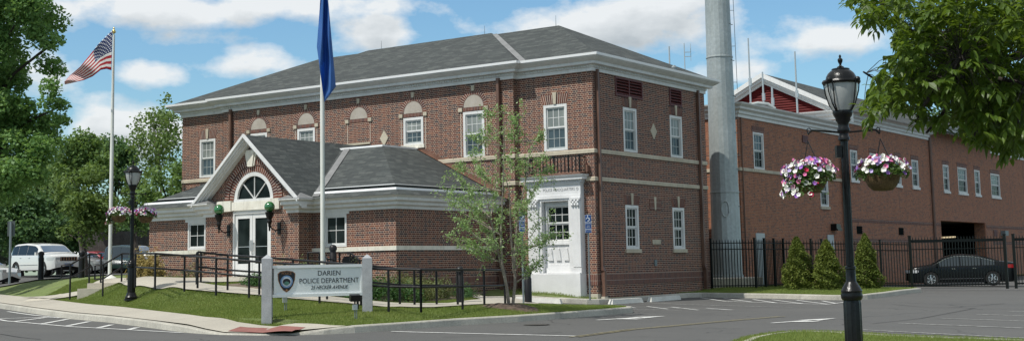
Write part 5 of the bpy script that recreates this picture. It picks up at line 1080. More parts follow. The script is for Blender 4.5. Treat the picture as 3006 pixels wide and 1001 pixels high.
# ------------------------------------------------------------------ sign
SL = at(784, 938, 32); SR = at(1079, 913, 33); SL.z = G(SL.x, SL.y); SR.z = G(SR.x, SR.y)
SG = thing('entrance_sign', 'white police department sign with shield between two granite posts', 'sign', ((SL.x+SR.x)/2, (SL.y+SR.y)/2, SL.z))
dS = Vector((SR.x-SL.x, SR.y-SL.y, 0)); wS = dS.length; dS.normalize(); nS = Vector((dS.y, -dS.x, 0))
psq = math.radians(20); pu = (dS*math.cos(psq)+nS*math.sin(psq)); pv = Vector((-pu.y, pu.x, 0))
for P_, top in ((SL, at(784, 746, 32).z), (SR, at(1078, 745, 33).z)):
    g = MB(); h = .12; c = Vector((P_.x, P_.y, 0)); zt = top-.10
    g.obox(Vector((P_.x, P_.y, (P_.z-.2+zt)/2)), pu, h, pv, h, (0, 0, 1), (zt-P_.z+.2)/2)
    g.add([Vector((P_.x, P_.y, zt))+pu*h*i+pv*h*j for i, j in ((-1, -1), (1, -1), (1, 1), (-1, 1))]+[Vector((P_.x, P_.y, top))], [(0, 1, 4), (1, 2, 4), (2, 3, 4), (3, 0, 4)])
    g.build('post', 'granite', SG)
zt0, zb0 = at(805, 779, 32).z, at(805, 871, 32).z; zt1, zb1 = at(1070, 775, 33).z, at(1070, 866, 33).z
zt_, zb_ = (zt0+zt1)/2, (zb0+zb1)/2
c0 = Vector((SL.x, SL.y, 0))+dS*.15; c1 = Vector((SR.x, SR.y, 0))-dS*.13; mid = (c0+c1)/2; hl = (c1-c0).length/2
g = MB(); g.obox(Vector((mid.x, mid.y, (zt_+zb_)/2)), dS, hl, nS, .035, (0, 0, 1), (zt_-zb_)/2-.03); g.build('panel', 'sign_white', SG)
for z in (zt_-.03, zb_+.03): g = MB(); g.obox(Vector((mid.x, mid.y, z)), dS, hl+.04, nS, .07, (0, 0, 1), .035); g.build('panel_rail', 'sign_trim', SG)
for e in (-1, 1): g = MB(); g.obox(Vector((mid.x, mid.y, (zt_+zb_)/2))+dS*(hl-.03)*e, dS, .028, nS, .05, (0, 0, 1), (zt_-zb_)/2-.07); g.build('panel_stile', 'sign_trim', SG)
face = Vector((mid.x, mid.y, 0))+nS*.038
def sp2(u, z): return face+dS*(u*hl)+Vector((0, 0, zb_+(zt_-zb_)*z))
HS = zt_-zb_
tu = .27
textmesh('DARIEN', HS*.225, 'letter_black', SG, sp2(.235, .66), dS, (0, 0, 1), nS, 'CENTER', sx=.98)
textmesh('POLICE DEPARTMENT', HS*.225, 'letter_black', SG, sp2(.235, .42), dS, (0, 0, 1), nS, 'CENTER', sx=.90)
textmesh('25 HECKER AVENUE', HS*.17, 'letter_black', SG, sp2(.235, .225), dS, (0, 0, 1), nS, 'CENTER', shear=.3, sx=.80)
bc_ = sp2(-.72, .5)
def shield(s, d, m, name, par):
    k = MB(); pts = [(-.42, .36), (-.3, .46), (0, .5), (.3, .46), (.42, .36), (.40, .05), (.30, -.22), (.15, -.42), (0, -.52), (-.15, -.42), (-.30, -.22), (-.40, .05)]
    k.prism([(a*s, b*s) for a, b in pts], lambda u, dd, z: tuple(bc_+dS*u+nS*dd+Vector((0, 0, z))), d, d+.006); return k.build(name, m, par)
bd_ = shield(HS*.68, 0, 'badge_gold', 'shield_badge', SG); shield(HS*.64, .004, 'badge_black', 'badge_field', bd_)
def disc(r, d, m, name, cu=0, cz=0, sx=1):
    k = MB(); k.prism([(cu+r*sx*math.cos(i/20*2*math.pi), cz+r*math.sin(i/20*2*math.pi)) for i in range(20)], lambda u, dd, z: tuple(bc_+dS*u+nS*dd+Vector((0, 0, z))), d, d+.004); return k.build(name, m, bd_)
disc(HS*.2, .009, 'badge_blue', 'badge_seal', 0, -.01); disc(HS*.155, .012, 'badge_pale', 'badge_centre', 0, -.01); disc(HS*.10, .015, 'badge_black', 'badge_emblem', 0, -.01, 1.25); disc(HS*.06, .018, 'badge_green', 'badge_detail', 0, -.05, 1.4); disc(HS*.035, .012, 'badge_gold', 'badge_star', 0, -HS*.28)
textmesh('POLICE', HS*.105, 'badge_gold', bd_, bc_+Vector((0, 0, HS*.215))+nS*.011, dS, (0, 0, 1), nS, 'CENTER', sx=.95)
def ground_spot(x, y, d, label, up):
    p = at(x, y, d); o = thing('flood_light', label, 'spotlight', (p.x, p.y, G(p.x, p.y)), 0, 'ground floodlights lighting the sign')
    s = MB(); s.tube((0, 0, -.1), (0, 0, .36), .014, n=6); s.tube((.04, .02, -.1), (.04, .02, .2), .012, n=6); s.build('stake', 'galv_post', o, world=False)
    s = MB(); s.obox((0, 0, .28), dS, .055, nS, .035, (0, 0, 1), .065); s.build('junction_box', 'alu', o, world=False)
    s = MB(); s.tube((0, 0, .34), (0, 0, .42), .02, n=6); a = nS*-1; t3 = (a+Vector((0, 0, .25))).normalized(); s.obox((0, 0, .50), dS, .12, t3, .07, t3.cross(dS), .075); s.build('lamp_head', 'black_iron', o, world=False)
ground_spot(1042, 931, 31.7, 'black sign floodlight on a stake at the right of the lawn sign', 1)
ground_spot(836, 911, 33.5, 'sign floodlight with grey junction box behind the left half of the sign', 1)
# ------------------------------------------------------------------ hand rails
def handrail(label, top, posts, mid=.42, h=.93, closed=None, group='black pipe railings'):
    "top: list of world points at ground; rail runs h above; posts: indices or fractions"
    P0 = [Vector(p) for p in top]; o = thing('handrail', label, 'railing', tuple(P0[0]), 0, group)
    r = MB(); r.path([p+Vector((0, 0, h)) for p in P0], .031, 8); r.build('top_rail', 'black_rail', o)
    r = MB(); r.path([p+Vector((0, 0, h-mid)) for p in P0], .028, 8); r.build('mid_rail', 'black_rail', o)
    for q in posts:
        q = Vector(q); s = MB(); s.tube((q.x, q.y, q.z-.1), (q.x, q.y, q.z+h), .031, n=8); s.build('post', 'black_rail', o)
def gp3(x, y, d, dz=.03): p = at(x, y, d); return Vector((p.x, p.y, G(p.x, p.y)+dz))
outer = [(365, 836, 42.3), (397, 829, 42), (455, 839, 40.3), (541, 842, 40), (634, 856, 38.5), (731, 866, 37.4), (835, 876, 36.4), (938, 885, 35.5), (1050, 896, 34.8), (1141, 903, 34.3)]
def pz(x, ytop, ybot, h=.93):
    "post seen from ytop to ybot: its distance from its height"
    return F_PX*h/((ybot-ytop)*1.005)
def rail_from(label, items, h=.93, mid=.42):
    pts = [at(x, yb, pz(x, yt, yb, h)) for x, yt, yb in items]; handrail(label, pts, pts, mid, h)
rail_from('outer black ramp railing running from the steps to behind the sign', [(397, 744, 833), (455, 745, 839), (541, 751, 845), (634, 758, 856), (731, 767, 866), (835, 774.5, 876), (938, 782, 886), (1050, 788, 896), (1141, 791, 902), (1236, 792.5, 904)])
rail_from('black railing closing the right end of the ramp before the young tree', [(1236, 792.5, 904), (1358, 793, 899), (1422, 793, 895), (1483, 793.5, 892)])
rail_from('inner black ramp railing starting at the three clustered posts', [(580, 740, 835), (668, 750, 844), (761, 755, 853), (860, 763, 861), (960, 771, 872), (1060, 779, 884), (1174, 790, 893), (1217, 791, 895), (1282, 791.5, 894), (1344, 792.5, 895)])
c3 = thing('handrail', 'short black railing end with three close posts on the walkway', 'railing', tuple(at(583, 832, 38.6)), 0, 'black pipe railings')
for x, yt, yb in ((577, 741, 834), (589.5, 738, 827)):
    a, b = at(x, yt, 39), at(x, yb, 39); m = MB(); m.tube((b.x, b.y, b.z), (b.x, b.y, a.z), .031, n=8); m.build('post', 'black_rail', c3)
m = MB(); m.tube(at(577, 741, 39), at(589.5, 738, 39), .024, n=8); m.build('top_rail', 'black_rail', c3)
# stair rails: bottom loop, slope, top loop
def stair_rail(label, pl):
    d = [q[2] for q in pl]; base = at(*pl[1]); 
def srail(label, loop0, low, up, loop1, d0, d1, ylow, yup):
    "pixel x of: lower return, lower post, upper bend, upper return"
    o = thing('handrail', label, 'railing', tuple(at(low, ylow+88, d0)), 0, 'black pipe railings')
    a, b, c, e = at(loop0, ylow+2, d0+.1), at(low, ylow, d0), at(up, yup, d1), at(loop1, yup, d1+.2)
    dn_ = Vector((0, 0, -.45)); r = MB(); r.path([a+dn_, a, b, c, e, e+dn_*1.1], .03, 8); r.build('top_rail', 'black_rail', o)
    r = MB(); r.path([a+dn_, b+dn_, c+dn_], .027, 8); r.build('mid_rail', 'black_rail', o)
    for q in (b, c, e): s = MB(); s.tube(q, Vector((q.x, q.y, min(G(q.x, q.y), q.z-.8))), .03, n=8); s.build('post', 'black_rail', o)
srail('black stair rail left of the concrete steps', 181, 207, 263, 297, 45.6, 46.6, 776, 745)
srail('black stair rail right of the concrete steps, by the lamp post', 279, 303, 358, 392, 43.8, 44.8, 777, 744)
srail('short black handrail sloping down just behind the sign, left one', 980+.0, 962, 938, 904, 39.6, 40.5, 760, 741)
srail('short black handrail sloping down behind the sign, right one', 1075, 1056, 1028, 997, 39.6, 40.5, 764, 741)
# steps
STD = 45.0; stp = thing('concrete_steps', 'two low concrete steps rising from the sidewalk path between black rails', 'steps', tuple(at(232, 861, STD)))
rv3 = Vector((RX.x, RX.y, 0)).normalized(); fv3 = Vector((FW.x, FW.y, 0)).normalized()
for (xl, yt, yb, d, wd) in ((227, 847, 862, STD, 2.1), (256, 831, 846, STD+.45, 2.4)):
    a = at(xl, yt, d); b = at(xl, yb, d); s = MB(); c = a+rv3*wd/2+fv3*.7; c.z = (a.z+b.z)/2-.3; s.obox(c, rv3, wd/2, fv3, .7, (0, 0, 1), (a.z-b.z)/2+.3); s.build('step', 'concrete', stp)
# ------------------------------------------------------------------ bollards
def bollard(loc, label, r=.11, h=1.02):
    o = thing('bollard', label, 'bollard', loc, 0, 'dark path light bollards'); b = MB(); b.lathe((0, 0, -.05), [(r, 0), (r, h-.22), (r*.85, h-.2), (r*.85, h-.1)], 16); b.build('bollard_body', 'black_rail', o, True, world=False)
    c = MB(); c.lathe((0, 0, h-.15), [(r*1.08, 0), (r*1.08, .08), (r*.8, .14), (r*.3, .17)], 16); c.build('bollard_cap', 'black_rail', o, True, world=False); return o
for (x, y, d, h, lb) in ((120, 813, 58, 1.1, 'dark bollard in front of the white sport utility vehicle'), (239, 819, 52, 1.1, 'dark bollard beside the left flagpole, by the stair rail'), (978, 815, 40.5, .98, 'dark domed bollard against the brick wing, behind the sign'), (1351, 887, 37.6, .98, 'dark bollard behind the ramp railing near the shrubs'), (1551, 888, 39.4, .98, 'dark bollard beside the left accessible parking sign')):
    p = at(x, y, d); g_ = min(p.z, G(p.x, p.y)); bollard((p.x, p.y, g_), lb, .11 if x > 300 else .12, h+p.z-g_)
p = at(1030, 800, 41); o = thing('drop_box', 'black rounded drop box standing behind the sign', 'box', (p.x, p.y, p.z)); b = MB(); b.obox((0, 0, .15), rv3, .2, fv3, .2, (0, 0, 1), .2); b.build('box_body', 'black_rail', o, world=False)
b = MB(); pts = [(-.24, .3), (-.24, .42), (-.17, .50), (.17, .50), (.24, .42), (.24, .3)]; b.prism(pts, lambda u, d, z: tuple(rv3*u+fv3*d+Vector((0, 0, z))), -.22, .22); b.build('lid', 'black_rail', o, world=False)
# ------------------------------------------------------------------ accessible parking signs
def psign(x, yt, yb, d, sy0, sy1, wpx, label, lean=0):
    top, bot = at(x+lean, yt, d), at(x, yb, d); bot.z = min(bot.z, G(bot.x, bot.y)); o = thing('parking_sign', label, 'sign', tuple(bot), 0, 'blue accessible parking signs')
    a, b = at(x, sy0, d), at(x, sy1, d); m = MB(); m.beam(bot, Vector((bot.x, bot.y, a.z+.03)), .04, .04); m.build('post', 'galv_post', o)
    hw = wpx/2/F_PX*d; face = rv3*.93-fv3*.0; nn = -fv3; f2 = Vector((bot.x, bot.y, 0))+nn*.04
    s = MB(); zc, hz = (a.z+b.z)/2, (a.z-b.z)/2; s.obox(f2+Vector((0, 0, zc)), rv3, hw+.008, nn, .004, (0, 0, 1), hz+.008); s.build('sign_border', 'sign_text_white', o)
    s = MB(); s.obox(f2+nn*.005+Vector((0, 0, zc)), rv3, hw, nn, .003, (0, 0, 1), hz); pl_ = s.build('sign_plate', 'sign_blue', o)
    fc = f2+nn*.009
    def Q(u, v): return fc+rv3*u*hw+Vector((0, 0, zc+v*hz))
    m = MB(); c = Q(-.05, .52); m.path([c+rv3*(.055*math.cos(k/14*2*math.pi*.8-1.9))+Vector((0, 0, .055*math.sin(k/14*2*math.pi*.8-1.9))) for k in range(15)], .010, 5)
    m.path([Q(-.12, .86), Q(-.1, .66), Q(.28, .62), Q(.48, .42)], .012, 5); m.sphere(Q(-.12, .90), .018, 8, 6); m.build('wheelchair_symbol', 'sign_text_white', pl_)
    for (v, txt, sz) in ((.20, 'HANDICAPPED', .043), (.04, 'PARKING', .058), (-.20, 'STATE', .04), (-.36, 'PERMIT', .045), (-.76, 'VAN ACCESS', .044)):
        textmesh(txt, sz, 'sign_text_white', pl_, Q(0, v-.05), rv3, (0, 0, 1), nn, 'CENTER', sx=.8, ext=.002)
    m = MB(); m.obox(Q(0, -.58), rv3, hw*.95, nn, .001, (0, 0, 1), .008); m.build('sign_rule', 'sign_text_white', pl_)
psign(1732, 630, 873, 43.6, 630, 682, 17.5, 'blue accessible parking sign on a post at the brick building corner')
psign(1537, 622, 894, 38.2, 622, 678, 16, 'blue accessible parking sign partly hidden by the young tree')
o = thing('street_sign', 'back of a dark grey sign on a post at the left edge', 'sign', tuple(at(28, 815, 46))); a, b = at(28, 650, 46), at(28, 815, 46); m = MB(); m.beam(b-Vector((0, 0, .2)), Vector((b.x, b.y, a.z)), .07, .05); m.build('post', 'galv_post', o)
m = MB(); c = at(27, 670, 46); m.obox(Vector((b.x, b.y, c.z))+fv3*.04, rv3, .13, fv3, .004, (0, 0, 1), .26); m.build('sign_plate', 'sign_back', o)
# ------------------------------------------------------------------ wheel stops
def wstop(p0, p1, label):
    a, b = Vector(p0), Vector(p1); d = (b-a); L = d.length; d.normalize(); n_ = Vector((-d.y, d.x)); c = (a+b)/2; z = A(c.x, c.y)
    mb = MB(); prof = [(-.10, 0), (-.065, .155), (.065, .155), (.10, 0)]; vs = []
    for e, sh_ in ((0, 0), (L, 0)):
        for (o_, h_) in prof: q = a+d*(e+(.06 if h_ and e == 0 else -.06 if h_ else 0))+n_*o_; vs.append((q.x, q.y, A(q.x, q.y)+h_+.004))
    mb.add(vs, [(0, 1, 2, 3), (7, 6, 5, 4), (0, 4, 5, 1), (1, 5, 6, 2), (2, 6, 7, 3), (0, 3, 7, 4)]); o = mb.build('wheel_stop', 'stop_white', None); tag(o, label, 'wheel stop', 'concrete wheel stops by the kerb')
wstop((.62, -.25), (.78, 1.55), 'pale concrete wheel stop nearest the building corner'); wstop((.86, 1.95), (.98, 3.9), 'pale concrete wheel stop farther along the brick side wall'); wstop((-1.9, -2.1), (-.3, -1.75), 'pale concrete wheel stop in front of the white portico')
# ------------------------------------------------------------------ vehicles
def car(name, label, loc, heading, L, Wd, top, belt, roofx, wheels, wr, paint, glassm, screenm, style):
    """x forward; top: [(x,z)] upper silhouette; belt z(x) list; roofx=(windscreen base, roof front, roof rear, rear glass base)"""
    o = thing(name, label, 'car', loc, heading)
    tx, tz_ = zip(*top); bx_, bz_ = zip(*belt)
    xs = sorted(set([round(v, 3) for v in np.linspace(tx[0], tx[-1], 70)]+list(tx)+[w_+wr*1.12*c for w_ in wheels for c in (-1, -.97, -.9, -.7, -.4, 0, .4, .7, .9, .97, 1)]))
    sill = style.get('sill', .24)
    def ztop(x): return float(np.interp(x, tx, tz_))
    def zbelt(x): return min(float(np.interp(x, bx_, bz_)), ztop(x)-.02)
    def zbot(x):
        z = sill+(.08*max(0, abs(x)-L*.44)/(L*.06))
        for w_ in wheels:
            if abs(x-w_) < wr*1.12: z = max(z, wr+math.sqrt(max(0, (wr*1.12)**2-(x-w_)**2))-0.0)
        return min(z, zbelt(x)-.05)
    def hw(x, z):
        e = max(0, (abs(x)/(L/2)-.72)/.28); base = Wd/2*(1-.20*e**2.2); zb = zbelt(x)
        if z <= zb: k = (z-.55)/.6; return base*(1-.03*k*k)
        return (base*(1-.03*((zb-.55)/.6)**2))-(z-zb)*style.get('tumble', .36)
    body = MB(); rows = 12; ring = []
    for x in xs:
        zb, zt, z0 = zbelt(x), ztop(x), zbot(x); col = [z0+(zb-z0)*k/6 for k in range(7)]+[zb+(zt-zb)*k/4 for k in range(1, 5)]
        pts = []
        for i, z in enumerate(col):
            y = hw(x, z)-(.05 if i == len(col)-1 and zt-zb > .1 else 0); pts.append((x, y, z-(.0 if i < len(col)-1 else .0)))
        ytop = pts[-1][1]; crown = .03
        pts += [(x, ytop*.6, zt+crown), (x, 0, zt+crown*1.3)]; ring.append(pts)
    n = len(ring[0])
    for sg in (1, -1):
        o_ = len(body.v)
        for r in ring: body.v += [(p[0], p[1]*sg, p[2]) for p in r]
        for i in range(len(ring)-1):
            for j in range(n-1): body.f.append((o_+i*n+j, o_+(i+1)*n+j, o_+(i+1)*n+j+1, o_+i*n+j+1))
        body.f.append(tuple(o_+j for j in range(n))+()); body.f.append(tuple(o_+(len(ring)-1)*n+j for j in range(n)))
    bo = body.build('body', paint, o, True, True, world=False)
    und = MB(); und.box(-L/2+.15, L/2-.15, -Wd/2+.12, Wd/2-.12, sill-.04, min(wr*2.2, .75)); und.build('underbody', 'tyre', o, world=False)
    a, b, c, d = roofx
    # side glass
    for sg in (1, -1):
        for (g0, g1) in style['panes']:
            g = MB(); k = 14; up = []; dn_ = []
            for i in range(k+1):
                x = g0+(g1-g0)*i/k; zb = zbelt(x)+.03; zt = max(zb+.01, ztop(x)-.085)
                lim = 9
                dn_.append((x, (hw(x, zb)+.008)*sg, zb)); up.append((x, (hw(x, zt)+.008)*sg, zt))
            g.add(dn_+up, [(i, i+1, k+1+i+1, k+1+i) for i in range(k)]); g.build('side_window', glassm, o, world=False)
        ch = MB(); pts = []
        g0, g1 = style['panes'][0][0], style['panes'][-1][1]
        for i in range(21):
            x = g0+(g1-g0)*i/20; zt = max(zbelt(x)+.04, ztop(x)-.07); pts.append((x, (hw(x, zt)+.012)*sg, zt))
        if style.get('chrome'): ch.path(pts, .012, 5); ch.build('window_trim', 'chrome', o, world=False)
        for (u, z, m_) in style.get('strips', ()):
            s = MB(); s.path([(u[0]+(u[1]-u[0])*i/8, (hw(u[0]+(u[1]-u[0])*i/8, z)+.008)*sg, z) for i in range(9)], .016, 5); s.build('trim_strip', m_, o, world=False)
        for hx in style.get('handles', ()):
            s = MB(); z = zbelt(hx)-.1; s.beam((hx-.08, (hw(hx, z)+.015)*sg, z), (hx+.08, (hw(hx, z)+.015)*sg, z), .025); s.build('door_handle', 'chrome' if style.get('chrome') else paint, o, world=False)
        s = MB(); mx = a-.25; z = zbelt(mx)+.10; s.obox((mx, (hw(mx, z)+.12)*sg, z), (1, 0, 0), .07, (0, 1, 0), .11, (0, 0, 1), .08); s.build('wing_mirror', paint, o, world=False)
    def scr(x0, x1, m_, nm, ins=.07):
        g = MB(); k = 8; rows_ = []
        for i in range(k+1):
            x = x0+(x1-x0)*i/k; z = ztop(x); y = hw(x, z)-.05-ins; dx, dz = x1-x0, ztop(x1)-ztop(x0); l = math.hypot(dx, dz); nx, nz = -dz/l, dx/l
            if nz < 0: nx, nz = -nx, -nz
            rows_.append([(x+nx*.012, y*q, z+.045*(1-abs(q)*.35)+nz*.006) for q in (-1, -.6, 0, .6, 1)])
        for r in rows_: g.v += r
        for i in range(k):
            for j in range(4): g.f.append((i*5+j, i*5+j+1, (i+1)*5+j+1, (i+1)*5+j))
        g.build(nm, m_, o, True, False, world=False)
    scr(a-.04, b+.06, screenm, 'windscreen'); scr(c-.06, d+.04, glassm, 'rear_window')
    for w_ in wheels:
        for sg in (1, -1):
            y = (Wd/2-.11)*sg; ty_ = MB(); n = 26; pr = [(wr*.62, -.1), (wr*.95, -.11), (wr, -.07), (wr, .07), (wr*.95, .11), (wr*.62, .1)]
            vs = [(w_+r*math.cos(2*math.pi*i/n), y+q, wr+r*math.sin(2*math.pi*i/n)) for r, q in pr for i in range(n)]; m_ = len(pr)
            ty_.add(vs, [(k*n+i, k*n+(i+1) % n, ((k+1) % m_)*n+(i+1) % n, ((k+1) % m_)*n+i) for k in range(m_) for i in range(n)]); wo = ty_.build('wheel', 'tyre', o, True, world=False)
            ri = MB(); yy = y+.085*sg
            ri.tube((w_, y-.06*sg, wr), (w_, y+.03*sg, wr), wr*.62, n=26); rm = ri.build('wheel_dish', 'car_grey' if style.get('spoke') else 'rim', wo, world=False)
            sp3 = MB(); N_ = style.get('nsp', 5)
            for k in range(N_):
                q = 2*math.pi*k/N_+.3; e = Vector((math.cos(q), 0, math.sin(q))); sp3.beam(Vector((w_, yy, wr))+e*.04, Vector((w_, yy-.01*sg, wr))+e*wr*.62, .055, .05)
            sp3.tube((w_, yy-.02*sg, wr), (w_, yy+.02*sg, wr), .06, n=12)
            vs = [(w_+r*math.cos(2*math.pi*i/n), yy+q*sg, wr+r*math.sin(2*math.pi*i/n)) for r, q in ((wr*.56, 0), (wr*.66, 0), (wr*.66, -.04), (wr*.56, -.04)) for i in range(n)]
            sp3.add(vs, [(k*n+i, k*n+(i+1) % n, ((k+1) % 4)*n+(i+1) % n, ((k+1) % 4)*n+i) for k in range(4) for i in range(n)]); sp3.build('rim', 'rim', wo, world=False)
    for (nm, x, z, yl, hx_, hz_, m_) in style['lamps']:
        for sg in (1, -1):
            s = MB(); k = 6; e = L/2
            # wrap patch from flank round the end
            pts = []
            for i in range(k+1):
                f = i/k; xx = x+(hx_ if x > 0 else -hx_)*f*1.0; xx = max(-e+.01, min(e-.01, xx)); pts.append((xx, (hw(xx, z)+.012)*sg))
            endx = (e+.015)*(1 if x > 0 else -1); pts.append((endx, (hw(e*.98*(1 if x > 0 else -1), z)-.03)*sg)); pts.append((endx, yl*sg))
            s.add([(p[0], p[1], z-hz_*(1 if i > 0 else .5)) for i, p in enumerate(pts)]+[(p[0], p[1], z+hz_*(1 if i > 0 else .6)) for i, p in enumerate(pts)], [(i, i+1, len(pts)+i+1, len(pts)+i) for i in range(len(pts)-1)]); s.build(nm, m_, o, world=False)
    e = L/2
    for (nm, x, y0, y1, z0, z1, m_) in style.get('ends', ()):
        s = MB(); s.box(x-.02, x+.02, y0, y1, z0, z1); s.build(nm, m_, o, world=False)
    return o
SUVT = [(-2.40, .62), (-2.38, .95), (-2.33, 1.18), (-2.22, 1.30), (-1.95, 1.68), (-1.6, 1.745), (-.6, 1.77), (.35, 1.70), (.62, 1.62), (1.25, 1.22), (1.36, 1.18), (2.1, 1.12), (2.30, 1.04), (2.38, .90), (2.42, .5)]
suv_st = dict(panes=[(-2.0, -1.30), (-1.27, -.34), (-.31, .78)], tumble=.26, sill=.34, nsp=5, strips=[((-1.0, .95), .62, 'chrome')], handles=(-.95, .0), lamps=[('headlight', 1.85, .91, .5, .55, .075, 'lamp_clear'), ('tail_light', -2.0, 1.05, .6, .35, .12, 'lamp_red')],
              ends=[('front_grille', 2.40, -.48, .48, .80, 1.0, 'tyre'), ('number_plate', 2.44, -.24, .24, .52, .66, 'plate_blue')]+[('grille_bar', 2.425, y-.018, y+.018, .81, .99, 'chrome') for y in (-.45, -.3, -.15, 0, .15, .3, .45)])
p = at(112, 812, 60); zs = G(p.x, p.y)
sp_ = at(133, 815, 72); sp_.z = G(sp_.x, sp_.y)+.03
hd = math.atan2(RX.y, RX.x)-.74
suv = car('parked_car', 'white sport utility vehicle parked nose right behind the left lawn', tuple(sp_), hd, 4.84, 1.94, SUVT, [(-2.4, 1.14), (1.3, 1.08), (2.4, .98)], (1.25, .62, -1.95, -2.22), (-1.42, 1.46), .385, 'car_white', 'car_glass', 'windscreen_blue', suv_st)
SEDT = [(-2.57, .60), (-2.56, .95), (-2.50, 1.08), (-2.3, 1.12), (-1.75, 1.18), (-1.25, 1.34), (-.7, 1.47), (-.1, 1.52), (.35, 1.50), (.75, 1.38), (1.35, 1.06), (1.5, 1.03), (2.2, .93), (2.48, .80), (2.57, .62), (2.58, .45)]
sed_st = dict(panes=[(-1.55, -.98), (-.90, -.0), (.08, 1.1)], tumble=.42, sill=.22, nsp=6, chrome=True, spoke=True, strips=[((-1.0, 1.0), .36, 'car_grey')], handles=(-.62, .35), lamps=[('tail_light', -2.12, .93, .45, .42, .085, 'lamp_red'), ('headlight', 2.0, .74, .5, .5, .07, 'lamp_clear')], ends=[])
sd = at(2820, 838, 66); sed = car('parked_car', 'black sedan parked behind the sliding gate, tail to the right', (sd.x, sd.y, at(2820, 838, 66).z), math.pi+math.atan2(RX.y, RX.x)-.25, 5.15, 1.93, SEDT, [(-2.57, .98), (1.4, .93), (2.57, .72)], (1.35, .35, -.9, -1.85), (-1.45, 1.42), .35, 'car_black', 'car_glass_grey', 'car_glass', sed_st)
HATT = [(-2.1, .6), (-2.08, 1.0), (-1.8, 1.35), (-1.2, 1.47), (0, 1.48), (.4, 1.40), (1.1, 1.0), (1.8, .85), (2.1, .65), (2.12, .45)]
hat_st = dict(panes=[(-1.6, -.75), (-.68, .75)], tumble=.36, sill=.24, nsp=5, lamps=[('headlight', 1.65, .72, .4, .4, .08, 'lamp_clear'), ('tail_light', -1.9, .95, .5, .2, .1, 'lamp_red')], ends=[])
def small(label, x, y, d, turn, paint, T=HATT, st=hat_st, gm='car_glass_grey'):
    p = at(x, y, d); p.z = p.z if x > 1000 else G(p.x, p.y)+.03; return car('parked_car', label, (p.x, p.y, p.z), math.atan2(RX.y, RX.x)+turn, 4.2, 1.78, T, [(-2.1, .95), (1.1, .92), (2.1, .72)], (1.1, .4, -1.2, -1.8), (-1.3, 1.3), .32, paint, gm, 'windscreen_blue', st)
small('red car with bright headlamp behind the stair rails', 290, 812, 88, -.45, 'car_red')
small('dark green car with pale windscreen behind the ramp railing', 392, 812, 84, -.6, 'car_green', SUVT, dict(suv_st, ends=[]), 'car_glass_grey')
small('dark car with pale trim behind the left flagpole', 322, 806, 80+18, .1, 'car_grey', SUVT, dict(suv_st, ends=[]))
small('silver car far behind the bollard and tree trunks', 222, 812, 84, -.2, 'car_silver')
small('white car cut off by the left frame edge', -72, 816, 66, -.3, 'car_white')
small('black car cut off at the right frame edge behind the gate', 3160, 834, 64, .1, 'car_black')
# grey timber fence and chain link fence in the left background
wf = thing('timber_fence', 'weathered grey board fence behind the parked cars', 'fence', tuple(at(330, 760, 88))); a, b = at(235, 768, 88), at(470, 760, 88); m = MB(); k = 46
for i in range(k): q0, q1 = a.lerp(b, i/k), a.lerp(b, (i+.93)/k); h = 1.9+random.uniform(-.03, .03); m.add([q0, q1, q1+Vector((0, 0, h)), q0+Vector((0, 0, h)), q0+fv3*.03, q1+fv3*.03, q1+fv3*.03+Vector((0, 0, h)), q0+fv3*.03+Vector((0, 0, h))], [(0, 1, 2, 3), (4, 5, 6, 7), (3, 2, 6, 7), (0, 3, 7, 4), (1, 2, 6, 5)])
m.build('boards', 'wood_grey', wf)
def wire_fn(t, p):
    P = pos(t); s = t.n('ShaderNodeSeparateXYZ', None, i0=P); u = t.m('ADD', t.m('MULTIPLY', s.outputs[0], .82), t.m('MULTIPLY', s.outputs[1], .57)); a = t.m('ABSOLUTE', t.m('SUBTRACT', t.m('FRACT', t.m('MULTIPLY', t.m('ADD', u, s.outputs[2]), 14)), .5)); b = t.m('ABSOLUTE', t.m('SUBTRACT', t.m('FRACT', t.m('MULTIPLY', t.m('SUBTRACT', u, s.outputs[2]), 14)), .5))
    k = t.m('LESS_THAN', t.m('MINIMUM', a, b), .035); tr = t.n('ShaderNodeBsdfTransparent'); ms = t.n('ShaderNodeMixShader', None, Fac=k, i1=tr.outputs[0], i2=p.outputs[0]); t.set(t.out.inputs[0], ms.outputs[0])
mat('chain_link', (.12, .13, .12), .5, fn=wire_fn)
cf = thing('chain_link_fence', 'rusty chain link fence with thin posts in front of the dark trees', 'fence', tuple(at(100, 760, 84))); a, b = at(-60, 790, 84), at(232, 790, 86); ht_ = at(80, 690, 84).z-at(80, 790, 84).z
m = MB(); m.quad(a, b, b+Vector((0, 0, ht_)), a+Vector((0, 0, ht_))); m.build('wire_mesh', 'chain_link', cf)
m = MB(); m.tube(a+Vector((0, 0, ht_)), b+Vector((0, 0, ht_)), .03, n=6); m.build('top_rail', 'bark', cf)
for x in (38, 70, 185): p = at(x, 790, 85); m = MB(); m.tube(p, p+Vector((0, 0, ht_)), .04, n=6); m.build('post', 'bark_pale', cf)
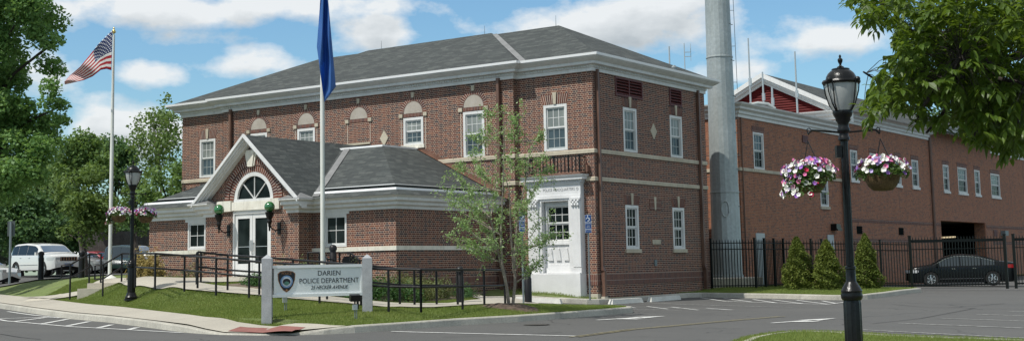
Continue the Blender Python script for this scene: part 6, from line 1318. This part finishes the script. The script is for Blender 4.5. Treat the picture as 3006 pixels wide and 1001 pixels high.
# ------------------------------------------------------------------ trees
def blob_tree(name, label, base, clumps, leaf, size, dens_, trunk_r, barkm='bark_dark', seed=1, limbs=14, aspect=.65, up=.3, group=None, leaf_cap=60000, lean=None, cat='tree', trunk_top=None, spread=.46):
    "clumps: list of (Vector centre, radius)"
    r = np.random.default_rng(seed); base = Vector(base); o = thing(name, label, cat, tuple(base), 0, group)
    cz = max(c.z for c, q in clumps); cen = sum((c for c, q in clumps), Vector((0, 0, 0)))/len(clumps); top = trunk_top or Vector((cen.x, cen.y, base.z+(cz-base.z)*.8))
    tr = MB(); pts = [base-Vector((0, 0, .2)), base.lerp(top, .3)+Vector(r.normal(0, .12, 3)), base.lerp(top, .65)+Vector(r.normal(0, .2, 3)), top]; tr.path(pts, 1, 9, [trunk_r*1.2, trunk_r*.85, trunk_r*.5, trunk_r*.15])
    idx = r.permutation(len(clumps))[:limbs]
    for i in idx:
        c, q = clumps[i]; f = min(.92, max(.2, (c.z-base.z)/(top.z-base.z+.01)*.72)); s = pts[0].lerp(top, f) if f < 2 else top; m_ = s.lerp(c, .5)+Vector((0, 0, .15*(c-s).length*.5)); rr = trunk_r*.38*(1-f*.5); tr.path([s, m_, c], 1, 6, [rr, rr*.6, rr*.2])
    tr.build('trunk', barkm, o)
    P3 = []
    for c, q in clumps:
        n = int(dens_*q*q); d = r.normal(size=(n, 3)); d /= np.linalg.norm(d, axis=1)[:, None]; rad = q*(1-np.abs(r.normal(0, spread, n)).clip(0, 1)*.9); P3.append(np.array(c)+d*rad[:, None]*np.array([1, 1, .8]))
    P3 = np.concatenate(P3)[:leaf_cap*4]
    leafmesh('crown', leaf, o, P3, size, aspect, up, seed); return o
def ellipsoid_clumps(px, py, d, rxp, ryp, n, rr, seed, dd=1.0, shell=.55, keep=None):
    r = np.random.default_rng(seed); out = []; k = F_PX/d
    while len(out) < n:
        v = r.normal(size=3); v /= np.linalg.norm(v); q = (shell+(1-shell)*r.uniform())*1.0; x, y = px+v[0]*rxp*q, py+v[1]*ryp*q
        if keep and not keep(x, y): continue
        out.append((at(x, y, d+v[2]*rxp/k*q*dd), rr*r.uniform(.6, 1.25)))
    return out
def gz3(x, y, d): p = at(x, y, d); return (p.x, p.y, G(p.x, p.y))
# big oak at the left edge
cl = ellipsoid_clumps(-60, 80, 56, 235, 330, 70, .95, 21, shell=.5)+ellipsoid_clumps(-70, 430, 55, 245, 190, 46, .8, 22, shell=.5)
cl += [(at(x, y, 54+random.uniform(-1, 1)), q) for x, y, q in ((95, 0, .8), (110, -40, .9), (120, 110, .7), (150, 128, .5), (172, 118, .3), (140, 190, .6), (165, 205, .5), (150, 255, .5), (150, 300, .55), (185, 310, .35), (175, 352, .4), (195, 355, .25), (130, 360, .6), (120, 430, .6), (90, 470, .7), (60, 520, .8), (20, 560, .8), (120, 520, .5))]
blob_tree('oak_tree', 'massive dark green oak filling the left edge of the view', gz3(-130, 790, 57), cl, 'leaf_oak', .17, 950, .42, seed=3, limbs=30, spread=.5)
spec = [ # label, px, py centre, rx, ry, depth, leaf, dens, size, bark, kind
 ('broad mid green tree behind the left oak with sunlit lower branches', 250, 600, 130, 130, 66, 'leaf_bg_light', 330, .2, 'bark'),
 ('dark tree with bare pale branches behind the left flagpole', 250, 470, 110, 95, 86, 'leaf_bg', 260, .24, 'bark_pale'),
 ('rounded dark green tree between flagpole and left lamp', 345, 480, 85, 105, 92, 'leaf_bg_dark', 300, .24, 'bark_dark'),
 ('tall airy pale green tree left of the brick building', 460, 400, 62, 118, 84, 'leaf_bg_light', 120, .22, 'bark_pale'),
 ('thick green tree low against the building corner', 490, 560, 100, 130, 76, 'leaf_bg', 330, .21, 'bark_dark'),
 ('slender pale green tree left of the lamp lantern', 405, 600, 70, 120, 80, 'leaf_bg_light', 240, .2, 'bark'),
 ('deep shaded tree under the left oak', 60, 640, 150, 110, 78, 'leaf_bg_dark', 300, .23, 'bark_dark'),
 ('dark undergrowth tree behind the white vehicle', 175, 690, 110, 70, 80, 'leaf_bg_dark', 300, .22, 'bark_dark'),
 ('low dark tree behind the grey board fence', 330, 690, 90, 60, 94, 'leaf_bg_dark', 300, .23, 'bark_dark'),
 ('hazy rear tree filling the gap above the parked cars', 120, 540, 140, 110, 98, 'leaf_bg', 260, .26, 'bark_dark'),
]
for i, (lb, x, y, rx, ry, d, lf, dn_, sz, bk) in enumerate(spec):
    k = F_PX/d; rr = max(.6, rx/k*.42); airy = i == 3
    cl = ellipsoid_clumps(x, y, d, rx*.8, ry*.85, 46 if not airy else 34, rr*(.62 if airy else .8), 40+i, shell=.35)
    if airy: cl += [(at(x+random.uniform(-55, 60), y+random.uniform(-60, 120), d+random.uniform(-2, 2)), random.uniform(.7, 1.1)) for _ in range(26)]+[(at(x+dx, y+dy, d), q) for dx, dy, q in ((30, -120, .45), (22, -98, .5), (-58, -50, .5), (-60, -20, .5), (10, -70, .6), (40, -60, .5), (55, -20, .6))]
    g0 = at(x, 790, d); blob_tree('background_tree', lb, (g0.x, g0.y, g0.z-.3), cl, lf, sz, dn_, .2 if not airy else .12, bk, 60+i, 22 if i in (1, 3) else 12, group='trees behind the left car park', spread=.5)
# snag branches: pale bare limbs of the second tree
for i, (x, y, rx, ry, d, lf, lb) in enumerate([(2980, 470, 160, 150, 108, 'leaf_bg_dark', 'dark tree rising behind the right end of the rear building'), (2740, 395, 120, 80, 118, 'leaf_bg', 'tree top showing above the rear building roof'), (2880, 350, 130, 110, 122, 'leaf_bg_dark', 'tall dark tree behind the overhanging branch')]):
    cl = ellipsoid_clumps(x, y, d, rx*.8, ry*.85, 40, rx/(F_PX/d)*.36, 90+i, shell=.35); g0 = at(x, 760, d); blob_tree('background_tree', lb, tuple(g0), cl, lf, .3, 170, .3, 'bark_dark', 95+i, 10, group='trees behind the rear building')
cl = []
for x in range(-160, 600, 26):
    for y in (650, 700, 750): cl.append((at(x+random.uniform(-12, 12), y+random.uniform(-14, 14)-(20 if x < 200 else 0), 112+random.uniform(-5, 5)), 1.5))
rr_ = np.random.default_rng(5); P3 = np.concatenate([np.array(c)+rr_.normal(0, .75, (230, 3))*np.array([1, 1, .8]) for c, q in cl])
wd = leafmesh('woodland', 'leaf_bg_dark', None, P3, .55, .7, .3, 6); wd['kind'] = 'stuff'; wd['label'] = 'far dark woodland closing off the left background'; wd['category'] = 'woodland'
# arborvitae
def arbor(x, y0, ytop, wpx, d, label, seed):
    r = np.random.default_rng(seed); p = at(x, y0, d); H = at(x, ytop, d).z-p.z; Rr = wpx/2/F_PX*d; o = thing('arborvitae', label, 'shrub', tuple(p), 0, 'young arborvitae along the fence')
    N = 7500; t_ = r.uniform(0, 1, N)**1.15; nb = 46; bt_a = r.uniform(0, 2*math.pi, nb); bt_h = r.uniform(0, .85, nb); th = r.uniform(0, 2*math.pi, N)
    prof = np.where(t_ < .2, .84+t_*.9, (1-t_)**.62*1.17); lump = 1+.17*np.sin(th*3+seed*2.1+t_*8)+.16*np.sin(th*5+t_*17+seed*3.7)+.13*np.sin(t_*31+th*4+seed)
    rad = Rr*prof*lump*(1-np.abs(r.normal(0, .25, N)).clip(0, .9)); P3 = np.c_[p.x+rad*np.cos(th), p.y+rad*np.sin(th), p.z+.04+t_*H*(1+.05*np.sin(th*2+seed))]
    m = MB(); m.tube(p-Vector((0, 0, .1)), p+Vector((0, 0, H*.85)), .04, .01, 7); m.build('trunk', 'bark', o); leafmesh('crown', 'leaf_arbor', o, P3, .095, .5, .1, seed)
arbor(2345, 846, 704, 86, 50.0, 'leftmost green arborvitae shrub in front of the black fence', 1); arbor(2432, 847, 712, 92, 49.5, 'middle arborvitae, palest and broadest, in front of the fence', 2); arbor(2545, 846, 694, 84, 50.0, 'rightmost tall arborvitae just right of the foreground lamp post', 3)
# young multi-stem tree
def young():
    r = np.random.default_rng(12); o = thing('young_tree', 'young airy multi stem tree with pale green leaves in a mulch ring', 'tree', (tb.x, tb.y, G(tb.x, tb.y)+.05)); T = MB(); L3 = []
    D0 = 35.5
    def PT(x, y, dd=0): return at(x, y, D0+dd)
    def limb(pts, r0, r1, n=7):
        pts = [PT(*q) for q in pts]; k = len(pts); T.path(pts, 1, n, [r0+(r1-r0)*i/(k-1) for i in range(k)]); return pts
    stems = [limb([(1494, 897, 0), (1487, 840, -.05), (1474, 770, -.1), (1470, 690, -.1), (1476, 560, 0), (1480, 430, 0), (1478, 325, 0)], .05, .007),
             limb([(1505, 897, 0), (1512, 830, .1), (1510, 740, .2), (1520, 640, .3), (1545, 520, .4), (1560, 420, .5)], .045, .007),
             limb([(1487, 840, 0), (1462, 740, -.1), (1440, 640, -.3), (1420, 520, -.4), (1405, 430, -.5)], .035, .006), limb([(1508, 800, 0), (1500, 690, -.3), (1495, 560, -.5), (1455, 420, -.7)], .03, .006)]
    # side branches: start on a stem, end pixel
    ends = [(1288, 548, -.5), (1270, 560, .4), (1330, 480, .3), (1305, 610, .6), (1350, 655, -.7), (1335, 700, .2), (1395, 620, -.8), (1372, 560, .9), (1300, 520, 1.0), (1385, 450, .6), (1365, 395, -.1), (1420, 340, .3), (1510, 360, .5), (1540, 330, .0), (1440, 380, -.8), (1590, 400, .6), (1600, 450, -.3), (1620, 500, .2), (1570, 550, .8), (1650, 680, -.2), (1640, 690, .3), (1600, 640, .5), (1580, 700, -.6), (1610, 745, .2), (1575, 780, .0), (1550, 600, -.9), (1530, 470, -.8), (1590, 520, -.6), (1400, 500, -1.2), (1450, 600, -1.1), (1430, 700, -.9), (1525, 690, -1.0), (1460, 520, 1.2), (1500, 620, 1.3), (1350, 590, 1.2), (1415, 660, 1.0), (1490, 470, -1.1), (1480, 395, .9), (1395, 740, .3), (1365, 720, -.3), (1320, 560, -1.0), (1545, 730, .9), (1300, 690, .3)]
    for (x, y, dd) in ends:
        st_ = stems[r.integers(0, 4)] if abs(x-1490) < 60 else (stems[1] if x > 1500 else stems[[0, 2][r.integers(0, 2)]])
        e = PT(x, y, dd); best = min(st_, key=lambda q: abs((q.z)-(e.z-.45*((q-e).xy.length)-.1))); m_ = best.lerp(e, .55)+Vector((0, 0, -.06)); br = [best, best.lerp(m_, .5), m_, m_.lerp(e, .5)+Vector((0, 0, .05)), e]; T.path(br, 1, 5, [.016, .013, .010, .007, .003])
        for s in range(5):
            f = r.uniform(.35, 1); i_ = min(3, int(f*4)); b0 = br[i_].lerp(br[i_+1], f*4-i_); tip = b0+Vector(r.normal(0, .18, 3))+Vector((0, 0, .08)); T.path([b0, tip], 1, 4, [.005, .002]); 
            for q in range(38): c = b0.lerp(tip, r.uniform(0, 1.15)); L3.append(np.array(c)+r.normal(0, .045, 3))
        for q in range(74): f = r.uniform(.3, 1); i_ = min(3, int(f*4)); c = br[i_].lerp(br[i_+1], f*4-i_); L3.append(np.array(c)+r.normal(0, .06, 3))
    for st_ in stems:
        for i_ in range(2, len(st_)-1):
            for q in range(100): c = st_[i_].lerp(st_[i_+1], r.uniform(0, 1)); L3.append(np.array(c)+r.normal(0, .10, 3))
    for q in range(40): c = PT(1478, 330-r.uniform(0, 18), 0); L3.append(np.array(c)+r.normal(0, .05, 3))
    T.build('trunk', 'bark_grey', o, True); leafmesh('crown', 'leaf_young', o, np.array(L3), .06, .6, .3, 5)
young()
# overhanging branch of the near tree at the right
def overhang():
    r = np.random.default_rng(33); bx_ = at(3330, 560, 12.6); o = thing('ash_tree', 'leafy branches of a near tree hanging into the upper right corner', 'tree', (bx_.x, bx_.y, .1)); T = MB(); L3 = []
    root = Vector((bx_.x, bx_.y, .1)); crown = at(3300, -250, 12.6)
    T.path([root-Vector((0, 0, .2)), root.lerp(crown, .35), root.lerp(crown, .7), crown], 1, 12, [.24, .19, .15, .1])
    limbs = [[(3310, -60), (3150, 60), (3000, 160), (2880, 200), (2820, 170), (2800, 230), (2770, 330), (2720, 390)], [(3300, -200), (3100, -60), (2900, -30), (2720, -30), (2600, 10), (2490, 5)], [(3320, 120), (3150, 200), (3020, 250), (2930, 230), (2880, 320), (2860, 400)], [(2880, 200), (2780, 250), (2700, 240), (2640, 235), (2575, 237), (2535, 212)], [(3100, 60), (2950, 60), (2800, 90), (2700, 110), (2640, 60)], [(2820, 170), (2760, 240), (2700, 330), (2690, 370)], [(3000, 250), (2985, 330), (2990, 400)]]
    P3s = []
    for j, l in enumerate(limbs):
        d = 11.6+.5*math.sin(j*2.1); pts = [at(x, y, d+.3*math.sin(i*1.3+j)) for i, (x, y) in enumerate(l)]; k = len(pts); T.path(pts, 1, 8, [(.042 if j < 2 else .026)*(1-.85*i/(k-1))+.004 for i in range(k)]); P3s.append(pts)
    # foliage sprays: (px, py, radius px, count)
    cl = []
    for (x, y, q, n) in [(2520, 15, 42, 7), (2580, 20, 50, 9), (2560, 55, 25, 3), (2640, 10, 55, 12), (2700, 60, 60, 16), (2650, 120, 35, 5), (2760, 30, 80, 20), (2860, 40, 80, 22), (2960, 40, 80, 22), (2740, 120, 70, 20), (2820, 140, 75, 22), (2900, 130, 80, 24), (2980, 130, 80, 22), (2680, 170, 50, 13), (2640, 200, 45, 9), (2600, 200, 20, 3), (2700, 230, 60, 17), (2620, 240, 45, 10), (2585, 265, 30, 9), (2560, 300, 26, 9), (2565, 345, 28, 9), (2535, 340, 16, 4), (2760, 220, 60, 16), (2840, 230, 65, 18), (2930, 220, 75, 22), (2990, 250, 60, 16), (2650, 270, 45, 9), (2700, 300, 42, 8), (2830, 310, 60, 15), (2900, 310, 65, 18), (2970, 330, 65, 18), (2700, 350, 40, 10), (2745, 360, 38, 9), (2870, 380, 40, 10), (2930, 390, 50, 14), (2990, 400, 45, 12), (2760, 290, 40, 7), (3080, 60, 100, 22), (3080, 220, 100, 22), (3060, 350, 80, 16), (2800, -60, 120, 30), (3000, -60, 120, 30), (2620, -50, 80, 16)]:
        low = y > 270 and x < 2830; y = y-20 if low else y
        for k in range(int(n*(.75 if low else 2.1)*(1.35 if x > 2640 else .9))): cl.append((x+r.normal(0, q*(.38 if low else .52)), y+r.normal(0, q*(.38 if low else .5)), r.uniform(10.6, 13.2)))
    allp = [l[i].lerp(l[i+1], f/6) for l in P3s for i in range(len(l)-1) for f in range(6)]
    vs = []; fs = []
    for (x, y, d) in cl:
        c = at(x, y, d); near = min(allp, key=lambda q: (q-c).length); dirv = (c-near); L = dirv.length; dirv = dirv.normalized() if L > .01 else Vector((0, 0, 1))
        if L < .4: T.path([near, near.lerp(c, .5)+Vector((0, 0, .03)), c], 1, 4, [.004, .003, .002])
        ax = (dirv*.5+Vector(r.normal(0, .6, 3))+Vector((0, 0, -.35))).normalized(); sd_ = ax.cross(Vector((0, 0, 1))).normalized()
        for k in range(5):       # compound leaf: leaflets in pairs and a tip
            for sg in (-1, 1):
                if k == 4 and sg < 0: continue
                q0 = c+ax*(.028*k); la = (sd_*sg*.8+ax*.6+Vector((0, 0, -.35))+Vector(r.normal(0, .12, 3))).normalized() if k < 4 else (ax+Vector((0, 0, -.3))).normalized(); ll = r.uniform(.07, .11); wv = la.cross(Vector(r.normal(0, .25, 3))+Vector((0, 0, 1))).normalized()*ll*.2; dz = Vector((0, 0, -.014))
                o_ = len(vs); m1, m2 = q0+la*ll*.35, q0+la*ll*.7; vs += [q0, m1+wv+dz*-.4, m2+wv*.85+dz*-.3, q0+la*ll+dz, m2-wv*.85+dz*-.3, m1-wv+dz*-.4, m1, m2]; fs += [(o_, o_+1, o_+6), (o_+1, o_+2, o_+7, o_+6), (o_+2, o_+3, o_+7), (o_+3, o_+4, o_+7), (o_+4, o_+5, o_+6, o_+7), (o_+5, o_, o_+6)]
    T.build('trunk', 'bark_dark', o, True); mb = MB(); mb.v = [tuple(v) for v in vs]; mb.f = fs; mb.build('crown', 'leaf_ash', o, fix=False)
overhang()
# ------------------------------------------------------------------ shrubs
def shrub(label, blobs, leaf, size, n, seed, cat='shrub', up=.4, group=None, name='shrub'):
    r = np.random.default_rng(seed); c0 = blobs[0]; p = Vector((c0[0], c0[1], G(c0[0], c0[1]))); o = thing(name, label, cat, tuple(p), 0, group); P3 = []; T = MB()
    for (x, y, rr, h) in blobs:
        g = G(x, y); k = int(n*rr*rr*h/.1); d = r.normal(size=(k, 3)); d /= np.linalg.norm(d, axis=1)[:, None]; d[:, 2] = np.abs(d[:, 2]); q = r.uniform(.35, 1, k)[:, None]**.6; lump = (1+.2*np.sin(d[:, 0]*7+seed)+.2*np.sin(d[:, 1]*9))[:, None]
        P3.append(np.array([x, y, g+.03])+d*q*lump*np.array([rr, rr, h]))
        for _ in range(5): e = Vector((x, y, g))+Vector((r.normal(0, rr*.4), r.normal(0, rr*.4), h*.75)); T.tube((x, y, g-.03), e, .012, .004, 5)
    T.build('stems', 'bark', o); leafmesh('foliage', leaf, o, np.concatenate(P3), size, .55, up, seed)
pA = at(430, 800, 46.5); shrub('yellow green leafed bush by the left end of the entrance wing', [(pA.x-.1, pA.y, .52, 1.0), (pA.x+.45, pA.y-.1, .4, .8), (pA.x-.5, pA.y+.1, .35, .65)], 'leaf_gold', .09, 750, 1)
q = [(-14.9, -6.5, .3, .3), (-14.2, -6.6, .32, .28), (-13.4, -6.7, .3, .25), (-12.7, -6.6, .3, .3)]; shrub('low green groundcover plants along the left wing wall', q, 'leaf_shrub', .05, 500, 2, 'plant')
shrub('loose leafy plant under the left wing window', [(-12.5, -6.35, .32, .75), (-12.9, -6.3, .22, .5)], 'leaf_shrub', .05, 330, 3)
def junip(label, bl, seed): shrub(label, bl, 'leaf_juniper', .06, 1500, seed, 'shrub')
junip('spreading green juniper between the two ramp railings', [(-7.3, -8.6, .55, .34), (-6.6, -8.9, .6, .36), (-5.9, -9.1, .5, .32), (-7.0, -8.0, .5, .3), (-5.2, -9.3, .42, .28)], 4)
shrub('thin leafy shrub standing in front of the door, left of the sign post', [(-7.3, -7.4, .42, .95), (-6.9, -7.5, .3, .7)], 'leaf_young', .05, 200, 5)
shrub('pale leafy shrub beside the doorway pier', [(-6.6, -7.0, .42, .85), (-6.0, -6.9, .4, .7)], 'leaf_young', .05, 240, 6)
shrub('tall pale shrub rising behind the right granite post', [(-3.3, -8.3, .42, 1.0), (-3.8, -8.0, .35, .85)], 'leaf_shrub', .05, 260, 7)
shrub('leafy upright shrub between the ramp rails near the brick corner', [(-2.6, -7.6, .40, .95), (-2.3, -7.9, .35, .8)], 'leaf_shrub', .05, 260, 8)
shrub('dark mounded shrubs just behind the ramp right of the sign', [(-1.9, -9.8, .6, .6), (-1.2, -9.7, .6, .58), (-2.6, -9.6, .6, .6), (-.6, -9.3, .5, .5), (-3.3, -9.7, .55, .55)], 'leaf_juniper', .06, 1300, 9)
shrub('brownish green low shrubs in front of the brick wing side wall', [(-2.3, -7.1, .65, .62), (-1.7, -6.6, .6, .6), (-1.3, -7.6, .6, .55), (-3.0, -6.4, .6, .6), (-1.0, -8.4, .55, .5), (-2.4, -8.3, .6, .55)], 'leaf_shrub', .06, 1200, 10)
shrub('small dark shrub at the end of the planting bed', [(-1.3, -5.6, .45, .42), (-2.1, -4.9, .4, .38)], 'leaf_juniper', .055, 1100, 11)
# ------------------------------------------------------------------ grass blades
def blades(name, label_region, n, zf, seed, off_=.0, size=.045, ok=None):
    r = np.random.default_rng(seed); x0, x1, y0, y1 = label_region; x = r.uniform(x0, x1, n*3); y = r.uniform(y0, y1, n*3); k = ok(x, y); x, y = x[k][:n], y[k][:n]; N = len(x); z = zf(x, y)+off_
    a = r.uniform(0, 2*math.pi, N); h = size*r.uniform(.5, 1.3, N); w_ = .006*r.uniform(.7, 1.4, N); lx, ly = r.normal(0, .35, N)*h, r.normal(0, .35, N)*h
    V = np.stack([np.c_[x-np.cos(a)*w_, y-np.sin(a)*w_, z-.005], np.c_[x+np.cos(a)*w_, y+np.sin(a)*w_, z-.005], np.c_[x+lx, y+ly, z+h]], 1).reshape(-1, 3)
    me = bpy.data.meshes.new(name); me.vertices.add(len(V)); me.vertices.foreach_set('co', V.astype(np.float32).ravel()); me.loops.add(N*3); me.loops.foreach_set('vertex_index', np.arange(N*3, dtype=np.int32)); me.polygons.add(N); me.polygons.foreach_set('loop_start', np.arange(0, N*3, 3, dtype=np.int32)); me.polygons.foreach_set('loop_total', np.full(N, 3, dtype=np.int32)); me.update(); me.validate()
    me.materials.append(MATS['grass_blade']); o = bpy.data.objects.new(name, me); COL.objects.link(o); o['kind'] = 'stuff'; o['label'] = 'short mown lawn grass'; o['category'] = 'grass'
def inpoly(poly):
    P_ = np.array(poly)
    def f(x, y):
        c = np.zeros(len(x), bool)
        for i in range(len(P_)):
            a, b = P_[i], P_[i-1]; cond = (a[1] > y) != (b[1] > y); c ^= cond & (x < (b[0]-a[0])*(y-a[1])/(b[1]-a[1]+1e-12)+a[0])
        return c
    return f
fsite, fsw, fwk, fnear = inpoly(site), inpoly(ribbon(off(K1[:15], -.2), SW_IN)), inpoly(W_OUT+W_IN[::-1]), inpoly(NI)
bed_f = inpoly([(-8.0, -9.2), (-7.8, -6.6), (-4.1, -6.2), (-3.6, -5.7), (-3.6, -1.3), (-2.6, -3.0), (-.9, -6.3), (-.4, -9.6), (-1.5, -10.4), (-5.4, -10.1), (-7.2, -9.75)])
kin = inpoly(off(K1, .16)+[(-.2, -4.95), (-1.7, -4.2), (-2.7, -3.2)]+off(K2, .16)+[(5.5, 16), (-.3, 16.5), (-30, 20), (-60, 30)])
blades('grass', (-19, 4.4, -16.8, -3), 230000, G, 1, ok=lambda x, y: kin(x, y) & ~fsw(x, y) & ~fwk(x, y) & ~bed_f(x, y) & (y < np.where(x < -3.4, -6.6, 0)) & ((x-tb.x)**2+(y-tb.y)**2 > .5))
blades('grass', (11, 17.5, -23, -10.4), 60000, A, 2, .13, .05, ok=lambda x, y: inpoly(off(NI+[NI[0]], .2))(x, y))
blades('grass', (-3.2, 7.2, -1.2, 14), 40000, G, 3, .0, .06, ok=lambda x, y: kin(x, y) & ((x > .1) | (y < -.1)) & ~((x > .1) & (x < .5) & (y < 5.3)))
